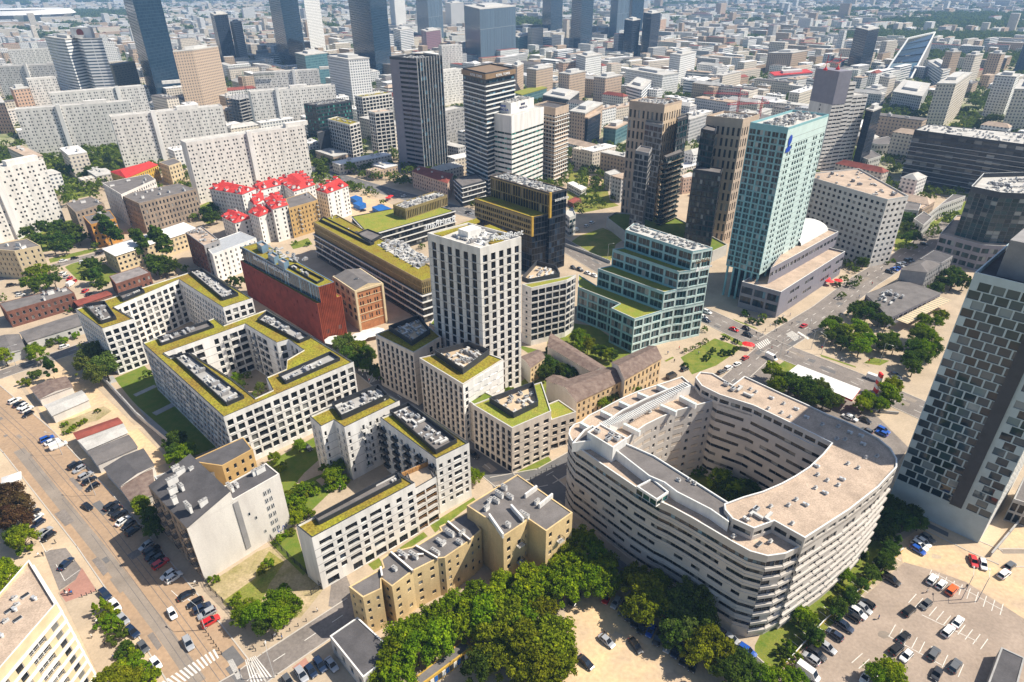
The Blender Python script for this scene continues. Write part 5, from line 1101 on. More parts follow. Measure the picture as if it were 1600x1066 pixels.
# small things between the towers
r, P = bld('container_office', 'two-storey stack of pale site containers by the meadow', 'site container', 'U5 540 725 680 800 735 770 600 710', 5.2, {'fl': 2, 'bay': 2.5, 'ww': 0.7, 'wh': 0.5, 'glass': 'glass', 'g': 0}, 'light_grey', 'white_roof', par=0.1)
for s_, z, w_, rf, l_, c_ in (('U5 590 415 640 440 715 405 660 375', 9, 'orange_brick', 'rust_roof', 'derelict orange brick villa with broken gables', 'ruined house'), ('U5 905 620 960 650 1075 630 1010 590', 12, 'concrete', 'light_roof', 'grey concrete tenement just left of the brown tower', 'tenement'),
    ('M3 1040 175 1060 190 1150 175 1100 150', 12, 'pink_stone', 'light_roof', 'pink rendered tenement seen between the two brown towers', 'tenement'), ('U5 545 900 600 930 680 880 620 860', 3, 'brick', 'rust_roof', 'small brick shed with rusty roof in the weeds', 'shed')):
    bld('old_house', l_, c_, s_, z, T(max(1, z//3), 3), w_, rf, par=0.3)
for s_, l_ in (('M2 715 368 775 352 835 378 770 402', 'large blue tarpaulin-covered container'), ('M2 598 345 635 332 678 345 640 365', 'blue site container in the middle of the sandy yard'), ('M2 580 308 615 296 655 310 620 330', 'blue site container at the far end of the sandy yard')):
    bld('site_container', l_, 'site container', s_, 3.2, {'fl': 0}, 'pvc_blue', 'pvc_blue', par=0.05)
# canopy of the filling station with its pylon
Pc = ccw(GP('N4 122 440 185 393 572 543 520 612', 5.5)); c = sum(Pc, Vector((0, 0)))/4; r = empty('station_canopy', (c.x, c.y, 0)); tag(r, 'long white filling station canopy with red rim behind the trees', 'canopy'); FOOT.append(Pc)
b = MB(); b.prism([(p.x-c.x, p.y-c.y) for p in Pc], 4.7, 5.5, 1, 0, True); b.build('canopy', [M['white_metal'], M['signal_red']], r)
for u in (0.1, 0.37, 0.63, 0.9):
    for v in (0.25, 0.75):
        p = lerpq(Pc, u, u, v, v)[0]-c; b = MB(); b.cyl((p.x, p.y, 0), 0.25, 4.7, 0, 8); b.build('column', [M['white_metal']], r)
p = G(X('N4 662 562')[0], 0); r = empty('price_pylon', (p.x, p.y, 0)); tag(r, 'red and white striped filling station pylon at the roadside', 'sign'); b = MB()
for i in range(5): b.box((0, 0, i*1.7), (0.8, 2.2, 1.7), i % 2)
b.build('pylon', [M['signal_red'], M['signal_white']], r)
bld('garage_building', 'low grey garage with dark roof at the bottom right corner of the car park', 'building', 'Q4 1000 1072 1062 905 1170 955 1125 1125', 3.4, {'fl': 0}, 'concrete', 'bitumen_dark', par=0.2)
bld('glass_annex', 'low grey annex at the foot of the right glass tower', 'building', 'S2 725 780 790 640 900 700 850 820', 8, {'fl': 2, 'bay': 2, 'ww': 0.8, 'wh': 0.8}, 'concrete', 'bitumen', par=0.4, foot=False)
# ================================================================ GROUND, ROADS, PATCHES
b = MB(); b.face([(-11400, -600, 0), (11400, -600, 0), (11400, 11800, 0), (-11400, 11800, 0)]); tag(b.build('ground', [M['far_ground']]), kind='structure')
_boxes = []
def level(quads, step=0.004):
    """height for a new flat sheet: one step above whatever it crosses"""
    bb = [(min(p[0] for p in q), min(p[1] for p in q), max(p[0] for p in q), max(p[1] for p in q)) for q in quads]; z = 0.0
    for b_, zz, q_ in _boxes:
        if zz > z and any(a[0] < b_[2] and a[2] > b_[0] and a[1] < b_[3] and a[3] > b_[1] for a in bb): z = zz
    z += step
    for a, q in zip(bb, quads): _boxes.append((a, z, q))
    return z
def ground_z(p):
    z = 0.0
    for b_, zz, q_ in _boxes:
        if zz > z and b_[0] <= p[0] <= b_[2] and b_[1] <= p[1] <= b_[3] and inpoly(p, q_): z = zz
    return z
def sheet(name, P, m, kind='structure', label=None, cat=None):
    P = ccw(P); z = level([P]); b = MB(); b.face([(p[0], p[1], z) for p in P]); o = b.build(name, [M[m]])
    o['kind'] = kind; return o
def patch(name, s, m): return sheet(name, GP(s), m)
patch('paved_ground', 'F -400 1500 -700 700 -500 480 -300 380 300 250 700 240 1250 250 1450 300 1800 330 2100 700 1900 1500', 'paving')
def strip(P, w_, name, m, off=0.0, z=None):
    P = [Vector(p) for p in P]; n = len(P); Lf, Rt = [], []
    for i in range(n):
        d = (P[min(i+1, n-1)]-P[max(i-1, 0)]).normalized(); nn = Vector((-d.y, d.x)); Lf.append(P[i]+nn*(off+w_/2)); Rt.append(P[i]+nn*(off-w_/2))
    zz = level([(Rt[i], Rt[i+1], Lf[i+1], Lf[i]) for i in range(n-1)]); b = MB()
    for i in range(n-1): b.face([(Rt[i].x, Rt[i].y, zz), (Rt[i+1].x, Rt[i+1].y, zz), (Lf[i+1].x, Lf[i+1].y, zz), (Lf[i].x, Lf[i].y, zz)])
    o = b.build(name, [M[m]]); o['kind'] = 'structure'; return o
ROADS = []
def road(s, w_, m='asphalt', dash=True, kerb=True, edge=True):
    P = GP(s); ROADS.append((P, w_)); strip(P, w_, 'road', m)
    if kerb:
        for sd in (-1, 1):
            b = MB()
            for i in range(len(P)-1):
                d = (P[i+1]-P[i]); L = d.length; d.normalize(); nn = Vector((-d.y, d.x)); c = (P[i]+P[i+1])/2+nn*sd*(w_/2+0.15)
                b.box((c.x, c.y, 0), (L, 0.3, 0.13), 0, rz=atan2(d.y, d.x))
            o = b.build('kerb', [M['kerb']]); o['kind'] = 'structure'
    b = MB(); z = _boxes[-1][1]+0.012
    for i in range(len(P)-1):
        d = (P[i+1]-P[i]); L = d.length; d.normalize(); nn = Vector((-d.y, d.x)); s_ = 1.0
        while s_+3 < L:
            for of in ((0.0,) if w_ < 10 else (-w_/6, w_/6)):
                a = P[i]+d*s_+nn*of; e = a+d*3; q = nn*0.09
                if dash: b.face([(a.x-q.x, a.y-q.y, z), (e.x-q.x, e.y-q.y, z), (e.x+q.x, e.y+q.y, z), (a.x+q.x, a.y+q.y, z)])
            s_ += 8
    if b.f: o = b.build('road_marking', [M['paint']]); o['kind'] = 'structure'
def lines(segs, w_=0.12, name='parking_marking', m='paint', pts=None):
    z = level([(p, q, q+Vector((0.1, 0.1))) for p, q in segs]); b = MB()
    for p, q in segs:
        d = (q-p).normalized(); nn = Vector((-d.y, d.x))*w_/2
        b.face([(p.x-nn.x, p.y-nn.y, z), (q.x-nn.x, q.y-nn.y, z), (q.x+nn.x, q.y+nn.y, z), (p.x+nn.x, p.y+nn.y, z)])
    o = b.build(name, [M[m]]); o['kind'] = 'structure'
# earth, sand, lawns
patch('pavement', 'F -80 520 0 560 91 690 370 1040 470 1100 300 1300 -100 1300 -300 700', 'plaza')
patch('sandy_ground', 'N1 150 520 400 420 640 490 1080 980 950 1030 900 1130 Q1 560 260 380 60 250 -60', 'sand')
patch('sandy_ground', 'N1 380 330 460 350 520 410 480 460 400 480 330 400', 'sand')
patch('sandy_ground', 'Q3 130 1200 180 1040 250 720 420 640 520 700 640 800 900 990 1000 1066 1000 1250', 'sand')
patch('sandy_ground', 'Q4 600 430 720 340 900 420 1010 500 1200 640 1300 760 1200 900 1000 800 620 560', 'sand')
patch('sandy_ground', 'Q4 1015 500 1180 290 1500 200 1500 700 1180 640', 'sand')
patch('sandy_ground', 'M2 575 300 690 285 860 365 840 400 720 440 585 450', 'sand')
patch('vacant_lot', 'F 322 915 402 862 446 845 510 915 470 965 380 965', 'dirt')
patch('weed_patch', 'Q1 1010 700 1165 590 Q2 0 560 60 470 130 520 60 620 Q1 1165 760 1110 810', 'dry_grass')
patch('weed_patch', 'N1 355 745 450 725 560 680 640 650 690 680 600 740 520 760 455 815 410 835 375 800', 'dirt')
patch('lawn', 'N1 690 485 890 400 1340 900 1160 975', 'lawn')
strip(GP('N1 740 610 1130 960'), 5.0, 'path', 'concrete'); strip(GP('N1 665 470 790 660 1060 900'), 3.6, 'path', 'concrete'); strip(GP('N1 830 585 960 525'), 2.4, 'path', 'concrete'); strip(GP('N1 950 700 1070 640'), 3.0, 'path', 'concrete')
patch('lawn', 'N2 0 1040 380 830 480 900 300 1060 Q2 130 220 120 170 100 120', 'lawn')
patch('lawn', 'Q2 130 190 320 110 420 120 330 210 190 345 150 300', 'lawn')
patch('lawn', 'Q2 60 430 180 370 235 560 Q2 215 580', 'lawn')
strip(GP('Q2 285 140 340 190'), 2.0, 'path', 'plaza')
for s in ('Q2 510 530 560 500 578 535 535 557', 'Q2 630 470 762 382 782 402 652 486', 'Q2 790 350 990 225 1003 240 815 386', 'Q3 20 110 165 38 188 68 55 128', 'N3 940 370 990 345 1000 352 950 377', 'N3 1040 350 1250 232 1420 290 1260 400 1110 455', 'N3 1280 205 1330 200 1440 265 1410 280', 'N4 320 330 540 405 545 415 330 345', 'N4 245 385 270 385 720 565 700 575', 'N4 -20 460 110 365 200 400 90 470', 'N3 1240 150 1260 145 1490 240 1470 250', 'N3 1360 110 1500 165 1520 180 1380 125', 'N4 225 100 330 20 450 -5 440 5 340 40 235 105', 'N4 590 385 640 350 750 370 690 400', 'N3 1470 335 1510 305 1535 318 1490 347'):
    patch('lawn', s, 'grass')
patch('meadow', 'M3 335 605 420 545 560 498 700 560 640 600 605 715 480 660', 'dry_grass')
patch('meadow', 'U5 560 1000 540 820 560 620 700 600 900 640 960 900 1050 950 700 1020', 'dry_grass')
patch('sandy_ground', 'U5 760 640 900 640 880 780 740 760', 'sand')
patch('lawn', 'Q4 445 450 560 200 720 300 700 350 560 400 600 480 500 600 440 640 430 500', 'lawn')
patch('garden_ground', 'Q4 -60 900 0 780 130 690 420 470 480 460 600 480 30 1100 -60 1100', 'grass')
patch('lawn', 'R2 60 1100 -60 900 100 700 260 720 560 880 600 1000 300 1100', 'grass')
patch('lawn', 'U2 60 1000 200 960 330 1066 150 1200', 'grass'); patch('lawn', 'M1 400 740 500 690 600 720 570 830 480 820', 'grass')
patch('lawn', 'M1 300 690 590 620 600 640 310 715', 'grass'); patch('lawn', 'M2 210 600 320 560 350 600 230 630', 'grass')
patch('lawn', 'W2 1030 470 1200 510 1100 545 1030 500', 'lawn'); patch('lawn', 'F 810 600 860 560 880 640 830 660', 'grass')
patch('lawn', 'F 860 500 930 510 1000 560 960 590 850 570', 'grass')
patch('sports_track', 'M4 770 292 800 285 1012 345 985 362 900 350', 'track'); patch('lawn', 'M4 535 150 640 160 620 195 540 180', 'dry_grass'); patch('lawn', 'M4 640 200 880 220 1240 290 1240 310 860 270 640 235', 'dry_grass')
patch('lawn', 'T4 620 830 700 740 1240 760 1700 800 1700 850 900 900 700 920', 'dry_grass')
patch('playing_field', 'T4 670 260 840 265 1100 300 1100 330 800 300 680 290', 'grass'); patch('playing_field', 'T4 1440 345 1540 340 1540 380 1440 380', 'lawn')
patch('lawn', 'M1 200 60 560 -30 740 0 820 60 720 160 560 300 420 330 360 220 260 130', 'grass'); patch('lawn', 'M1 120 560 260 470 520 440 540 560 420 620 200 660', 'grass'); patch('lawn', 'M1 1150 400 1300 330 1350 440 1290 480', 'grass'); patch('lawn', 'M4 800 400 1000 380 1060 520 900 640 780 640', 'grass'); patch('lawn', 'M4 1000 480 1220 330 1240 420 1100 560', 'grass'); patch('lawn', 'M2 340 80 450 90 460 200 350 180', 'grass')
# roads
road('F -260 440 -80 575 45 690 165 830 260 955 420 1180', 15, 'worn_road', dash=False)
strip(GP('F 60 690 190 840 290 960 350 1040'), 3.2, 'road', 'lane_asphalt', off=-5.9)
for of in (-3.2, -1.75, 0.6, 2.05): strip(GP('F -80 575 45 690 165 830 260 955 420 1180'), 0.14, 'tram_rail', 'bitumen', off=of)
road('Q2 -300 1215 -60 1075 60 985 330 805 450 725', 7.2, 'asphalt')
road('F -200 640 0 586 132 541 190 525', 7.5, 'asphalt'); road('F -60 450 89 415 161 395 200 383', 7, 'asphalt')
patch('driveway', 'Q2 345 600 410 580 455 690 400 740 330 720', 'asphalt'); road('F 500 520 570 577 650 640 790 752', 8, 'asphalt_dark')
road('F 770 760 850 745 930 700', 8, 'asphalt_dark'); road('F 850 750 905 800 985 890 1130 1005 1190 1060', 7, 'asphalt_dark', dash=False)
road('F 830 352 952 425 1100 492 1200 540 1330 592 1450 645', 13, 'asphalt'); road('F 1205 540 1290 487 1350 440 1440 385 1490 350', 13, 'asphalt'); road('F 1200 545 1150 590 1110 625', 8, 'asphalt')
road('F 400 240 511 272 608 300 760 340 850 360', 14, 'asphalt_dark'); road('F 1290 275 1420 290 1520 300 1700 310', 12, 'asphalt'); road('F 980 262 1090 240 1130 250', 9, 'asphalt')
road('Q4 560 120 700 330 920 440 1060 500 1300 500', 6, 'plaza', dash=False); patch('road', 'Q4 900 430 1180 190 1200 280 1020 490', 'plaza')
patch('car_park', 'Q4 -40 1120 100 965 250 840 620 520 760 560 900 610 1075 720 1200 800 1300 1300 0 1300', 'lot_asphalt')
patch('pavement', 'Q1 265 660 370 560 440 640 520 760 600 1000 560 1066 480 1100 300 720', 'paving'); patch('pavement', 'Q1 270 660 345 600 372 545 440 650 300 702', 'paving_red')
patch('pavement', 'Q1 200 470 300 455 370 550 345 600 270 650', 'asphalt'); patch('pavement', 'Q2 165 1000 225 955 245 985 190 1020', 'paving_red')
patch('pavement', 'N1 600 540 720 500 1080 940 1040 980', 'paving')
patch('pavement', 'F 1060 640 1180 560 1360 640 1420 700 1390 740 1240 660 1130 600', 'asphalt')
# repairs, manholes and stains on the carriageways
rq = random.Random(9)
for P, w_ in ROADS:
    for i in range(len(P)-1):
        d = P[i+1]-P[i]; L = d.length
        if P[i].length > 420: continue
        u_ = d.normalized(); nn = Vector((-u_.y, u_.x)); k = int(L/9)
        for _ in range(k):
            c = P[i]+u_*rq.uniform(2, L-2)+nn*rq.uniform(-w_*0.4, w_*0.4); a, b_ = rq.uniform(0.8, 5), rq.uniform(0.5, 1.6); q = [c-u_*a-nn*b_, c+u_*a-nn*b_*rq.uniform(0.7, 1), c+u_*a*rq.uniform(0.8, 1)+nn*b_, c-u_*a+nn*b_]
            sheet('road_repair', q, rq.choice(('asphalt', 'asphalt_dark', 'lane_asphalt')) if w_ > 14 else rq.choice(('asphalt', 'asphalt_dark', 'lane_asphalt')))
for s_, n, m_ in (('Q4 150 1050 620 540 1050 740 1150 1050', 12, ('lane_asphalt', 'lot_asphalt')), ('Q3 200 1050 260 760 420 680 860 1000', 8, ('plaza', 'paving')), ('N1 480 470 640 500 1040 940 960 1000', 12, ('dirt', 'plaza')), ('Q4 640 470 900 430 1100 600 900 580', 7, ('plaza', 'paving'))):
    Q = ccw(GP(s_)); xs = [p.x for p in Q]; ys = [p.y for p in Q]
    for _ in range(n):
        c = Vector((rq.uniform(min(xs), max(xs)), rq.uniform(min(ys), max(ys))))
        if not inpoly(c, Q): continue
        R_ = rq.uniform(0.6, 3.2); kk = rq.randint(7, 11); sheet('ground_stain', [c+Vector((cos(2*pi*j/kk), sin(2*pi*j/kk)*rq.uniform(0.4, 0.9)))*R_*rq.uniform(0.6, 1.1) for j in range(kk)], rq.choice(m_))
def zebra(s, n, name='crossing_marking', fr=0.5):
    Q = GP(s); seg = []; z = level([Q])+0.01; b = MB()
    for i in range(n):
        q = lerpq(Q, i/n, (i+fr)/n, 0, 1); b.face([(p.x, p.y, z) for p in ccw(q)])
    o = b.build(name, [M['paint']]); o['kind'] = 'structure'
zebra('Q1 735 1066 985 910 1005 950 790 1100', 13); zebra('Q1 1035 970 1060 960 1105 1045 1080 1055', 8); zebra('Q1 1115 965 1165 945 Q2 80 1040 Q2 -20 1080', 7)
zebra('N4 110 205 150 185 210 225 165 250', 7); zebra('N4 180 195 190 190 260 235 245 240', 1, fr=1); zebra('N3 1500 270 1579 230 1600 260 1530 300', 7); zebra('N2 680 455 730 440 750 490 700 510', 6)
def stalls(a, b_, n, depth, end=False):
    p, q = GP(a+' '+b_); d = (q-p)/n; dn = d.normalized(); nn = Vector((-dn.y, dn.x))*depth
    return [(p+d*i, p+d*i+nn) for i in range(n+1)]
sg = []
for a, c, n, dp in (('Q4 605 515', 'Q4 150 955', 22, -4.6), ('Q4 745 555', 'Q4 1070 710', 9, -4.4), ('Q4 675 665', 'Q4 1000 870', 10, -4.4), ('Q4 580 805', 'Q4 890 985', 9, -4.4), ('Q4 430 935', 'Q4 560 1040', 4, -4.4)): sg += stalls(a, c, n, dp)
p_ = GP('Q4 700 760 950 880 545 855 830 1010 760 570 1070 740'); sg += [(p_[0], p_[1]), (p_[2], p_[3]), (p_[4], p_[5])]
lines(sg, 0.16)
lines([(p, q) for p, q in zip(GP('Q1 255 530 295 605 165 395 210 475 780 650 835 700'), GP('Q1 295 605 365 555 210 475 240 455 835 700 895 660'))], 0.14)
# walls, fences, hedges
def wallrun(name, label, cat, s, h, t, m, posts=0, pm=None, z=0):
    P = GP(s); c = P[0]; root = empty(name, (c.x, c.y, 0)); tag(root, label, cat); b = MB(); pb = []
    for i in range(len(P)-1):
        d = P[i+1]-P[i]; L = d.length; a = (P[i]+P[i+1])/2-c; rz = atan2(d.y, d.x)
        if posts:
            for z_ in (0.25, h*0.55, h-0.12): b.box((a.x, a.y, z_), (L, t*0.5, 0.1), 0, rz=rz, bottom=True)
            k = int(L/0.45)
            for j in range(k): p = P[i]+d*(j/k)-c; b.box((p.x, p.y, 0.1), (0.06, 0.05, h-0.1), 0, rz=rz)
            for j in range(int(L/posts)+1):
                p = P[i]+d.normalized()*(j*posts)-c; e = MB(); e.box((0, 0, 0), (0.16, 0.16, h+0.15), 0); pb.append((e, p))
        else: b.box((a.x, a.y, 0), (L+t, t, h-0.1), 0, rz=rz); b.box((a.x, a.y, h-0.1), (L+t, t+0.12, 0.12), 1, rz=rz, bottom=True)
    b.build('panel' if posts else 'wall', [M[m], M[pm or m]], root)
    for e, p in pb[:60]: e.build('post', [M[pm or m]], root, (p.x, p.y, 0))
    return root
wallrun('garden_wall', 'long beige wall between the sandy yard and the dark lawn', 'wall', 'N1 640 492 760 620 850 720 1045 880', 2.4, 0.3, 'gable_grey', pm='concrete')
wallrun('lot_fence', 'dark metal fence along the vacant lot beside the grey firewall', 'fence', 'Q1 932 600 960 650 1060 748 1120 830', 2.0, 0.1, 'dark_metal', posts=3)
wallrun('lot_fence', 'metal fence at the corner where the vacant lot meets the driveway', 'fence', 'Q2 70 418 150 500 232 575 300 640 250 672', 2.0, 0.1, 'dark_metal', posts=3)
wallrun('meadow_fence', 'white panel fence along the meadow by the avenue', 'fence', 'M3 330 612 480 668 605 718', 1.8, 0.12, 'light_grey', pm='white_metal')
wallrun('garden_fence', 'pale fence between the small gardens and the car park', 'fence', 'Q4 610 470 430 640 250 800 70 1000', 1.3, 0.1, 'gold_frame', pm='white_metal')
wallrun('retaining_wall', 'concrete wall beside the access road under the glass tower', 'wall', 'Q4 1010 495 1090 400 1165 310', 1.6, 0.3, 'concrete')
wallrun('park_gate_wall', 'low concrete wall at the plaza by the right glass tower', 'wall', 'N4 690 690 800 700', 1.0, 0.3, 'concrete')
_r = random.Random(5)
def leafmat(name, c1, c2, c3):
    m = bpy.data.materials.new(name); m.use_nodes = True; t = m.node_tree; t.nodes.clear(); L = t.links.new
    g = _n(t, 'ShaderNodeNewGeometry'); oi = _n(t, 'ShaderNodeObjectInfo'); cr = _n(t, 'ShaderNodeValToRGB'); e = cr.color_ramp.elements
    e[0].color = (*c1, 1); e[1].color = (*c3, 1); x = e.new(0.5); x.color = (*c2, 1)
    no = _n(t, 'ShaderNodeTexNoise'); no.inputs['Scale'].default_value = 0.45; L(g.outputs['Position'], no.inputs['Vector'])
    a = _n(t, 'ShaderNodeMath', operation='MULTIPLY_ADD'); L(g.outputs['Random Per Island'], a.inputs[0]); a.inputs[1].default_value = 0.45; 
    b2 = _n(t, 'ShaderNodeMath', operation='MULTIPLY_ADD'); L(no.outputs[0], b2.inputs[0]); b2.inputs[1].default_value = 1.3; b2.inputs[2].default_value = -0.4
    L(b2.outputs[0], a.inputs[2]); L(a.outputs[0], cr.inputs[0])
    vr = _n(t, 'ShaderNodeMapRange'); L(oi.outputs['Random'], vr.inputs[0]); vr.inputs[3].default_value = 0.72; vr.inputs[4].default_value = 1.22
    hs = _n(t, 'ShaderNodeHueSaturation'); L(cr.outputs[0], hs.inputs['Color']); L(vr.outputs[0], hs.inputs['Value']); h2 = _n(t, 'ShaderNodeMapRange'); fr = _n(t, 'ShaderNodeMath', operation='FRACT'); mm = _n(t, 'ShaderNodeMath', operation='MULTIPLY'); L(oi.outputs['Random'], mm.inputs[0]); mm.inputs[1].default_value = 7.3; L(mm.outputs[0], fr.inputs[0]); L(fr.outputs[0], h2.inputs[0]); h2.inputs[3].default_value = 0.475; h2.inputs[4].default_value = 0.515; L(h2.outputs[0], hs.inputs['Hue'])
    cr = hs
    df = _n(t, 'ShaderNodeBsdfDiffuse'); tr = _n(t, 'ShaderNodeBsdfTranslucent'); mx = _n(t, 'ShaderNodeMixShader'); mx.inputs[0].default_value = 0.38; o = _n(t, 'ShaderNodeOutputMaterial')
    L(cr.outputs[0], df.inputs[0]); L(cr.outputs[0], tr.inputs[0]); L(df.outputs[0], mx.inputs[1]); L(tr.outputs[0], mx.inputs[2]); L(mx.outputs[0], o.inputs[0]); M[name] = m; return m
leafmat('leaf_green', (0.07, 0.14, 0.005), (0.18, 0.28, 0.01), (0.36, 0.43, 0.015))
leafmat('leaf_dark', (0.035, 0.075, 0.012), (0.08, 0.14, 0.018), (0.16, 0.23, 0.03))
leafmat('leaf_olive', (0.085, 0.125, 0.006), (0.19, 0.23, 0.012), (0.33, 0.35, 0.02))
leafmat('leaf_willow', (0.06, 0.10, 0.02), (0.14, 0.19, 0.035), (0.25, 0.30, 0.06))
leafmat('leaf_far', (0.055, 0.105, 0.015), (0.13, 0.20, 0.025), (0.24, 0.29, 0.045))
leafmat('leaf_copper', (0.06, 0.035, 0.02), (0.12, 0.07, 0.03), (0.16, 0.12, 0.04))
LEAF = {'g': ('leaf_green', 'green'), 'd': ('leaf_dark', 'dark green'), 'o': ('leaf_olive', 'yellowish green'), 'w': ('leaf_willow', 'grey-green'), 'c': ('leaf_copper', 'copper-brown')}
_tp = {}
def crown_mesh(kind, col, seed, fine=True):
    k = (kind, col, seed, fine)
    if k in _tp: return _tp[k]
    rg = np.random.default_rng(seed*31+ord(kind)); nC = 60 if fine else 38; per = 110 if fine else 44; ls = 0.25 if fine else 0.46
    if kind == 'p': A_ = np.array([1.0, 1.0, 3.0])*1.7; zc = 6.2
    elif kind == 's': A_ = np.array([2.4, 2.4, 1.5]); zc = 1.5; nC = 20 if fine else 9
    elif kind == 'k': A_ = np.array([1.5, 1.5, 3.2]); zc = 4.0; nC = 30
    else: A_ = np.array([4.3, 4.3, 3.7]); zc = 6.2
    u = rg.normal(size=(nC, 3)); u /= np.linalg.norm(u, axis=1)[:, None]; u[:, 2] = np.where(u[:, 2] < -0.45, -u[:, 2], u[:, 2])
    rr = rg.uniform(0.45, 1.0, nC)**0.6*rg.uniform(0.78, 1.28, nC)
    C_ = u*rr[:, None]*A_; R_ = rg.uniform(0.45, 1.6, nC)*(0.62 if kind in 'pk' else (0.5 if kind == 's' else 1))
    n = nC*per; ci = np.repeat(np.arange(nC), per); v = rg.normal(size=(n, 3)); v /= np.linalg.norm(v, axis=1)[:, None]
    P = C_[ci]+v*(R_[ci]*rg.uniform(0.3, 1.2, n)**0.8)[:, None]*np.array([1, 1, 0.8]); P[:, 2] += zc
    if kind == 'p':
        t = np.clip((P[:, 2]-1)/11, 0, 1); P[:, :2] *= (0.55+0.75*np.sin(np.pi*np.clip(t*0.9+0.08, 0, 1)))[:, None]
    if kind == 'k':
        t = np.clip((P[:, 2])/8, 0, 1); P[:, :2] *= (1.35-1.15*t)[:, None]
    N_ = v+rg.normal(size=(n, 3))*0.55; N_ /= np.linalg.norm(N_, axis=1)[:, None]
    a = np.cross(N_, rg.normal(size=(n, 3))); a /= np.linalg.norm(a, axis=1)[:, None]; b_ = np.cross(N_, a); s = rg.uniform(0.6, 1.25, n)[:, None]*ls
    V = np.stack([P-a*s-b_*s*0.6, P+a*s-b_*s*0.6, P+a*s*0.5+b_*s*0.9, P-a*s*0.6+b_*s*0.7], 1).reshape(-1, 3)
    me = bpy.data.meshes.new('crown'); me.vertices.add(len(V)); me.vertices.foreach_set('co', V.ravel().astype(np.float32))
    me.loops.add(4*n); me.loops.foreach_set('vertex_index', np.arange(4*n, dtype=np.int32)); me.polygons.add(n)
    me.polygons.foreach_set('loop_start', np.arange(0, 4*n, 4, dtype=np.int32)); me.materials.append(M[LEAF[col][0]]); me.update(); me.validate()
    _tp[k] = me; return me
def trunk_mesh(kind, seed):
    k = ('t', kind, seed)
    if k in _tp: return _tp[k]
    r = random.Random(seed); b = MB(); h = {'p': 3.0, 's': 0.6, 'k': 1.5}.get(kind, 4.0); b.cyl((0, 0, 0), 0.32 if kind not in 'sk' else 0.12, h, 0, 8, 0.22 if kind not in 'sk' else 0.08)
    if kind not in 'spk':
        for i in range(5):
            a_ = i*1.26+r.random(); p = Vector((0, 0, h-0.6)); q = p+Vector((cos(a_)*2.2, sin(a_)*2.2, r.uniform(1.5, 3))); b.bar(p, q, 0.11, 0, 5)
    _tp[k] = b.mesh([M['bark']]); return _tp[k]
ORD = ['first', 'second', 'third', 'fourth', 'fifth', 'sixth', 'seventh', 'eighth', 'ninth', 'tenth', 'eleventh', 'twelfth', 'thirteenth', 'fourteenth', 'fifteenth', 'sixteenth', 'seventeenth', 'eighteenth', 'nineteenth', 'twentieth', 'twenty-first', 'twenty-second', 'twenty-third', 'twenty-fourth', 'twenty-fifth', 'twenty-sixth', 'twenty-seventh', 'twenty-eighth', 'twenty-ninth', 'thirtieth']
_ts = [0]
NM = {'t': ('broadleaf_tree', 'tree'), 'p': ('poplar_tree', 'tree'), 's': ('shrub', 'shrub'), 'k': ('conifer_tree', 'tree')}
TREES = []
def trees(zone, s, spec, group):
    """spec: one 'kind colour radius' per point, kinds: t tree, p poplar, s shrub, k conical"""
    pts = X(s); sp = spec.split(); sp = (sp*len(pts))[:len(pts)]
    for p, q in zip(pts, sp):
        kind, col, R_ = q[0], q[1], float(q[2:]); base = {'t': 5.2, 'p': 1.9, 's': 2.6, 'k': 1.6}[kind]; sc = R_/base; zc = {'t': 6.2, 'p': 6.2, 's': 1.5, 'k': 4.0}[kind]*sc
        w_ = G(p, zc); TREES.append(dict(zone=zone, group=group, p=p, kind=kind, col=col, sc=sc, w=w_, d=hypot(w_.x, w_.y), R=R_))
def plant_trees():
    KQ = [(632, 1072), (730, 985), (765, 1005), (705, 1072)]; TREES[:] = [t for t in TREES if not (inpoly(t['p'], KQ) and t['kind'] == 't')]
    tt = sorted([t for t in TREES if t['kind'] == 't'], key=lambda t: -t['R']/hypot(t['d'], CAM_H)); rest = tt[298:]; ids = {id(t) for t in rest}; keep = [t for t in TREES if id(t) not in ids]
    zs = {}
    for t in keep: zs.setdefault(t['zone'], []).append(t)
    for zone, L_ in zs.items():
        L_.sort(key=lambda t: t['p'][0]); n = len(L_); kc = {}
        for t in L_: kc[(t['kind'], t['col'])] = kc.get((t['kind'], t['col']), 0)+1
        seen = {}
        for i, t in enumerate(L_):
            _ts[0] += 1; seed = _ts[0] % 4; nm, cat = NM[t['kind']]; sc = t['sc']; k = (t['kind'], t['col']); seen[k] = seen.get(k, 0)+1
            root = empty(nm, (t['w'].x, t['w'].y, 0), _r.uniform(0, 6.28)); root.scale = (sc*_r.uniform(0.93, 1.07), sc*_r.uniform(0.93, 1.07), sc)
            link('crown', crown_mesh(t['kind'], t['col'], seed, t['d'] < 330), root); link('trunk', trunk_mesh(t['kind'], seed % 2), root)
            cn = LEAF[t['col']][1]+' '+nm.replace('_tree', '').replace('_', ' ')
            tag(root, (cn if kc[k] == 1 else ORD[min(seen[k]-1, 29)]+' '+cn+' from left')+' '+zone, cat, t['group'] if n > 1 and t['group'] else None)
    return rest
trees('in the wood beside the sandy lot', 'Q2 640 950 650 870 720 830 730 920 800 780 830 860 850 960 900 720 940 800 960 900 1000 680 1040 760 1060 860 1080 700 1120 620 1140 780 1100 960 1010 990 Q3 60 900 130 860 180 920 40 780 130 760 200 860 230 960 120 1000 60 1020 200 1000 90 620 160 600 60 680 240 640',
      'tg4.6 tg4.8 tg4 tg5 tg4.2 tg5.4 tg4.4 tg4.2 tg5 td4.2 tg4.4 tg5.4 to5 tg4.6 tg4 to5.6 to4.6 td4.4 to6 to4.6 to5.8 tg5 to4.8 to5.6 to4.2 to5.8 to5 to4.6 tg5.4 tg4.8 tg5.2 tg4.6', 'trees of the wood by the sandy lot')
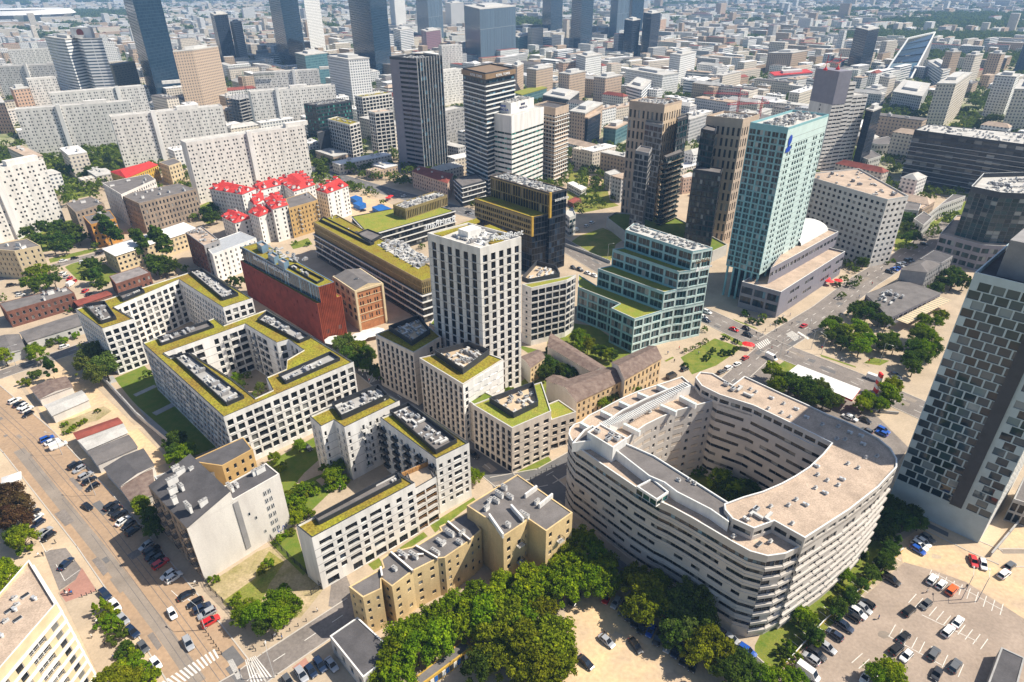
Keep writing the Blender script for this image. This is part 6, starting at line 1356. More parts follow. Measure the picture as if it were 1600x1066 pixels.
trees('in the clump before the curved building', 'Q3 240 480 310 440 370 480 300 560 400 560 430 520 220 560 350 610 440 610 560 590 600 640 660 620 590 720 670 700 700 740 760 720 820 690 780 800 860 780 740 840 900 880 850 930 940 920 980 1020 1040 990',
      'tg4.8 tg5 tg4.4 tg5.4 tg4.6 tg3.8 tg4.4 tg4.8 tg4 to4.6 to5 to4.2 to5 to4.6 td4.2 tw5 tw5.2 tw4.8 td4.6 td4.2 to4.6 to4 to4 td4 td4', 'trees before the curved building')
trees('below the sandy lot kiosk', 'Q2 600 1010 640 1050 920 1040', 'tg4 tg4.5 tg4', 'trees around the mural kiosk')
trees('on the corner of the vacant lot', 'Q2 0 760 60 740 110 700 160 720 110 770 30 800 Q1 1100 760', 'tg3.6 tg3.6 tg4 tg3.4 tg3.6 td3 tg3', 'bushes on the vacant lot corner')
trees('in the weeds between the sheds', 'N1 400 760 440 790 480 760 520 740 410 810 600 680', 'sg1.3 sg1.5 so1.4 sg1.3 sg1.3 so1.2', 'shrubs between the sheds')
trees('in the vacant lot scrub', 'Q1 975 595 1080 690 1130 710 Q2 60 520 30 560 130 640', 'sg1.6 sg1.8 sg1.6 sg1.6 so1.6 sg1.5', 'shrubs of the vacant lot')
trees('at the end of the white U-shaped block', 'N1 560 330 640 400 530 400 600 450 690 350', 'tw6 tw6 tw5 tw5 tw5', 'willows beside the white block')
trees('by the junction of the two roads on the left', 'N1 230 330 200 300 310 420 160 500 215 455 20 340 335 250 390 245 470 215', 'tg4 tg3.2 kd2.4 so2.4 sd2.6 tg4 sd2.6 sg2.2 sg2.2', 'trees by the left road junction')
trees('on the lawn edge by the long beige wall', 'N1 1085 860 1150 960 1120 930 900 440', 'td4 tg3.8 tg3 td2.4', 'trees by the beige wall')
trees('beside the left kerb of the wide street', 'Q1 40 230 80 270 20 300 70 330 100 410 60 400 110 470 0 560 20 590', 'tc5 tc5 tc4.5 tc4.5 tg4 td3 sg2 tg4 tg4', 'trees left of the wide street')
trees('in the hedge between car row and pavement', 'Q1 480 740 500 770 470 790 520 810 540 850 570 910 590 950 560 930 620 980 640 1010 600 1010 680 1040 650 1060 500 1060 560 1066 435 735 470 710', 'sg2.2 sg2.2 sg2.2 sg2.2 sd2.4 sd2.2 sg2.2 sd2.2 sg2.4 sg2.4 sg2.4 sg2.4 sg2.4 to4 to4 kg1.0 kg1.0', 'hedge bushes along the parked cars')
trees('beside the shaded street-side cars near the tenement', 'Q1 650 280 690 310 720 340 700 370 640 250', 'tg3 td3.4 td3.4 td3 tg3', 'trees beside the grey tenement')
trees('behind the ochre tenement wing', 'Q1 800 20 850 15 790 50', 'td3.5 tg3.5 tg3', 'trees behind the ochre wing')
trees('on the lawn behind the vacant lot', 'Q2 140 210 150 250 165 290 190 300 215 240 230 210 250 180 270 200 180 200 200 170 160 330 220 290 Q2 110 410 130 395 95 430 155 385 330 170 350 180 385 175 400 140 370 90', 'sg1.9 sg1.7 sg1.8 sg2 sg1.6 so1.5 sg1.8 sg1.6 sg1.9 sg1.6 sg1.9 sg1.7 sg1.4 sg1.5 sg1.4 so1.4 sg1.8 sg1.6 sg1.7 sg1.7 sg1.7', 'garden shrubs by the vacant lot')
trees('in the apartment garden', 'Q2 160 230 200 260 180 320 210 190 240 300 340 130 360 110 390 150 320 90 W6 590 905 N2 260 890 110 970 165 1030 490 1030 690 1000', 'sg2.2 sg2.4 tg2.6 sg2.2 sg2 tg3 tg3 sg2.2 tg2.4 tg2.2 tg2.4 tg2.2 sg2 tg3.4 td2', 'garden trees among the white blocks')
trees('beside the right end of the tall white block', 'Q2 995 130', 'tg2.8', '')
trees('in the square below the red hall', 'N2 520 270 560 250 600 300 560 330 640 290 680 320 620 370 680 400 700 340 730 430 N2 760 460', 'tw4 tw4 tw4 td4 tg4 td3.6 td4 td3.6 td3.4 td3 td3', 'trees of the square by the red hall')
trees('inside the ring-shaped block courtyard', 'R6 730 550 760 600 900 620 870 650 800 520', 'tg2.6 td2.4 tw2.4 td2 td2.2', 'courtyard trees of the ring-shaped block')
trees('in the courtyard of the curved building', 'R2 260 830 300 880 370 900 430 940 480 900 350 980 250 900 130 760 200 770 80 770', 'tg4 td4 tg4 td3.6 td3.4 td3.4 td3 sd2.4 sd2.4 sd2.2', 'courtyard trees of the curved building')
trees('in the yard of the ruin', 'U8 260 400 320 390 370 430 330 480 450 460 520 470 560 500 250 470 480 510 350 290', 'td3.6 td3.6 td3.6 td3.4 td3.4 td3.2 td3 td3 td2.6 td2.4', 'trees in the yard of the ruin')
trees('between the ruin and the turquoise office', 'U8 620 150 650 200 700 230 640 240 830 290 880 310 930 320 780 290', 'tg4 tg4.2 to4 tg3.6 td3.4 tg3.2 td3 tg3', 'trees behind the ruin')
trees('between the ruin and the curved building', 'U8 830 770 930 700 960 670 880 730 1060 650 1120 640 1160 650 U7 890 520 860 400 930 390 900 430', 'tg3 tw3 tw2.6 td2.8 tg3 tg3 tg2.2 tg2.2 tg2.4 td2.4 tg2.2', 'trees before the ruin facade')
trees('beside the filling station canopy', 'N4 30 430 80 480 60 520 140 500 180 530 230 520 270 560 310 540 350 600 400 620 250 600 610 610 590 640 740 560 770 600 770 520 700 640', 'tg4 to4 tg4 td4.2 td4 td4.2 td4.2 tw4.2 td4.2 tw4 td4 tg3.6 tg3.6 tg4 tg3.8 to3.8 tg3', 'trees around the filling station')
trees('in the small round park across the avenue', 'N4 380 160 410 130 440 200 480 180 530 70 560 40 610 80 640 40 560 160 590 200 570 280 620 240 540 240 700 240 760 230 780 280 720 280 730 130 690 110 460 260 400 220', 'tg4 td4 td4 tg3.6 td4 td4 td4 td4 tg4 tg4.4 tg4.4 tg4 tg4 td3.6 tg3.6 td3.6 td3.6 td3.4 td3.4 td3.2 td3.4', 'trees of the round park')
trees('between the round park and the right tower', 'N4 960 190 1000 230 920 220 900 290 960 300 1010 300 940 350 880 360 960 120 1040 130 1070 90 900 410 S1 520 500 480 540 380 580 360 560 560 540', 'tg4.4 tg4.4 td4.4 td4.4 tg4.6 td4.2 td4.4 td4.2 tg3.6 tg3.4 tg3.4 td3.8 td4.4 td4 td3.4 td3.2 td4', 'trees beside the right tower')
trees('by the turquoise tower forecourt', 'N4 60 130 90 115 M4 470 800 540 830 560 800 430 850 500 850 460 900 490 700 M4 560 690 590 710 M3 1440 1020 N3 1480 120 1530 130 1550 90', 'sd1.8 sd1.8 td2.6 td2.6 td2.4 sd2 sd2 td2.4 td2.6 td3.4 td3.4 sd2 sd2 sd2 td2.2', 'planting by the turquoise tower')
trees('on the plaza before the turquoise office', 'N3 1070 300 1115 285 1155 265 1195 240 1070 400 1240 310 1300 320 1350 320 1200 350 1380 300 1320 230 1380 250 1190 165', 'tg1.4 tg1.4 tg1.5 tg1.6 sd1.6 sd1.8 sd1.8 sd1.8 sd1.8 sd1.6 sd1.5 sd1.5 td1.8', 'planting on the office plaza')
trees('on the lawn behind the glass tower wall', 'Q4 600 280 560 320 620 340 660 300 690 340 500 380 530 400 480 300 540 250', 'td3.6 td3.6 td3.4 td3.2 td2.8 td3 td3 td3 td3', 'dark trees on the lawn under the glass tower')
trees('in the small gardens along the curved building', 'Q4 560 460 540 500 530 530 590 430 470 580 465 560 430 620 380 670 370 690 320 720 310 750 340 640 350 580 300 700 220 850 180 830 150 760 190 780 120 740 60 930 100 910 210 880 130 960 90 1000 440 500 490 520 420 480',
      'td2.6 td2.4 td2.4 kd1.2 td2.2 td2 td1.8 td2.2 td2 td2.4 td2 sg1.8 tg2.4 sg1.6 td2.4 td2.4 tg2.6 tg2.4 sg1.8 sd1.8 sg1.8 sg1.8 sg1.8 sg1.8 kd1 kd1 kd1', 'garden planting beside the curved building')
trees('at the bottom of the car park', 'Q4 540 1010 570 1040 510 1040', 'tg3.4 tg3.4 tg3.2', 'trees at the foot of the car park')
trees('in the bottom left of the car park', 'Q4 60 1060 120 1060 -20 1040', 'tg3 tg3 tg3', 'trees by the white van')
trees('between the fallow plot and the avenue', 'M3 300 -60 320 20 280 50 340 60 U5 460 610 500 560 560 600 400 700 470 700 520 690', 'td3.6 td4 td3.4 td3.4 td4 td4.4 td4 tg3.8 tg4 tg4', 'trees at the foot of the brown residential tower')
trees('on the wild plot left of the brown towers', 'U5 750 430 790 400 820 440 780 500 860 450 900 480 740 540 800 560 700 530 960 520 1000 500 940 560 770 800 710 850 760 860 820 850 800 910 860 880 640 930 680 990 900 920 1000 850 U5 730 910', 'tg4.8 tg5 tg5 tg5 tg4.6 tg4.4 to4.6 td4.6 to4 to4 to4 to4 td4 td3.6 tg3.6 tg3.4 tg3.4 tg3.4 td3.2 tg3 tg3 tg3.2 tg3', 'trees of the wild plot')
trees('beside the white-roofed building, tall poplars', 'U2 530 800 500 760 680 740 740 800 180 560 220 640 160 620 300 700', 'pd3.2 pd3 pd3.2 pd3.2 pd3 pd3.2 pd3 pd2.8', 'poplars by the white-roofed building')
trees('around the small brick house', 'U2 640 930 720 950 780 960 840 990 700 1010 M1 880 830 950 740 1010 760 1140 740 1430 830 1480 830', 'td4.2 td4.4 td4.4 td4.2 td4 td3 td4 td3.6 td3 td3.2 td3.2', 'trees behind the white U-shaped block')
trees('on the green beside the small parking lane', 'M1 560 720 590 790 620 850 550 800 530 700 580 730 640 690 430 1010 0 920', 'td4 td4.4 td4 td4 td3.6 td4 td2.6 sd2 td3', 'trees by the lane left of the brick house')
trees('by the cream tenement at the left edge', 'M1 150 720 200 700 260 760 200 780 260 820 330 820 180 840 340 740 240 860', 'to4.4 to4.4 tg4.4 to4.4 tg4.4 td4.2 tg4 tg3.4 td4', 'trees before the cream tenement')
trees('on the road bank above the parked cars', 'M1 170 530 220 510 270 490 320 510 370 490 420 500 470 510 240 570 300 580 360 560 420 580 480 560 330 620 400 620 520 540 450 540 580 590 350 460', 'td4.6 td4.6 td4.8 td4.6 td4.8 td4.6 td4.4 td4.4 td4.4 td4.4 td4.4 td4.2 td4 td4 td4 td4.2 td3 td4', 'trees on the road bank')
trees('in the park before the panel slabs', 'M1 240 50 290 70 340 40 390 60 430 30 470 60 520 30 560 80 600 40 650 60 300 130 350 110 400 120 450 140 500 110 550 150 600 120 650 140 700 90 380 180 440 200 500 190 560 220 620 200 580 280 520 250 410 240 400 300 460 80 700 40 T1 560 960 640 900 700 890 480 940 300 960 980 960 110 870',
      'tg5.5 td5.5 tg5.5 td5.5 td5.5 td5.5 td5.5 td5.5 td5.5 td5.5 tg5.5 td5.5 tg5.5 td5.5 td5.5 td5.5 tg5.5 td5.5 td5 td5 tg5 td5 td5 td5 td4.6 td4.6 tg4 tg4 td5 td5 td5.5 td5.5 td5.5 td5 td5 td4.6 td5', 'park trees before the panel slabs')
trees('between the brown tenement and the red roofs', 'M1 1270 400 1310 380 1290 440 1330 430 1160 400 1190 420 1130 120 1160 180 1060 170 1110 90 M2 380 110 410 150 360 160 580 120', 'td4.6 td4.6 td4.4 td4.2 td4 td3.6 td4 td4 tg3.6 td3.6 td5 td5 td4.6 tg4.8', 'trees around the red-roofed houses')
trees('in the container yard', 'M2 700 250 730 270 780 330 680 265 M2 1340 340 1370 320 1350 290 240 590 320 600 1020 600', 'td3.4 td3.4 td2.6 td3 td3.4 td3.4 td3.4 sg2 sg2 tg2.4', 'trees by the container yard')
trees('along the avenue between the slab and the glass office', 'M4 640 170 690 180 740 190 680 220 730 240 790 220 840 250 800 260 910 250 950 230 1000 240 1040 260 1090 250 1130 270 1180 250 960 280 1010 290', 'td4.4 td4.4 td4.4 td4 td4 td4 td4 td4 td4 td4 td4 td4 td4 td4 td4 td3.8 td3.8', 'avenue trees on the right')
trees('beside the pale grey block garden', 'M4 860 440 900 460 870 500 920 490 860 560 910 550 840 600 890 600 1030 480 1000 520 1040 510 1100 410 1140 420 1160 400 1110 440 1180 450 730 710 770 700 1150 820 1100 790 1140 770 1040 870 1060 830 M4 510 720 540 740', 'td4.4 td4.4 td4.4 td4 td4 td4 td3.4 td3.4 td3.4 td3.2 td3.4 tg3.6 td3.6 tg3.6 td3.4 td3.2 sg1.6 sg1.6 td3.8 td3.8 td3.6 td3.4 td3.4 td2.6 td2.6', 'trees right of the pale grey block')

REST = plant_trees()
# ================================================================ CARS
CARC = {'k': ('car_black', (0.012, 0.012, 0.014), 'black'), 'w': ('car_white', (0.80, 0.80, 0.79), 'white'), 's': ('car_silver', (0.42, 0.43, 0.45), 'silver'), 'g': ('car_grey', (0.12, 0.125, 0.13), 'grey'),
        'b': ('car_blue', (0.01, 0.08, 0.40), 'blue'), 'n': ('car_navy', (0.015, 0.03, 0.07), 'dark blue'), 'r': ('car_red', (0.55, 0.01, 0.01), 'red'), 'o': ('car_orange', (0.75, 0.13, 0.02), 'orange')}
for k, (n_, c_, _) in CARC.items():
    m = mat(n_, c_, 0.28, 0.0, 1.0, metal=0.2 if k in 'sgn' else 0.0, spec=0.7); m.node_tree.nodes['Principled BSDF'].inputs['Coat Weight'].default_value = 0.8
_cm = {}
def car_meshes(ty, col):
    if (ty, col) in _cm: return _cm[(ty, col)]
    Lc, Wc, hb, ht = {'h': (4.1, 1.75, 0.88, 1.48), 'c': (4.6, 1.80, 0.86, 1.44), 'u': (4.6, 1.88, 1.0, 1.68), 'v': (5.4, 2.0, 1.1, 2.3)}[ty]
    # body profile: x, roof-less shell cross sections (bottom, belt), rounded in plan
    xs = [-0.5, -0.47, -0.40, -0.20, 0.10, 0.32, 0.43, 0.485, 0.5]; zb = [0.45, 0.30, 0.22, 0.2, 0.2, 0.2, 0.24, 0.34, 0.45]
    zt = [0.62*hb, 0.92*hb, hb, hb, hb*0.99, hb*0.93, hb*0.86, hb*0.72, 0.55*hb]; wd = [0.36, 0.45, 0.49, 0.5, 0.5, 0.49, 0.46, 0.40, 0.33]
    if ty == 'v': zt = [0.9, 1.05, 1.1, 1.1, 1.1, 1.08, 1.0, 0.85, 0.6]
    b = MB(); rings = []
    for x, z0, z1, w_ in zip(xs, zb, zt, wd):
        W_ = w_*Wc; rings.append([(x*Lc, -W_*0.94, z0), (x*Lc, -W_, (z0+z1)/2), (x*Lc, -W_*0.97, z1-0.05), (x*Lc, -W_*0.86, z1), (x*Lc, W_*0.86, z1), (x*Lc, W_*0.97, z1-0.05), (x*Lc, W_, (z0+z1)/2), (x*Lc, W_*0.94, z0)])
    for A, B_ in zip(rings, rings[1:]):
        for i in range(8):
            j = (i+1) % 8; b.face([A[i], B_[i], B_[j], A[j]] if i != 7 else [A[7], B_[7], B_[0], A[0]])
    b.face(list(reversed(rings[0]))); b.face(rings[-1])
    # roof panel and pillars as a slightly smaller greenhouse
    x0, x1, x2, x3 = {'h': (-0.46, -0.36, 0.06, 0.24), 'c': (-0.38, -0.24, 0.08, 0.25), 'u': (-0.47, -0.40, 0.06, 0.23), 'v': (-0.49, -0.48, 0.22, 0.36)}[ty]
    wb_, wt_ = 0.44*Wc, 0.36*Wc if ty != 'v' else 0.42*Wc; zb_ = hb-0.01 if ty != 'v' else 1.08
    bot = [(x0*Lc, -wb_), (x3*Lc, -wb_), (x3*Lc, wb_), (x0*Lc, wb_)]; top = [(x1*Lc, -wt_), (x2*Lc, -wt_), (x2*Lc, wt_), (x1*Lc, wt_)]
    gl = MB()
    tgt = gl if ty != 'v' else b
    for i in range(4):
        j = (i+1) % 4; (gl if (ty != 'v' or i == 1) else b).face([(*bot[i], zb_), (*bot[j], zb_), (*top[j], ht-0.04), (*top[i], ht-0.04)])
    b.prism([(p[0]*1.0, p[1]*1.02) for p in top], ht-0.05, ht)
    for i in range(4):       # pillars
        b.bar((bot[i][0], bot[i][1], zb_-0.02), (top[i][0], top[i][1]*1.01, ht-0.02), 0.05, 0, 4)
    if ty != 'v':
        for sy in (-1, 1): xm = (x1+x2)/2*Lc; b.bar((xm, sy*wb_*1.0, zb_), (xm, sy*wt_*1.01, ht-0.03), 0.05, 0, 4)
    wh = MB(); N_ = 12
    for k in range(N_):
        a0, a1 = 2*pi*k/N_, 2*pi*(k+1)/N_
        wh.face([(0.33*cos(a0), -0.1, 0.33*sin(a0)), (0.33*cos(a1), -0.1, 0.33*sin(a1)), (0.33*cos(a1), 0.1, 0.33*sin(a1)), (0.33*cos(a0), 0.1, 0.33*sin(a0))])
    for sy in (-0.1, 0.1):
        wh.face([(0.33*cos(2*pi*k/N_), sy, 0.33*sin(2*pi*k/N_)) for k in range(N_)]); wh.face([(0.2*cos(2*pi*k/8), sy*1.1, 0.2*sin(2*pi*k/8)) for k in range(8)], 1)
    hl = MB(); hl.box((0, 0, -0.07), (0.08, 0.34, 0.14), 0, bottom=True); tl = MB(); tl.box((0, 0, -0.07), (0.06, 0.3, 0.14), 0, bottom=True)
    if 'wheel' not in _cm: _cm['wheel'] = wh.mesh([M['tyre'], M['zinc']]); _cm['hl'] = hl.mesh([M['signal_white']]); _cm['tl'] = tl.mesh([M['signal_red']])
    parts = [('body', b.mesh([M[CARC[col][0]]]), (0, 0, 0)), ('window', gl.mesh([M['glass_black']]), (0, 0, 0))]
    for sx in (-0.31, 0.32):
        for sy in (-1, 1): parts.append(('wheel', _cm['wheel'], (sx*Lc, sy*(Wc/2-0.08), 0.33)))
    for sy in (-1, 1): parts.append(('headlight', _cm['hl'], (0.485*Lc, sy*Wc*0.3, hb*0.62))); parts.append(('tail_light', _cm['tl'], (-0.485*Lc, sy*Wc*0.33, hb*0.78)))
    _cm[(ty, col)] = parts; return parts
TY = {'h': 'hatchback', 'c': 'saloon', 'u': 'estate', 'v': 'van'}
_ci = [0]
def cars(zone, s, axis, group, flip=0):
    """s: 'CROP x y code' entries, code = colour + optional type; axis: two picture points giving the way the cars point"""
    pts = []; cur = None; n = []
    for t in s.split():
        if t in CR: cur = CR[t]
        elif t[0].isalpha(): pts.append(((cur[0]+n[0]/cur[2], cur[1]+n[1]/cur[2]), t)); n = []
        else: n.append(float(t))
    a, b_ = GP(axis); d = b_-a; rz = atan2(d.y, d.x); pts.sort(key=lambda t: t[0][0])
    cnt = {}
    for p, t in pts: cnt[t[0]] = cnt.get(t[0], 0)+1
    seen = {}
    for p, t in pts:
        _ci[0] += 1; ty = t[1] if len(t) > 1 else 'huchu'[_ci[0] % 5]; col = t[0]; w_ = G(p, 0.7)
        root = empty('parked_car' if 'parked' in zone or 'row' in zone or 'lot' in zone or 'bay' in zone else 'car', (w_.x, w_.y, ground_z(w_)+0.005), rz+_r.uniform(-0.05, 0.05)+(pi if (_ci[0]*7 % 5) < 2 and flip else 0))
        for nm, me, l in car_meshes(ty, col): link(nm, me, root, l)
        seen[col] = seen.get(col, 0)+1; cn = CARC[col][2]
        lb = (cn+' '+TY[ty]+' '+zone) if cnt[col] == 1 else ORD[seen[col]-1]+' '+cn+' car from left, '+zone
        tag(root, lb, 'van' if ty == 'v' else 'car', group if len(pts) > 1 else None)
cars('parked beside the decayed sheds', 'N1 90 615 w 115 635 k 140 650 w 165 668 w 172 698 k', 'N1 60 635 125 600', 'cars beside the decayed sheds', 1)
cars('in the bay beside the rust-red shed', 'N1 290 850 b 318 868 w 360 893 wv', 'N1 255 870 335 835', 'cars beside the rust-red shed')
cars('parked beside the dark-roofed sheds', 'Q1 342 78 k 360 95 s 390 125 s 405 147 k 422 175 k', 'Q1 395 190 450 158', 'cars beside the dark-roofed sheds', 1)
cars('parked above the tenement shadow', 'Q1 507 262 k 523 282 k 543 303 k 559 330 w 583 348 k 606 375 k', 'Q1 555 372 612 330', 'cars above the tenement shadow', 1)
cars('parked in the tenement shadow', 'Q1 665 443 s 690 465 k 697 487 k 712 505 k 730 525 r 765 575 w 790 588 wu', 'Q1 700 550 765 505', 'cars in the tenement shadow', 1)
cars('parked by the vacant lot', 'Q1 848 668 k 888 703 k 918 728 n 942 752 su 957 787 r', 'Q1 920 808 992 768', 'cars by the vacant lot', 1)
cars('driving down the wide street', 'Q1 397 265 k', 'Q1 378 252 416 278', ''); cars('driving near the crossing', 'Q1 783 752 w', 'Q1 768 722 800 782', ''); cars('stopped before the zebra crossing', 'Q1 857 888 s', 'Q1 840 858 875 918', '')
cars('parked left of the wide street', 'Q1 128 272 s 148 297 k 160 318 w 172 342 n 201 382 s 220 400 k', 'Q1 125 345 195 297', 'cars left of the wide street', 1)
cars('alone in the painted bay', 'Q1 300 525 nc', 'Q1 270 555 332 497', '')
cars('in the kerb row along the hedge', 'Q1 478 665 nu 524 717 wu 558 775 sc 603 835 nu 651 903 gh 708 978 wh', 'Q1 455 638 512 702', 'cars in the kerb row along the hedge')
cars('in the row left of the low corner building', 'Q2 145 1058 g 207 1030 s 250 1012 n 292 985 n 343 982 s', 'Q2 190 1000 232 1055', 'cars left of the low corner building')
cars('on the sandy lot, left of centre', 'Q3 430 875 sc', 'Q3 398 848 466 902', ''); cars('on the sandy lot, right of centre', 'Q3 563 897 kc', 'Q3 540 862 588 930', ''); cars('on the sandy lot nearest the camera', 'Q3 335 973 kc', 'Q3 302 942 372 1003', '')
cars('in the row under the trees of the sandy lot', 'Q3 285 690 k 434 677 r 473 702 s 507 730 k 537 760 k 567 785 k 595 812 k 632 830 b 665 865 k 712 900 s 750 920 n 787 955 k 825 985 k', 'Q3 485 680 460 725', 'cars under the trees of the sandy lot')
cars('parked at the alley end below the curved building', 'Q3 1000 868 s 1070 922 bu 950 970 n 1095 1040 s 1150 1060 w', 'Q3 1040 900 1105 945', 'cars at the alley end')
cars('in the row beside the small gardens', 'Q4 562 598 k 450 705 k 432 725 s 408 748 w 385 765 k 347 808 n 305 848 n 268 903 s 222 935 k 197 957 s 182 1023 wv', 'Q4 308 780 392 838', 'cars beside the small gardens', 1)
cars('at the shaded top of the car park', 'Q4 683 462 b 690 443 w 705 425 w 728 408 g', 'Q4 655 442 716 482', 'cars at the shaded top of the car park')
cars('in the upper row of the car park', 'Q4 748 597 w 790 620 w 838 645 o', 'Q4 728 622 770 573', 'cars in the upper row of the car park')
cars('on the sandy edge of the car park', 'Q4 936 512 r 979 528 w', 'Q4 930 492 942 532', 'cars on the sandy edge'); cars('on the dirt beside the access road', 'Q4 1103 533 g 1075 572 w', 'Q4 1090 545 1118 520', 'cars on the dirt by the access road')
cars('in the middle rows of the car park', 'Q4 642 740 k 718 711 g 865 790 w 820 832 w 618 860 k 585 913 k 630 945 w', 'Q4 620 762 664 718', 'cars in the middle rows of the car park', 1)
cars('in the lowest row of the car park', 'Q4 755 935 g 852 990 g 768 1027 k 445 1042 w', 'Q4 738 962 775 905', 'cars in the lowest row of the car park', 1)
cars('on the avenue before the crossing', 'N4 222 152 r', 'N4 203 165 242 143', ''); cars('on the avenue beside the pylon', 'N4 652 478 wv', 'N4 618 468 690 492', '')
cars('parked by the filling station trees', 'N4 785 455 n 795 472 s 640 660 s 490 715 w 515 722 w 600 735 k 712 798 b 702 815 b 610 800 g 20 350 wv', 'N4 690 790 735 812', 'cars around the filling station', 1)
cars('on the avenue by the turquoise office', 'N3 1370 175 r 1447 168 k 1455 208 k 1205 68 w 1200 120 n 1180 100 w', 'N3 1345 165 1400 188', 'cars on the avenue by the turquoise office')
cars('at the kerb of the plaza', 'N3 1440 350 r 1388 390 w 1335 413 w 1290 438 g', 'N3 1415 365 1465 338', 'cars at the plaza kerb'); cars('on the plaza pavement', 'N3 1065 420 k 985 465 kv', 'N3 1040 432 1092 408', 'cars on the plaza')
cars('in the row by the small grey house', 'M4 750 768 k 780 752 b 797 745 b 815 728 s 832 715 w 862 700 k 880 693 k', 'M4 728 762 778 780', 'cars by the small grey house', 1); cars('in the parking lane by the pale grey block', 'M4 960 570 k 962 597 k', 'M4 940 568 985 574', 'cars in the parking lane')
cars('along the avenue behind the tower block', 'M3 378 742 k 420 755 k 467 775 w 507 790 w', 'M3 400 745 440 765', 'cars along the avenue'); cars('parked by the meadow road', 'M3 395 512 wv 460 485 w 492 465 w', 'M3 440 492 500 465', 'cars by the meadow road')
cars('on the upper left road', 'M1 388 700 w 460 683 k 515 708 w 610 655 k', 'M1 360 706 420 692', 'cars on the upper left road'); cars('in the lane near the brick house', 'M1 390 778 w 408 795 s 428 810 r 455 828 r 435 845 wv 527 885 r 545 905 k', 'M1 405 825 440 800', 'cars in the lane near the brick house', 1)
cars('beside the ivy-covered grey house', 'N1 395 280 w', 'N1 365 290 425 270', ''); cars('in the yard by the cream tenement', 'M1 125 910 w 70 850 k', 'M1 100 915 150 905', 'cars by the cream tenement')
cars('around the container yard', 'M2 745 180 s 765 190 k 800 150 k 910 300 w 660 390 k 1310 400 k 1325 410 s', 'M2 730 186 780 176', 'cars around the container yard', 1)
cars('on the street between the stone blocks', 'Q2 990 30 k N2 320 905 k', 'Q2 975 22 1005 40', 'cars between the stone blocks')
cars('in the street by the green glass office', 'U3 400 905 s 430 915 k 500 940 k 790 965 s 830 975 k 850 940 w 890 915 s 320 880 k', 'U3 780 970 840 955', 'cars by the green glass office', 1)
# ================================================================ PEOPLE, LAMPS
def person_mesh():
    me = bpy.data.meshes.new('p'); V = [(0, 0, 0.95), (0, 0, 1.15), (0, 0, 1.38), (0, 0, 1.50), (0.01, 0, 1.62), (0.01, 0, 1.74), (0, 0.19, 1.38), (0.02, 0.25, 1.10), (0.10, 0.26, 0.86), (0, -0.19, 1.38), (-0.02, -0.25, 1.10), (-0.06, -0.26, 0.85),
        (0, 0.10, 0.90), (0.10, 0.10, 0.50), (0.16, 0.10, 0.08), (0.28, 0.10, 0.04), (0, -0.10, 0.90), (-0.02, -0.10, 0.48), (-0.20, -0.10, 0.10), (-0.10, -0.10, 0.05)]
    E_ = [(0, 1), (1, 2), (2, 3), (3, 4), (4, 5), (2, 6), (6, 7), (7, 8), (2, 9), (9, 10), (10, 11), (0, 12), (12, 13), (13, 14), (14, 15), (0, 16), (16, 17), (17, 18), (18, 19)]
    R_ = [.14, .13, .14, .06, .10, .08, .065, .045, .035, .065, .045, .035, .09, .065, .045, .035, .09, .065, .045, .035]
    me.from_pydata(V, E_, []); o = bpy.data.objects.new('p', me); COL.objects.link(o); sk = o.modifiers.new('s', 'SKIN'); o.modifiers.new('u', 'SUBSURF').levels = 1
    for v, r_ in zip(me.skin_vertices[0].data, R_): v.radius = (r_, r_)
    me.skin_vertices[0].data[0].use_root = True
    dg = bpy.context.evaluated_depsgraph_get(); out = bpy.data.meshes.new_from_object(o.evaluated_get(dg)); bpy.data.objects.remove(o); return out
_pm = person_mesh()
def split_mesh(me, f, m):
    b = MB()
    for p in me.polygons:
        if f(p.center): b.face([me.vertices[i].co+me.vertices[i].normal*0.012 for i in p.vertices])
    return b.mesh([M[m]])
_pm.materials.clear(); _pm.materials.append(M['skin'])
PC = {c: split_mesh(_pm, lambda q: 0.93 < q.z < 1.47 and not q.z < 0.95, m) for c, m in (('white', 'signal_white'), ('red', 'signal_red'), ('dark', 'dark_metal'), ('blue', 'pvc_blue'))}
_tr = split_mesh(_pm, lambda q: 0.06 < q.z <= 0.95 and abs(q.y) < 0.22, 'dark_panel'); _hr = split_mesh(_pm, lambda q: q.z > 1.68 or (q.z > 1.58 and q.x < -0.02), 'bark')
_pc = [0]
def people(s, what, tops, group=None):
    for i, p in enumerate(GP(s)):
        tp_ = tops[i % len(tops)]; root = empty('person', (p.x, p.y, ground_z(p)), _r.uniform(0, 6.28)); link('body', _pm, root); link('shirt', PC[tp_], root); link('trousers', _tr, root); link('hair', _hr, root)
        n = len(GP(s)); tag(root, 'person in a '+tp_+' top '+(what if n == 1 else ORD[i]+' of '+what), 'person', group)
people('Q1 178 495 198 492', 'two walkers beside the cream block', ['white', 'dark'], 'walkers by the cream block')
people('Q1 300 665 308 672 322 660 330 668', 'group standing on the red paving', ['dark', 'white', 'red', 'blue'], 'people on the red paving')
people('Q1 420 865', 'walking alone on the grey pavement by the hedge', ['white']); people('Q1 255 435', 'crossing beside the parked cars left of the street', ['dark']); people('Q1 890 622 902 628', 'pair by the tenement corner', ['white', 'dark'], 'pair by the tenement corner')
people('Q2 78 868 88 862', 'pair on the pavement near the zebra crossing', ['dark', 'white'], 'pair near the zebra crossing'); people('N4 50 190 190 235 120 330 330 300 145 150 90 110 135 95', 'walkers at the avenue crossing', ['dark', 'white', 'blue', 'red'], 'walkers at the avenue crossing')
people('N3 1505 210 1520 245 1490 300 1410 100 1455 105', 'people near the red parasol', ['dark', 'white', 'red'], 'people near the red parasol')
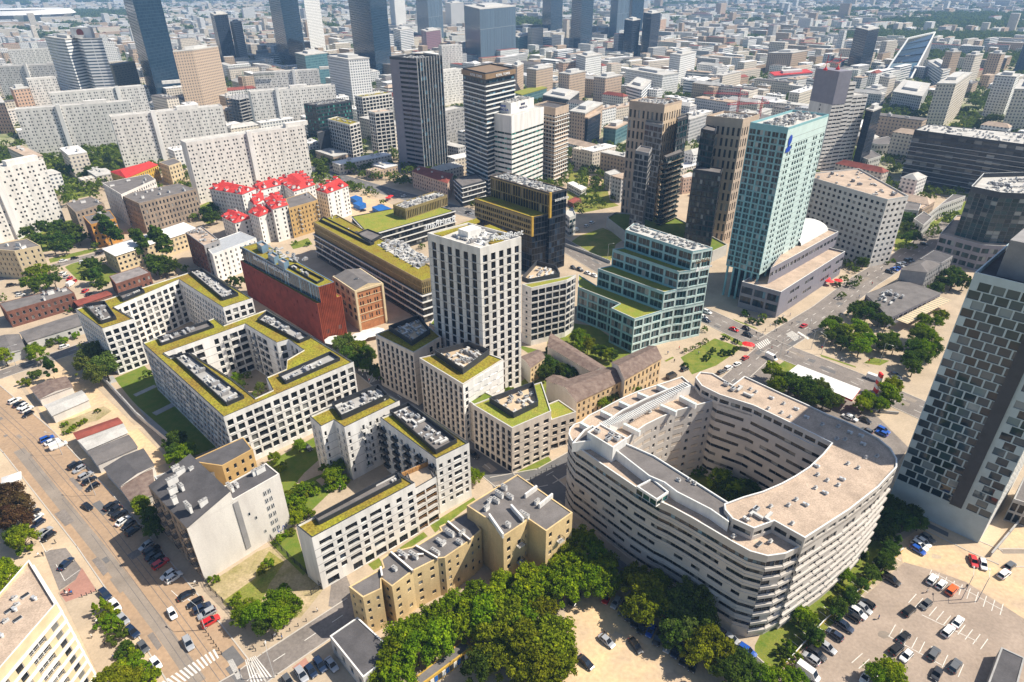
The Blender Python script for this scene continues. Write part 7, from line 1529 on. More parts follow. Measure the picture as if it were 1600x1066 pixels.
for s_, w_, n_ in (('Q2 -10 915 280 745 120 870', 'three on the side street pavement', 0), ('Q1 150 440 115 560', 'two near the yard wall', 0), ('Q1 480 900 445 800 520 960', 'three on the hedge pavement', 0), ('Q3 90 170 200 90 130 210 40 200', 'four on the corner by the lawn strip', 0), ('N2 690 420 660 470 720 450 700 500 650 400', 'five on the paved crossing by the square', 0), ('N3 1000 380 1150 330 960 330 1030 300', 'four on the office plaza', 0), ('N3 1560 190 1590 160 1545 215 1600 300', 'four by the turquoise podium', 0), ('N4 400 330 450 370 330 290 620 380', 'four on the round park pavement', 0), ('M4 610 790 700 760 560 930 640 850', 'four on the avenue pavement', 0), ('Q4 900 640 720 660 500 780', 'three in the car park', 0), ('U3 560 930 620 960 760 930 700 990', 'four on the square by the colonnade', 0), ('Q3 420 850 700 930', 'two on the sandy lot', 0)): people(s_, w_, ['dark', 'white', 'blue', 'red'], 'people: '+w_)
def lamp(s, label, az=0.0, h=9, arm=2.4):
    p = G(X(s)[0]); root = empty('street_lamp', (p.x, p.y, 0), az); tag(root, label, 'street lamp', 'street lamps')
    b = MB(); b.cyl((0, 0, 0), 0.11, h, 0, 8, 0.07); b.build('pole', [M['zinc']], root); b = MB(); b.bar((0, 0, h), (arm, 0, h+0.3), 0.05, 0); b.build('arm', [M['zinc']], root)
    b = MB(); b.box((arm+0.3, 0, h+0.24), (0.8, 0.3, 0.14), 0, bottom=True); b.build('lamp_head', [M['light_grey']], root)
for s, l, a in (('Q1 935 828', 'street lamp at the vacant lot corner by the red car', 2.6), ('Q1 435 215', 'street lamp beside the dark-roofed sheds', 2.9), ('N1 385 950', 'street lamp by the white van near the rust-red shed', 3.0), ('Q2 85 1045', 'street lamp at the bottom zebra crossing', 2.0), ('N4 70 350', 'street lamp on the near side of the avenue junction', 0.6),
    ('N4 330 330', 'street lamp at the corner of the round park', 2.0), ('N4 265 300', 'street lamp between crossing and round park', 2.4), ('N4 240 220', 'street lamp on the far side of the avenue crossing', -2.0), ('N4 690 380', 'tall street lamp leaning over the round park path', -1.0), ('N4 40 190', 'street lamp by the turquoise podium corner', -0.8),
    ('N1 100 400', 'street lamp at the left road junction', 0.5), ('M3 590 690', 'street lamp at the end of the meadow fence', 0.0), ('Q4 880 690', 'car park lamp near the upper rows', 1.0), ('Q4 950 700', 'car park lamp on the right side', 1.0)): lamp(s, l, a)
def bollards(a, b_, n, group):
    p, q = GP(a+' '+b_)
    for i in range(n):
        c = p.lerp(q, i/(n-1)); o = MB(); o.cyl((0, 0, 0), 0.1, 0.95, 0, 7); o.cyl((0, 0, 0.95), 0.14, 0.12, 0, 7); r = o.build('bollard', [M['dark_metal']], None, (c.x, c.y, 0)); tag(r, ORD[i]+' dark bollard from the left '+group, 'bollard', group)
bollards('Q1 940 840', 'Q1 1010 940', 7, 'on the corner pavement near the red car'); bollards('Q2 0 925', 'Q2 230 790', 7, 'along the side street pavement'); bollards('Q1 375 680', 'Q1 440 655', 4, 'at the red paving edge'); bollards('Q3 60 160', 'Q3 180 90', 6, 'by the small lawn of the stone block')
def parasol(s, label, col, r_=2.2):
    p = G(X(s)[0], 2.4); root = empty('parasol', (p.x, p.y, 0)); tag(root, label, 'parasol', 'parasols'); b = MB(); b.cyl((0, 0, 0), 0.05, 2.6, 0, 6); b.build('pole', [M['zinc']], root); b = MB(); b.cyl((0, 0, 2.3), r_, 0.7, 0, 8, 0.05); b.build('canopy', [M[col]], root)
for s, l in (('N3 1450 265', 'red parasol on the plaza left of the crossing'), ('N3 1466 268', 'red parasol on the plaza right beside its twin'), ('M4 380 825', 'red parasol under the podium of the turquoise tower'), ('M4 435 820', 'red parasol nearest the shrubs of the turquoise podium'), ('M4 360 805', 'red parasol close to the podium wall'), ('M2 815 310', 'red parasol near the container yard'), ('M2 830 300', 'red parasol second by the container yard')): parasol(s, l, 'signal_red')
for s, l in (('N2 640 220', 'left pale parasol on the square by the red hall'), ('N2 690 200', 'middle pale parasol on the square by the red hall'), ('N2 740 190', 'right pale parasol on the square by the red hall'), ('N2 480 240', 'pale parasol at the foot of the red hall')): parasol(s, l, 'white_metal', 4.2)
p = G(X('Q1 65 165')[0]); root = empty('market_tent', (p.x, p.y, 0), 0.6); tag(root, 'small white tent beside the copper-brown trees', 'tent'); b = MB()
for sx in (-2.4, 2.4):
    for sy in (-2, 2): b.cyl((sx, sy, 0), 0.06, 2.4, 0, 6)
b.build('tent_poles', [M['zinc']], root); b = MB(); b.box((0, 0, 2.0), (5.2, 4.4, 0.5), 0, bottom=True)
for i in range(4):
    c_ = [(-2.6, -2.2), (2.6, -2.2), (2.6, 2.2), (-2.6, 2.2)]; b.face([(*c_[i], 2.5), (*c_[(i+1) % 4], 2.5), (0, 0, 3.6)])
b.build('tent_roof', [M['white_roof']], root)
# ================================================================ FAR TOWERS
FW = {}
for n_, w_, g_, bx, fy, wx, wy in (('f_white', (0.76, 0.75, 0.73), (0.07, 0.08, 0.10), 3.0, 2.9, 0.5, 0.5), ('f_cream', (0.68, 0.61, 0.52), (0.08, 0.08, 0.09), 3.0, 3.0, 0.45, 0.5), ('f_grey', (0.50, 0.49, 0.49), (0.05, 0.06, 0.07), 2.8, 3.0, 0.5, 0.5), ('f_tan', (0.50, 0.38, 0.28), (0.06, 0.06, 0.07), 3.2, 3.1, 0.4, 0.5),
    ('f_band', (0.74, 0.74, 0.74), (0.05, 0.07, 0.10), 30, 3.4, 0.98, 0.42), ('f_blue', (0.02, 0.045, 0.07), (0.006, 0.02, 0.04), 1.6, 3.6, 0.86, 0.82), ('f_dark', (0.02, 0.025, 0.04), (0.006, 0.012, 0.022), 1.7, 3.5, 0.85, 0.8), ('f_fin', (0.22, 0.26, 0.30), (0.02, 0.045, 0.075), 2.2, 60, 0.7, 0.99), ('f_teal', (0.10, 0.20, 0.22), (0.04, 0.09, 0.11), 3.2, 3.4, 0.8, 0.6), ('f_peach', (0.56, 0.38, 0.27), (0.03, 0.04, 0.05), 3.2, 3.4, 0.4, 0.5), ('f_mauve', (0.26, 0.15, 0.18), (0.06, 0.06, 0.08), 3, 3.3, 0.5, 0.5)):
    facmat(n_, w_, g_, bx, fy, wx, wy)
def far(name, label, cat, s, wall, h=None, top=None, roof='light_roof', base=True, z=None, plant=True, group=None):
    """base: corners surveyed on the ground; else at roof height z"""
    if z is not None: P = ccw(para(GP(s, z))); h = z
    else:
        P = ccw(para(GP(s, 0)))
        if h is None: h = hz(*top)
    c = sum(P, Vector((0, 0)))/len(P); root = empty(name, (c.x, c.y, 0)); tag(root, label, cat, group); FOOT.append(P); loc = [(p.x-c.x, p.y-c.y) for p in P]
    b = MB(); b.prism(loc, 0, h); b.build('wall', [M[wall]], root); b = MB(); O_ = [p-c for p in offset(P, 0.3)]; b.prism([(p.x, p.y) for p in O_], h+0.01, h+1.1); b.build('roof', [M[roof]], root)
    if plant: b = MB(); I = [(p[0]*0.5, p[1]*0.5) for p in loc]; b.prism(I, h+1, h+4); b.build('plant_room', [M['light_grey']], root)
    return root, P, h
far('office_tower', 'huge dark blue glass tower left, leaving the top of the picture', 'tower', 'F 233 150 252 171 290 159', 'f_blue', 160)
far('office_tower', 'round-fronted white tower with dark bands and a red round emblem', 'tower', 'T1 275 228 340 240 400 246 470 238 500 244 628 240', 'f_band', z=80)
r_ = [o for o in bpy.data.objects if o.get('label', '').startswith('round-fronted')][0]
q = G(X('T1 500 205')[0], 86); b = MB(); b.prism([(q.x-r_.location.x+u, q.y-r_.location.y+v) for u, v in ((-12, 0), (12, 0), (12, 6), (-12, 6))], 81, 92); b.build('sign_wall', [M['white_render']], r_)
b = MB(); b.face([(q.x-r_.location.x-1+4.2*cos(2*pi*k/16), q.y-r_.location.y-0.3, 86.5+4.2*sin(2*pi*k/16)) for k in range(16)]); b.build('emblem', [M['rust_roof']], r_)
far('hotel_building', 'beige hotel slab with small windows and two dark slots', 'hotel', 'T1 1068 322 1188 312 1345 288', 'f_tan', z=68)
far('office_building', 'peach office with square windows at the left edge', 'office building', 'T1 -60 640 30 640 -20 560', 'f_peach', z=30); far('office_building', 'peach office wing with a grey vaulted roof at the far left', 'office building', 'T1 60 545 80 556 180 545', 'f_peach', z=34)
far('office_tower', 'slim stepped dark tower right of the huge blue one', 'tower', 'F 345 100 352 108 372 104', 'f_dark', top=('F 352 108', 'T1 1330 95')); far('office_tower', 'lower half of the stepped dark tower with lighter bands', 'tower', 'F 372 100 378 104 390 100', 'f_grey', top=('F 378 104', 'T1 1480 145'))
far('office_tower', 'dark blue glass tower leaving the top of the picture beside a white grid slab', 'tower', 'F 436 95 455 108 480 98', 'f_blue', 170); far('office_tower', 'white square-windowed slab attached to the dark blue tower', 'tower', 'F 486 80 487 84 510 80', 'f_white', 150)
far('office_building', 'teal-windowed office block in front of the white grid slab', 'office building', 'T2 240 330 300 345 440 328', 'f_teal', z=45); far('office_tower', 'white office tower with large square windows facing right', 'tower', 'T2 440 350 570 372 698 362', 'f_white', z=58)
far('office_tower', 'broad dark glass tower in the upper middle leaving the picture', 'tower', 'F 556 105 590 124 614 114', 'f_blue', 180); far('office_tower', 'white ribbed tower right of the broad dark glass one', 'tower', 'F 612 44 620 48 636 46', 'f_white', 190)
far('office_tower', 'pale blue glass tower with jagged facets leaving the picture', 'tower', 'F 654 64 672 72 694 66', 'f_fin', 200); far('office_building', 'purple-red square office block', 'office building', 'F 660 80 668 84 690 80', 'f_mauve', top=('F 668 84', 'F 668 50')); far('office_building', 'white banded office by the purple-red block', 'office building', 'F 617 78 628 82 648 78', 'f_band', top=('F 628 82', 'F 628 48'))
far('office_building', 'grey distant tower block left of the slanted glass tower', 'tower', 'F 697 44 706 47 726 44', 'f_grey', top=('F 706 47', 'F 706 6'))
far('office_tower', 'slanted grey-blue ribbed glass tower in the upper middle', 'tower', 'F 728 88 752 104 806 92', 'f_fin', top=('F 752 104', 'F 752 15')); far('office_building', 'teal glass block with a white billboard wall', 'office building', 'T3 10 225 40 232 128 212', 'f_teal', z=30)
far('office_tower', 'dark slim glass tower, left of the two in the upper middle', 'tower', 'F 847 52 860 57 878 52', 'f_blue', 190); far('office_tower', 'dark slim glass tower, right of the two in the upper middle', 'tower', 'F 891 76 906 82 924 76', 'f_blue', 180)
far('office_tower', 'ribbed grey tower in the right skyline group', 'tower', 'F 951 60 962 64 980 60', 'f_fin', 150); far('office_tower', 'dark blue tower behind the ribbed grey one', 'tower', 'F 976 56 984 60 1002 57', 'f_blue', 160)
far('office_tower', 'shorter dark glass tower, left of the front pair', 'tower', 'F 972 88 984 92 996 88', 'f_dark', top=('F 984 92', 'F 984 33')); far('office_tower', 'shorter dark glass tower, right of the front pair', 'tower', 'F 1000 86 1012 90 1026 85', 'f_dark', top=('F 1012 90', 'F 1012 22')); far('office_building', 'tan tower block beside the front pair of glass towers', 'tower', 'F 1026 54 1030 56 1039 54', 'f_peach', top=('F 1030 56', 'F 1030 31'))
for i, (s, z_, w_) in enumerate((('F 823 108 838 110 864 105', 36, 'f_tan'), ('F 873 115 890 117 915 112', 36, 'f_tan'), ('F 928 121 946 123 972 118', 36, 'f_tan'), ('F 900 86 915 90 940 86', 40, 'f_white'), ('F 873 97 880 99 900 97', 30, 'f_peach'), ('F 800 102 808 105 818 100', 38, 'f_tan'))):
    far('apartment_block', ORD[i]+' mid-height apartment slab from the lower left in the yellowish group', 'apartment block', s, w_, z=z_, group='yellowish slabs in the middle distance')
far('office_building', 'tall white pleated building among low roofs', 'office building', 'T3 975 335 1040 345 1137 322', 'f_white', z=40); far('office_building', 'large white office complex left of the pleated building', 'office building', 'T3 700 430 930 470 1030 455', 'f_white', z=26); far('office_building', 'white curved-roof block in front of the large complex', 'office building', 'T3 705 535 800 560 860 500', 'f_band', z=26)
far('office_tower', 'black glass tower with slanted top right of the two-tone tower', 'tower', 'F 1322 108 1340 116 1358 110', 'f_dark', top=('F 1340 116', 'F 1347 48'))
far('panel_block', 'grey slab pair tower, front one at the right park', 'apartment block', 'T4 1040 520 1158 522 1258 452', 'f_cream', z=45); far('panel_block', 'yellowish slab at the right park, farther back', 'apartment block', 'T4 1222 340 1280 345 1330 335', 'f_cream', z=45); far('panel_block', 'white slab near the right edge above the park', 'apartment block', 'T4 1400 470 1530 480 1556 462', 'f_white', z=42); far('panel_block', 'yellow slab touching the right picture edge', 'apartment block', 'T4 1520 555 1700 560 1720 500', 'f_cream', z=42); far('panel_block', 'brown distant slab block right of the yellowish slab', 'apartment block', 'T4 1360 332 1440 336 1466 330', 'f_tan', z=40); far('panel_block', 'white slab with dark bands in front of the yellowish slab', 'apartment block', 'T4 985 380 1080 440 1150 420', 'f_band', z=22); far('panel_block', 'grey-brown block behind the sloping glass hall', 'apartment block', 'T4 1095 320 1140 325 1192 320', 'f_tan', z=44); far('office_tower', 'pale blue tower cut by the right edge', 'tower', 'T4 1510 460 1570 470 1700 440', 'f_fin', 80)
far('office_building', 'red and white striped office roofed with red panels', 'office building', 'T4 10 450 40 470 275 450', 'f_band', z=20, roof='red_roof'); far('apartment_block', 'pinkish stone block with many bays behind the red panels', 'apartment block', 'T4 0 330 150 330 245 315', 'f_tan', z=30)
far('office_building', 'terraced dark brown office with glass corner left of the brown towers', 'office building', 'U5 560 60 745 100 870 40', 'f_dark', z=26, roof='gravel_roof'); far('office_building', 'brown stone base building under the terraced office', 'office building', 'T3 355 690 450 705 560 640', 'f_tan', z=30)
far('office_building', 'low glass wedge office with tan roof beside the brown towers', 'office building', 'T3 565 790 640 800 720 760', 'f_teal', z=15, roof='gravel_roof'); far('office_building', 'low office with mossy roof behind the bank tower', 'office building', 'T3 5 575 60 590 215 545', 'f_teal', z=14, roof='sedum_green', plant=False); far('office_building', 'dark flat building with white roof plant right of the mossy roof', 'office building', 'T3 190 590 350 620 415 570', 'f_dark', z=18)
far('office_tower', 'dark narrow building right of the two-tone stepped tower', 'tower', 'F 1330 262 1340 266 1354 258', 'f_dark', 46); far('apartment_block', 'cream corner block below the sloping glass hall', 'apartment block', 'T4 690 475 750 485 792 475', 'f_cream', z=26); far('apartment_block', 'broad grey apartment block at the edge of the woods', 'apartment block', 'T4 770 570 950 600 1000 520', 'f_grey', z=20)
far('apartment_block', 'white apartment row in front of the woods on the right', 'apartment block', 'T4 600 545 680 560 735 545', 'f_white', z=18)
def skeleton(s, z, label):
    P = ccw(para(GP(s, z))); c = sum(P, Vector((0, 0)))/4; root = empty('building_shell', (c.x, c.y, 0)); tag(root, label, 'building shell'); FOOT.append(P)
    for f in range(int(z/3.2)):
        b = MB(); b.prism([(p.x-c.x, p.y-c.y) for p in P], f*3.2, f*3.2+0.35, bottom=True); b.build('floor_slab', [M['concrete']], root)
    b = MB()
    for u in range(5):
        for v in range(3): p = lerpq(P, 0.03+u*0.235, 0, 0.05+v*0.45, 0)[0]-c; b.box((p.x, p.y, 0), (0.6, 0.6, z-0.3))
    b.build('columns', [M['concrete']], root)
skeleton('F 350 148 372 152 396 146', 32, 'concrete frame of an unfinished block beside the beige hotel')
def crane(s, h, label, col, az):
    p = G(X(s)[0], h); root = empty('tower_crane', (p.x, p.y, 0), az); tag(root, label, 'crane', 'tower cranes'); b = MB()
    for sx in (-0.8, 0.8):
        for sy in (-0.8, 0.8): b.box((sx, sy, 0), (0.3, 0.3, h))
    k = 0
    while k*2.4 < h-2.4:
        z = k*2.4; b.bar((-0.8, -0.8, z), (0.8, -0.8, z+2.4), 0.12, 0, 3); b.bar((0.8, 0.8, z), (-0.8, 0.8, z+2.4), 0.12, 0, 3); k += 1
    b.build('mast', [M[col]], root); b = MB(); b.box((14, 0, h), (44, 1.2, 0.4), bottom=True); b.box((14, 0, h+1.4), (44, 0.3, 0.3), bottom=True)
    for i in range(18): b.bar((-8+i*2.4, 0.4, h), (-6.8+i*2.4, 0, h+1.5), 0.12, 0, 3)
    b.bar((0, 0, h+6), (34, 0, h+1.5), 0.1, 0, 3); b.bar((0, 0, h+6), (-8, 0, h+1.5), 0.1, 0, 3); b.bar((0, 0, h), (0, 0, h+6), 0.4, 0); b.build('jib', [M[col]], root); b = MB(); b.box((-7, 0, h-2), (2, 1.4, 2), bottom=True); b.build('counterweight', [M['concrete']], root)
crane('F 1156 148', 34, 'red tower crane behind the two brown towers', 'signal_red', 2.9); crane('F 1190 162', 30, 'second red tower crane nearer the two-tone tower', 'signal_red', 3.3); crane('T1 1500 470', 40, 'green tower crane beside the unfinished concrete frame', 'glass_green', 0.4)
# sloping glass hall
a, b_, c_, d_ = G(X('T4 710 468')[0], 4), G(X('T4 880 488')[0], 4), G(X('T4 1030 202')[0], 50), G(X('T4 865 240')[0], 50)
root = empty('glass_hall', (a.x, a.y, 0)); tag(root, 'office with a huge sloping blue glass roof framed in white', 'office building'); FOOT.append(ccw([a, b_, c_, d_])); V = lambda p, z: (p.x-a.x, p.y-a.y, z)
b = MB(); N_ = 6
for i in range(N_):
    t0, t1 = i/N_+0.01, (i+1)/N_-0.01; b.face([V(a.lerp(d_, t0), 4+46*t0), V(b_.lerp(c_, t0), 4+46*t0), V(b_.lerp(c_, t1), 4+46*t1), V(a.lerp(d_, t1), 4+46*t1)])
b.build('glass_roof', [M['glass_blue']], root); b = MB()
for p0, z0, p1, z1 in ((a, 4, d_, 50), (b_, 4, c_, 50), (a, 4, b_, 4), (d_, 50, c_, 50)): b.bar(V(p0, z0+0.5), V(p1, z1+0.5), 1.6, 0)
b.build('roof_frame', [M['white_metal']], root)
b = MB(); b.face([V(b_, 0), V(c_, 0), V(c_, 49.5), V(b_, 3.5)]); b.face([V(d_, 0), V(a, 0), V(a, 3.5), V(d_, 49.5)]); b.face([V(c_, 0), V(d_, 0), V(d_, 49.5), V(c_, 49.5)]); b.face([V(a, 0), V(b_, 0), V(b_, 3.5), V(a, 3.5)]); b.face([V(a, 3.4), V(b_, 3.4), V(c_, 49), V(d_, 49)]); b.build('wall', [M['grey_wall']], root)
# stadium
p = G((30, 36), 0); root = empty('stadium', (p.x, p.y, 0)); tag(root, 'distant oval stadium with white roof and reddish facade at the top left', 'stadium'); b = MB(); N_ = 40; S_ = hypot(p.x, p.y)/1000*62
ring = lambda f, z: [(S_*f*cos(2*pi*k/N_), S_*0.85*f*sin(2*pi*k/N_), z) for k in range(N_)]
A, B_, C_, D_ = ring(0.8, 0), ring(1.0, 32), ring(0.92, 46), ring(0.5, 42)
for k in range(N_):
    j = (k+1) % N_; b.face([A[k], A[j], B_[j], B_[k]], 1 if k % 3 else 0); b.face([B_[k], B_[j], C_[j], C_[k]], 0); b.face([C_[k], C_[j], D_[j], D_[k]], 0)
b.build('bowl', [M['white_roof'], M['mauve_panel']], root)
# ================================================================ THE CITY BEYOND
rc = random.Random(42)
def taken(c, rad):
    for P in FOOT:
        if abs(P[0].x-c.x) > 180 or abs(P[0].y-c.y) > 180: continue
        if inpoly(c, P) or any((q-c).length < rad for q in P): return True
    return False
GREEN = [G(p, 0) for p in ((120, 235), (1420, 190), (1520, 175), (1450, 60), (1560, 30), (1500, 95), (1350, 60), (60, 28), (1380, 190), (1480, 40), (1590, 60), (1330, 20))]
GREENR = [70, 95, 90, 200, 260, 120, 130, 500, 60, 220, 160, 200]
def green(c): return any((c-g).length < r for g, r in zip(GREEN, GREENR))
RS = [(P[i], P[i+1], w_) for P, w_ in ROADS for i in range(len(P)-1)]
def nearroad(c, rad):
    for a, b2, w_ in RS:
        d = b2-a; t = max(0, min(1, (c-a).dot(d)/d.length_squared))
        if (a+d*t-c).length < w_/2+rad: return True
    return False
walls = ['f_white']*6+['f_cream']*7+['f_grey']*3+['f_tan']*4+['f_band']*2; roofs = ['light_roof']*5+['gravel_roof']*3+['bitumen']*2+['white_roof']*5+['rust_roof']*2
RN = {'light_roof': 'pale', 'gravel_roof': 'tan', 'bitumen': 'grey', 'white_roof': 'white', 'rust_roof': 'rusty red'}; WN = {'f_white': 'white', 'f_cream': 'cream', 'f_grey': 'grey', 'f_tan': 'tan', 'f_band': 'white-banded'}
cells = []; AZ = radians(47)
ux = Vector((sin(AZ), cos(AZ))); uy = Vector((-ux.y, ux.x))
def cells_for(y0, y1, cell, j):
    out = []; R_ = int(y1*1.5/cell)
    for i in range(-R_, R_):
        for k in range(-R_, R_):
            c = ux*(i*cell)+uy*(k*cell)+Vector((rc.uniform(-j, j), rc.uniform(-j, j)))
            if c.y < y0*0.6: continue
            u, v, w_ = proj(c.x, c.y, 0); r_ = c.length
            if r_ < y0 or r_ > y1 or u < -90 or u > 1690 or v > 330 or v < -40: continue
            out.append((c, r_))
    return out
near = [t for t in cells_for(470, 1250, 35, 5)]; near.sort(key=lambda t: t[1]); made = 0; CB = []; stuff = MB(); smats = [M[x] for x in ('f_white', 'f_cream', 'f_grey', 'f_tan', 'f_band', 'light_roof', 'gravel_roof', 'bitumen', 'white_roof', 'rust_roof')]; sidx = ['f_white', 'f_cream', 'f_grey', 'f_tan', 'f_band', 'light_roof', 'gravel_roof', 'bitumen', 'white_roof', 'rust_roof']
treept = []
def block(c, r_, big=1.0):
    """footprint, height, materials of one ordinary city building"""
    L_ = rc.choice((16, 24, 34, 42, 54))*rc.uniform(0.85, 1.1)*big; W_ = rc.uniform(9, 15)*big; h = rc.choice((7, 10, 13, 13, 16, 16, 19, 22)) if r_ > 600 else rc.choice((7, 10, 13, 16)); rz = atan2(ux.y, ux.x)+rc.choice((0, pi/2))+rc.uniform(-0.12, 0.12)
    if rc.random() < 0.03 and r_ > 1300: h = rc.uniform(30, 50); L_ *= 0.7
    h += rc.uniform(0, 1.2)
    return L_, W_, h, rz, rc.choice(walls), rc.choice(roofs)
for c, r_ in near:
    if taken(c, 17) or nearroad(c, 9): continue
    if green(c) or rc.random() < 0.2: treept.append((c, r_)); continue
    L_, W_, h, rz, wm, rm = block(c, r_)
    if made < 300:
        made += 1; root = empty('city_building', (c.x, c.y, 0), rz); b = MB(); b.box((0, 0, 0), (L_, W_, h)); 
        if rc.random() < 0.35: b.box((-L_/2+W_/2*0.8, W_*0.9, 0), (W_*0.8, W_*0.85, h-0.3))
        b.build('wall', [M[wm]], root); b = MB()
        if rm == 'rust_roof' or rc.random() < 0.25:
            a0, a1 = L_/2+0.3, W_/2+0.3; b.face([(-a0, -a1, h), (a0, -a1, h), (a0-4, 0, h+3), (-a0+4, 0, h+3)]); b.face([(a0, a1, h), (-a0, a1, h), (-a0+4, 0, h+3), (a0-4, 0, h+3)]); b.face([(a0, -a1, h), (a0, a1, h), (a0-4, 0, h+3)]); b.face([(-a0, a1, h), (-a0, -a1, h), (-a0+4, 0, h+3)])
        else:
            b.box((0, 0, h+0.01), (L_+0.3, W_+0.3, 0.7), 0); 
            for _ in range(3): b.box((rc.uniform(-L_/3, L_/3), rc.uniform(-W_/5, W_/5), h+0.7), (rc.uniform(1.5, 5), rc.uniform(1.5, 3), rc.uniform(0.8, 2.4)), 1)
        b.build('roof', [M[rm], M['light_grey']], root)
        CB.append((root, c, WN[wm], RN[rm], h))
    else:
        stuff.box((c.x, c.y, 0), (L_, W_, h), sidx.index(wm), rz=rz, top=sidx.index(rm))
LM = [((420, 40), 'round-fronted white tower')]
LM = [(X(s)[0], n_) for s, n_ in (('F 130 90', 'round-fronted white tower'), ('F 250 80', 'huge dark blue tower'), ('F 310 110', 'beige hotel slab'), ('F 460 50', 'white grid slab'), ('F 545 115', 'white square-windowed tower'), ('F 590 60', 'broad dark glass tower'), ('F 650 160', 'black striped tower'), ('F 765 55', 'slanted glass tower'), ('F 760 180', 'white-banded tower'), ('F 862 220', 'brown banded tower'), ('F 906 60', 'dark slim glass tower'), ('F 985 60', 'grey ribbed tower'), ('F 1020 240', 'left brown stone tower'), ('F 1130 250', 'right brown stone tower'), ('F 1070 110', 'white pleated building'), ('F 1230 250', 'turquoise tower'), ('F 1300 180', 'two-tone stepped tower'), ('F 1345 80', 'black glass tower'), ('F 1420 90', 'sloping glass hall'), ('F 1500 240', 'dark louvred complex'), ('F 430 310', 'red-roofed houses'), ('F 50 290', 'leftmost panel slab'), ('F 200 170', 'second panel slab'), ('F 1490 130', 'grey park slab'), ('F 550 210', 'lattice-framed blocks'), ('F 1530 350', 'faceted glass office'))]
bk = {}
for root, c, wn, rn, h in CB:
    u, v, _ = proj(c.x, c.y, h); (lx, ly), ln = min(LM, key=lambda t: hypot(t[0][0]-u, t[0][1]-v)); dx, dy = u-lx, v-ly
    side = ('left of' if dx < 0 else 'right of') if abs(dx) > abs(dy) else ('beyond' if dy < 0 else 'before'); bk.setdefault((wn, rn, side, ln), []).append((abs(dx)+abs(dy), root, u, v))
for (wn, rn, side, ln), L_ in bk.items():
    L_.sort(key=lambda t: t[0])
    for i, (_, root, u, v) in enumerate(L_):
        tag(root, (ORD[min(i, 29)]+' nearest ' if len(L_) > 1 else '')+wn+' city building with '+rn+' roof '+side+' the '+ln, 'building', 'city buildings behind the towers')
def fill(y0, y1, cell, big, j, gp):
    for c, r_ in cells_for(y0, y1, cell, j):
        if taken(c, 15): continue
        n_ = sin(c.x*0.0031+1.7)*cos(c.y*0.0023+0.6)+0.35*sin(c.x*0.011)*sin(c.y*0.009)
        if green(c) or n_ > 0.85 or rc.random() < gp: treept.append((c, r_)); continue
        L_, W_, h, rz, wm, rm = block(c, r_, big); stuff.box((c.x, c.y, 0), (L_, W_, h*(0.8+0.2*big)), sidx.index(wm), rz=rz, top=sidx.index(rm))
fill(1250, 2300, 36, 0.95, 6, 0.17); fill(2300, 5200, 56, 1.35, 11, 0.17); fill(5200, 11000, 130, 2.7, 28, 0.2)
o = stuff.build('distant_city', smats); o['kind'] = 'stuff'
# woods, parks and street trees beyond: crowns built from leaf clumps
rg = np.random.default_rng(7); CC = []; RR = []
for c, r_ in treept:
    big = 1 if r_ < 1250 else (1.2 if r_ < 2300 else (2.4 if r_ < 5200 else 5.5)); n = 9 if r_ < 2300 else 7; sp = 19*big
    for _ in range(n):
        CC.append((c.x+rg.uniform(-sp, sp), c.y+rg.uniform(-sp, sp), 0)); RR.append(rg.uniform(3.6, 6.0)*big**0.85)
for _ in range(4200):        # street trees between near buildings
    u, v = rg.uniform(-40, 1640), rg.uniform(40, 300); q = G((u, v)); 
    if q.length < 430 or taken(q, 6) or nearroad(q, 3): continue
    CC.append((q.x, q.y, 0)); RR.append(rg.uniform(3.0, 4.6))
for s_, n in (('T4 620 700 700 650 860 620 1000 610 1150 650 1240 720 1200 760 900 720 780 700 700 760 620 800', 120), ('T4 1220 560 1400 560 1470 620 1440 740 1250 700', 60), ('T4 300 480 470 320 500 440 330 540', 20), ('T1 430 900 560 860 720 880 760 1000 500 990', 16)):
    Q = GP(s_); xs = [p.x for p in Q]; ys = [p.y for p in Q]; k = 0
    while k < n:
        p = Vector((rg.uniform(min(xs), max(xs)), rg.uniform(min(ys), max(ys))))
        k += 1
        if inpoly(p, Q) and not taken(p, 5): CC.append((p.x, p.y, 0)); RR.append(rg.uniform(4.5, 6.5))
for t in REST: CC.append((t['w'].x, t['w'].y, 0)); RR.append(t['R']*0.95)
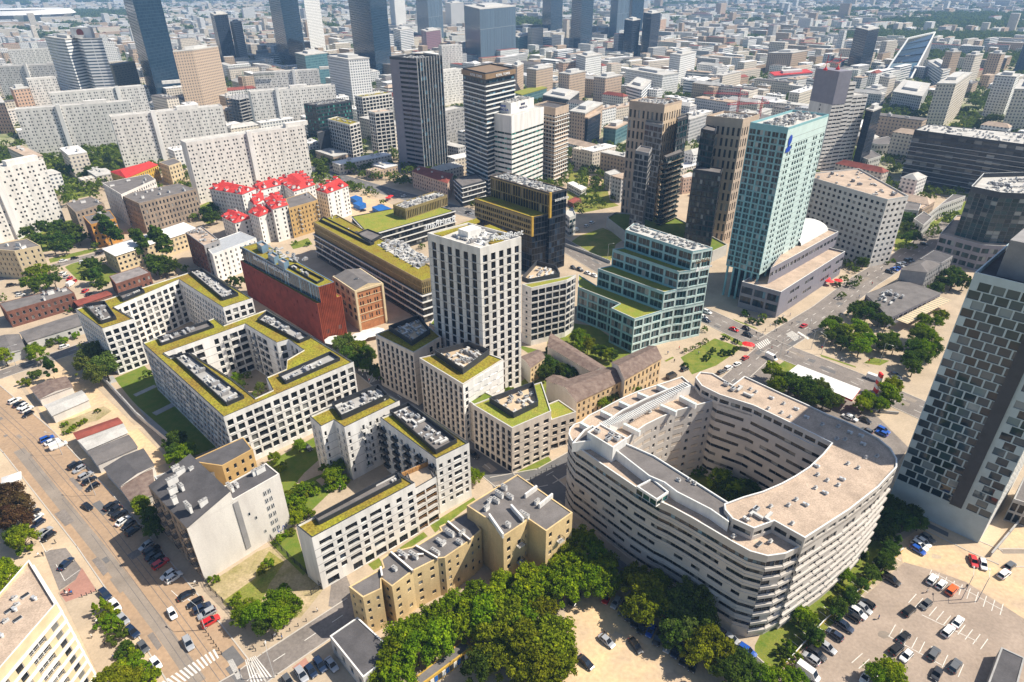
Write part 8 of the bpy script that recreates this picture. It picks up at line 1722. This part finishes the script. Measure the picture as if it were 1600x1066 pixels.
CC = np.array(CC); RR = np.array(RR); nT = len(CC); per = 54; n = nT*per; ci = np.repeat(np.arange(nT), per)
v = rg.normal(size=(n, 3)); v /= np.linalg.norm(v, axis=1)[:, None]; v[:, 2] = np.abs(v[:, 2])*1.0-0.15; lump = 1+0.22*np.sin(v[:, 0]*5+ci)*np.cos(v[:, 1]*6+ci*1.3)
P_ = CC[ci]+v*(RR[ci]*lump*rg.uniform(0.75, 1.0, n))[:, None]*np.array([1, 1, 0.95]); P_[:, 2] += RR[ci]*0.75
N_ = v+rg.normal(size=(n, 3))*0.5; N_ /= np.linalg.norm(N_, axis=1)[:, None]; a = np.cross(N_, rg.normal(size=(n, 3))); a /= np.linalg.norm(a, axis=1)[:, None]; b2 = np.cross(N_, a); s = (rg.uniform(0.6, 1.2, n)*RR[ci]*0.2)[:, None]
Vv = np.stack([P_-a*s-b2*s*0.7, P_+a*s-b2*s*0.7, P_+a*s*0.6+b2*s, P_-a*s*0.7+b2*s*0.8], 1).reshape(-1, 3).astype(np.float32)
me = bpy.data.meshes.new('woods'); me.vertices.add(len(Vv)); me.vertices.foreach_set('co', Vv.ravel()); me.loops.add(4*n); me.loops.foreach_set('vertex_index', np.arange(4*n, dtype=np.int32)); me.polygons.add(n); me.polygons.foreach_set('loop_start', np.arange(0, 4*n, 4, dtype=np.int32)); me.materials.append(M['leaf_far']); me.update(); me.validate()
o = link('distant_woods', me); o['kind'] = 'stuff'
# ================================================================ HAZE
m = bpy.data.materials.new('haze'); m.use_nodes = True; t = m.node_tree; t.nodes.clear(); pv = t.nodes.new('ShaderNodeVolumePrincipled'); pv.inputs['Color'].default_value = (0.34, 0.60, 1.0, 1); pv.inputs['Density'].default_value = 0.00015; pv.inputs['Anisotropy'].default_value = 0.0
oo = t.nodes.new('ShaderNodeOutputMaterial'); t.links.new(pv.outputs[0], oo.inputs['Volume'])
b = MB(); b.box((0, 5600, -1.5), (23000, 12600, 262), 0, bottom=True); o = b.build('haze', [m]); o['kind'] = 'stuff'
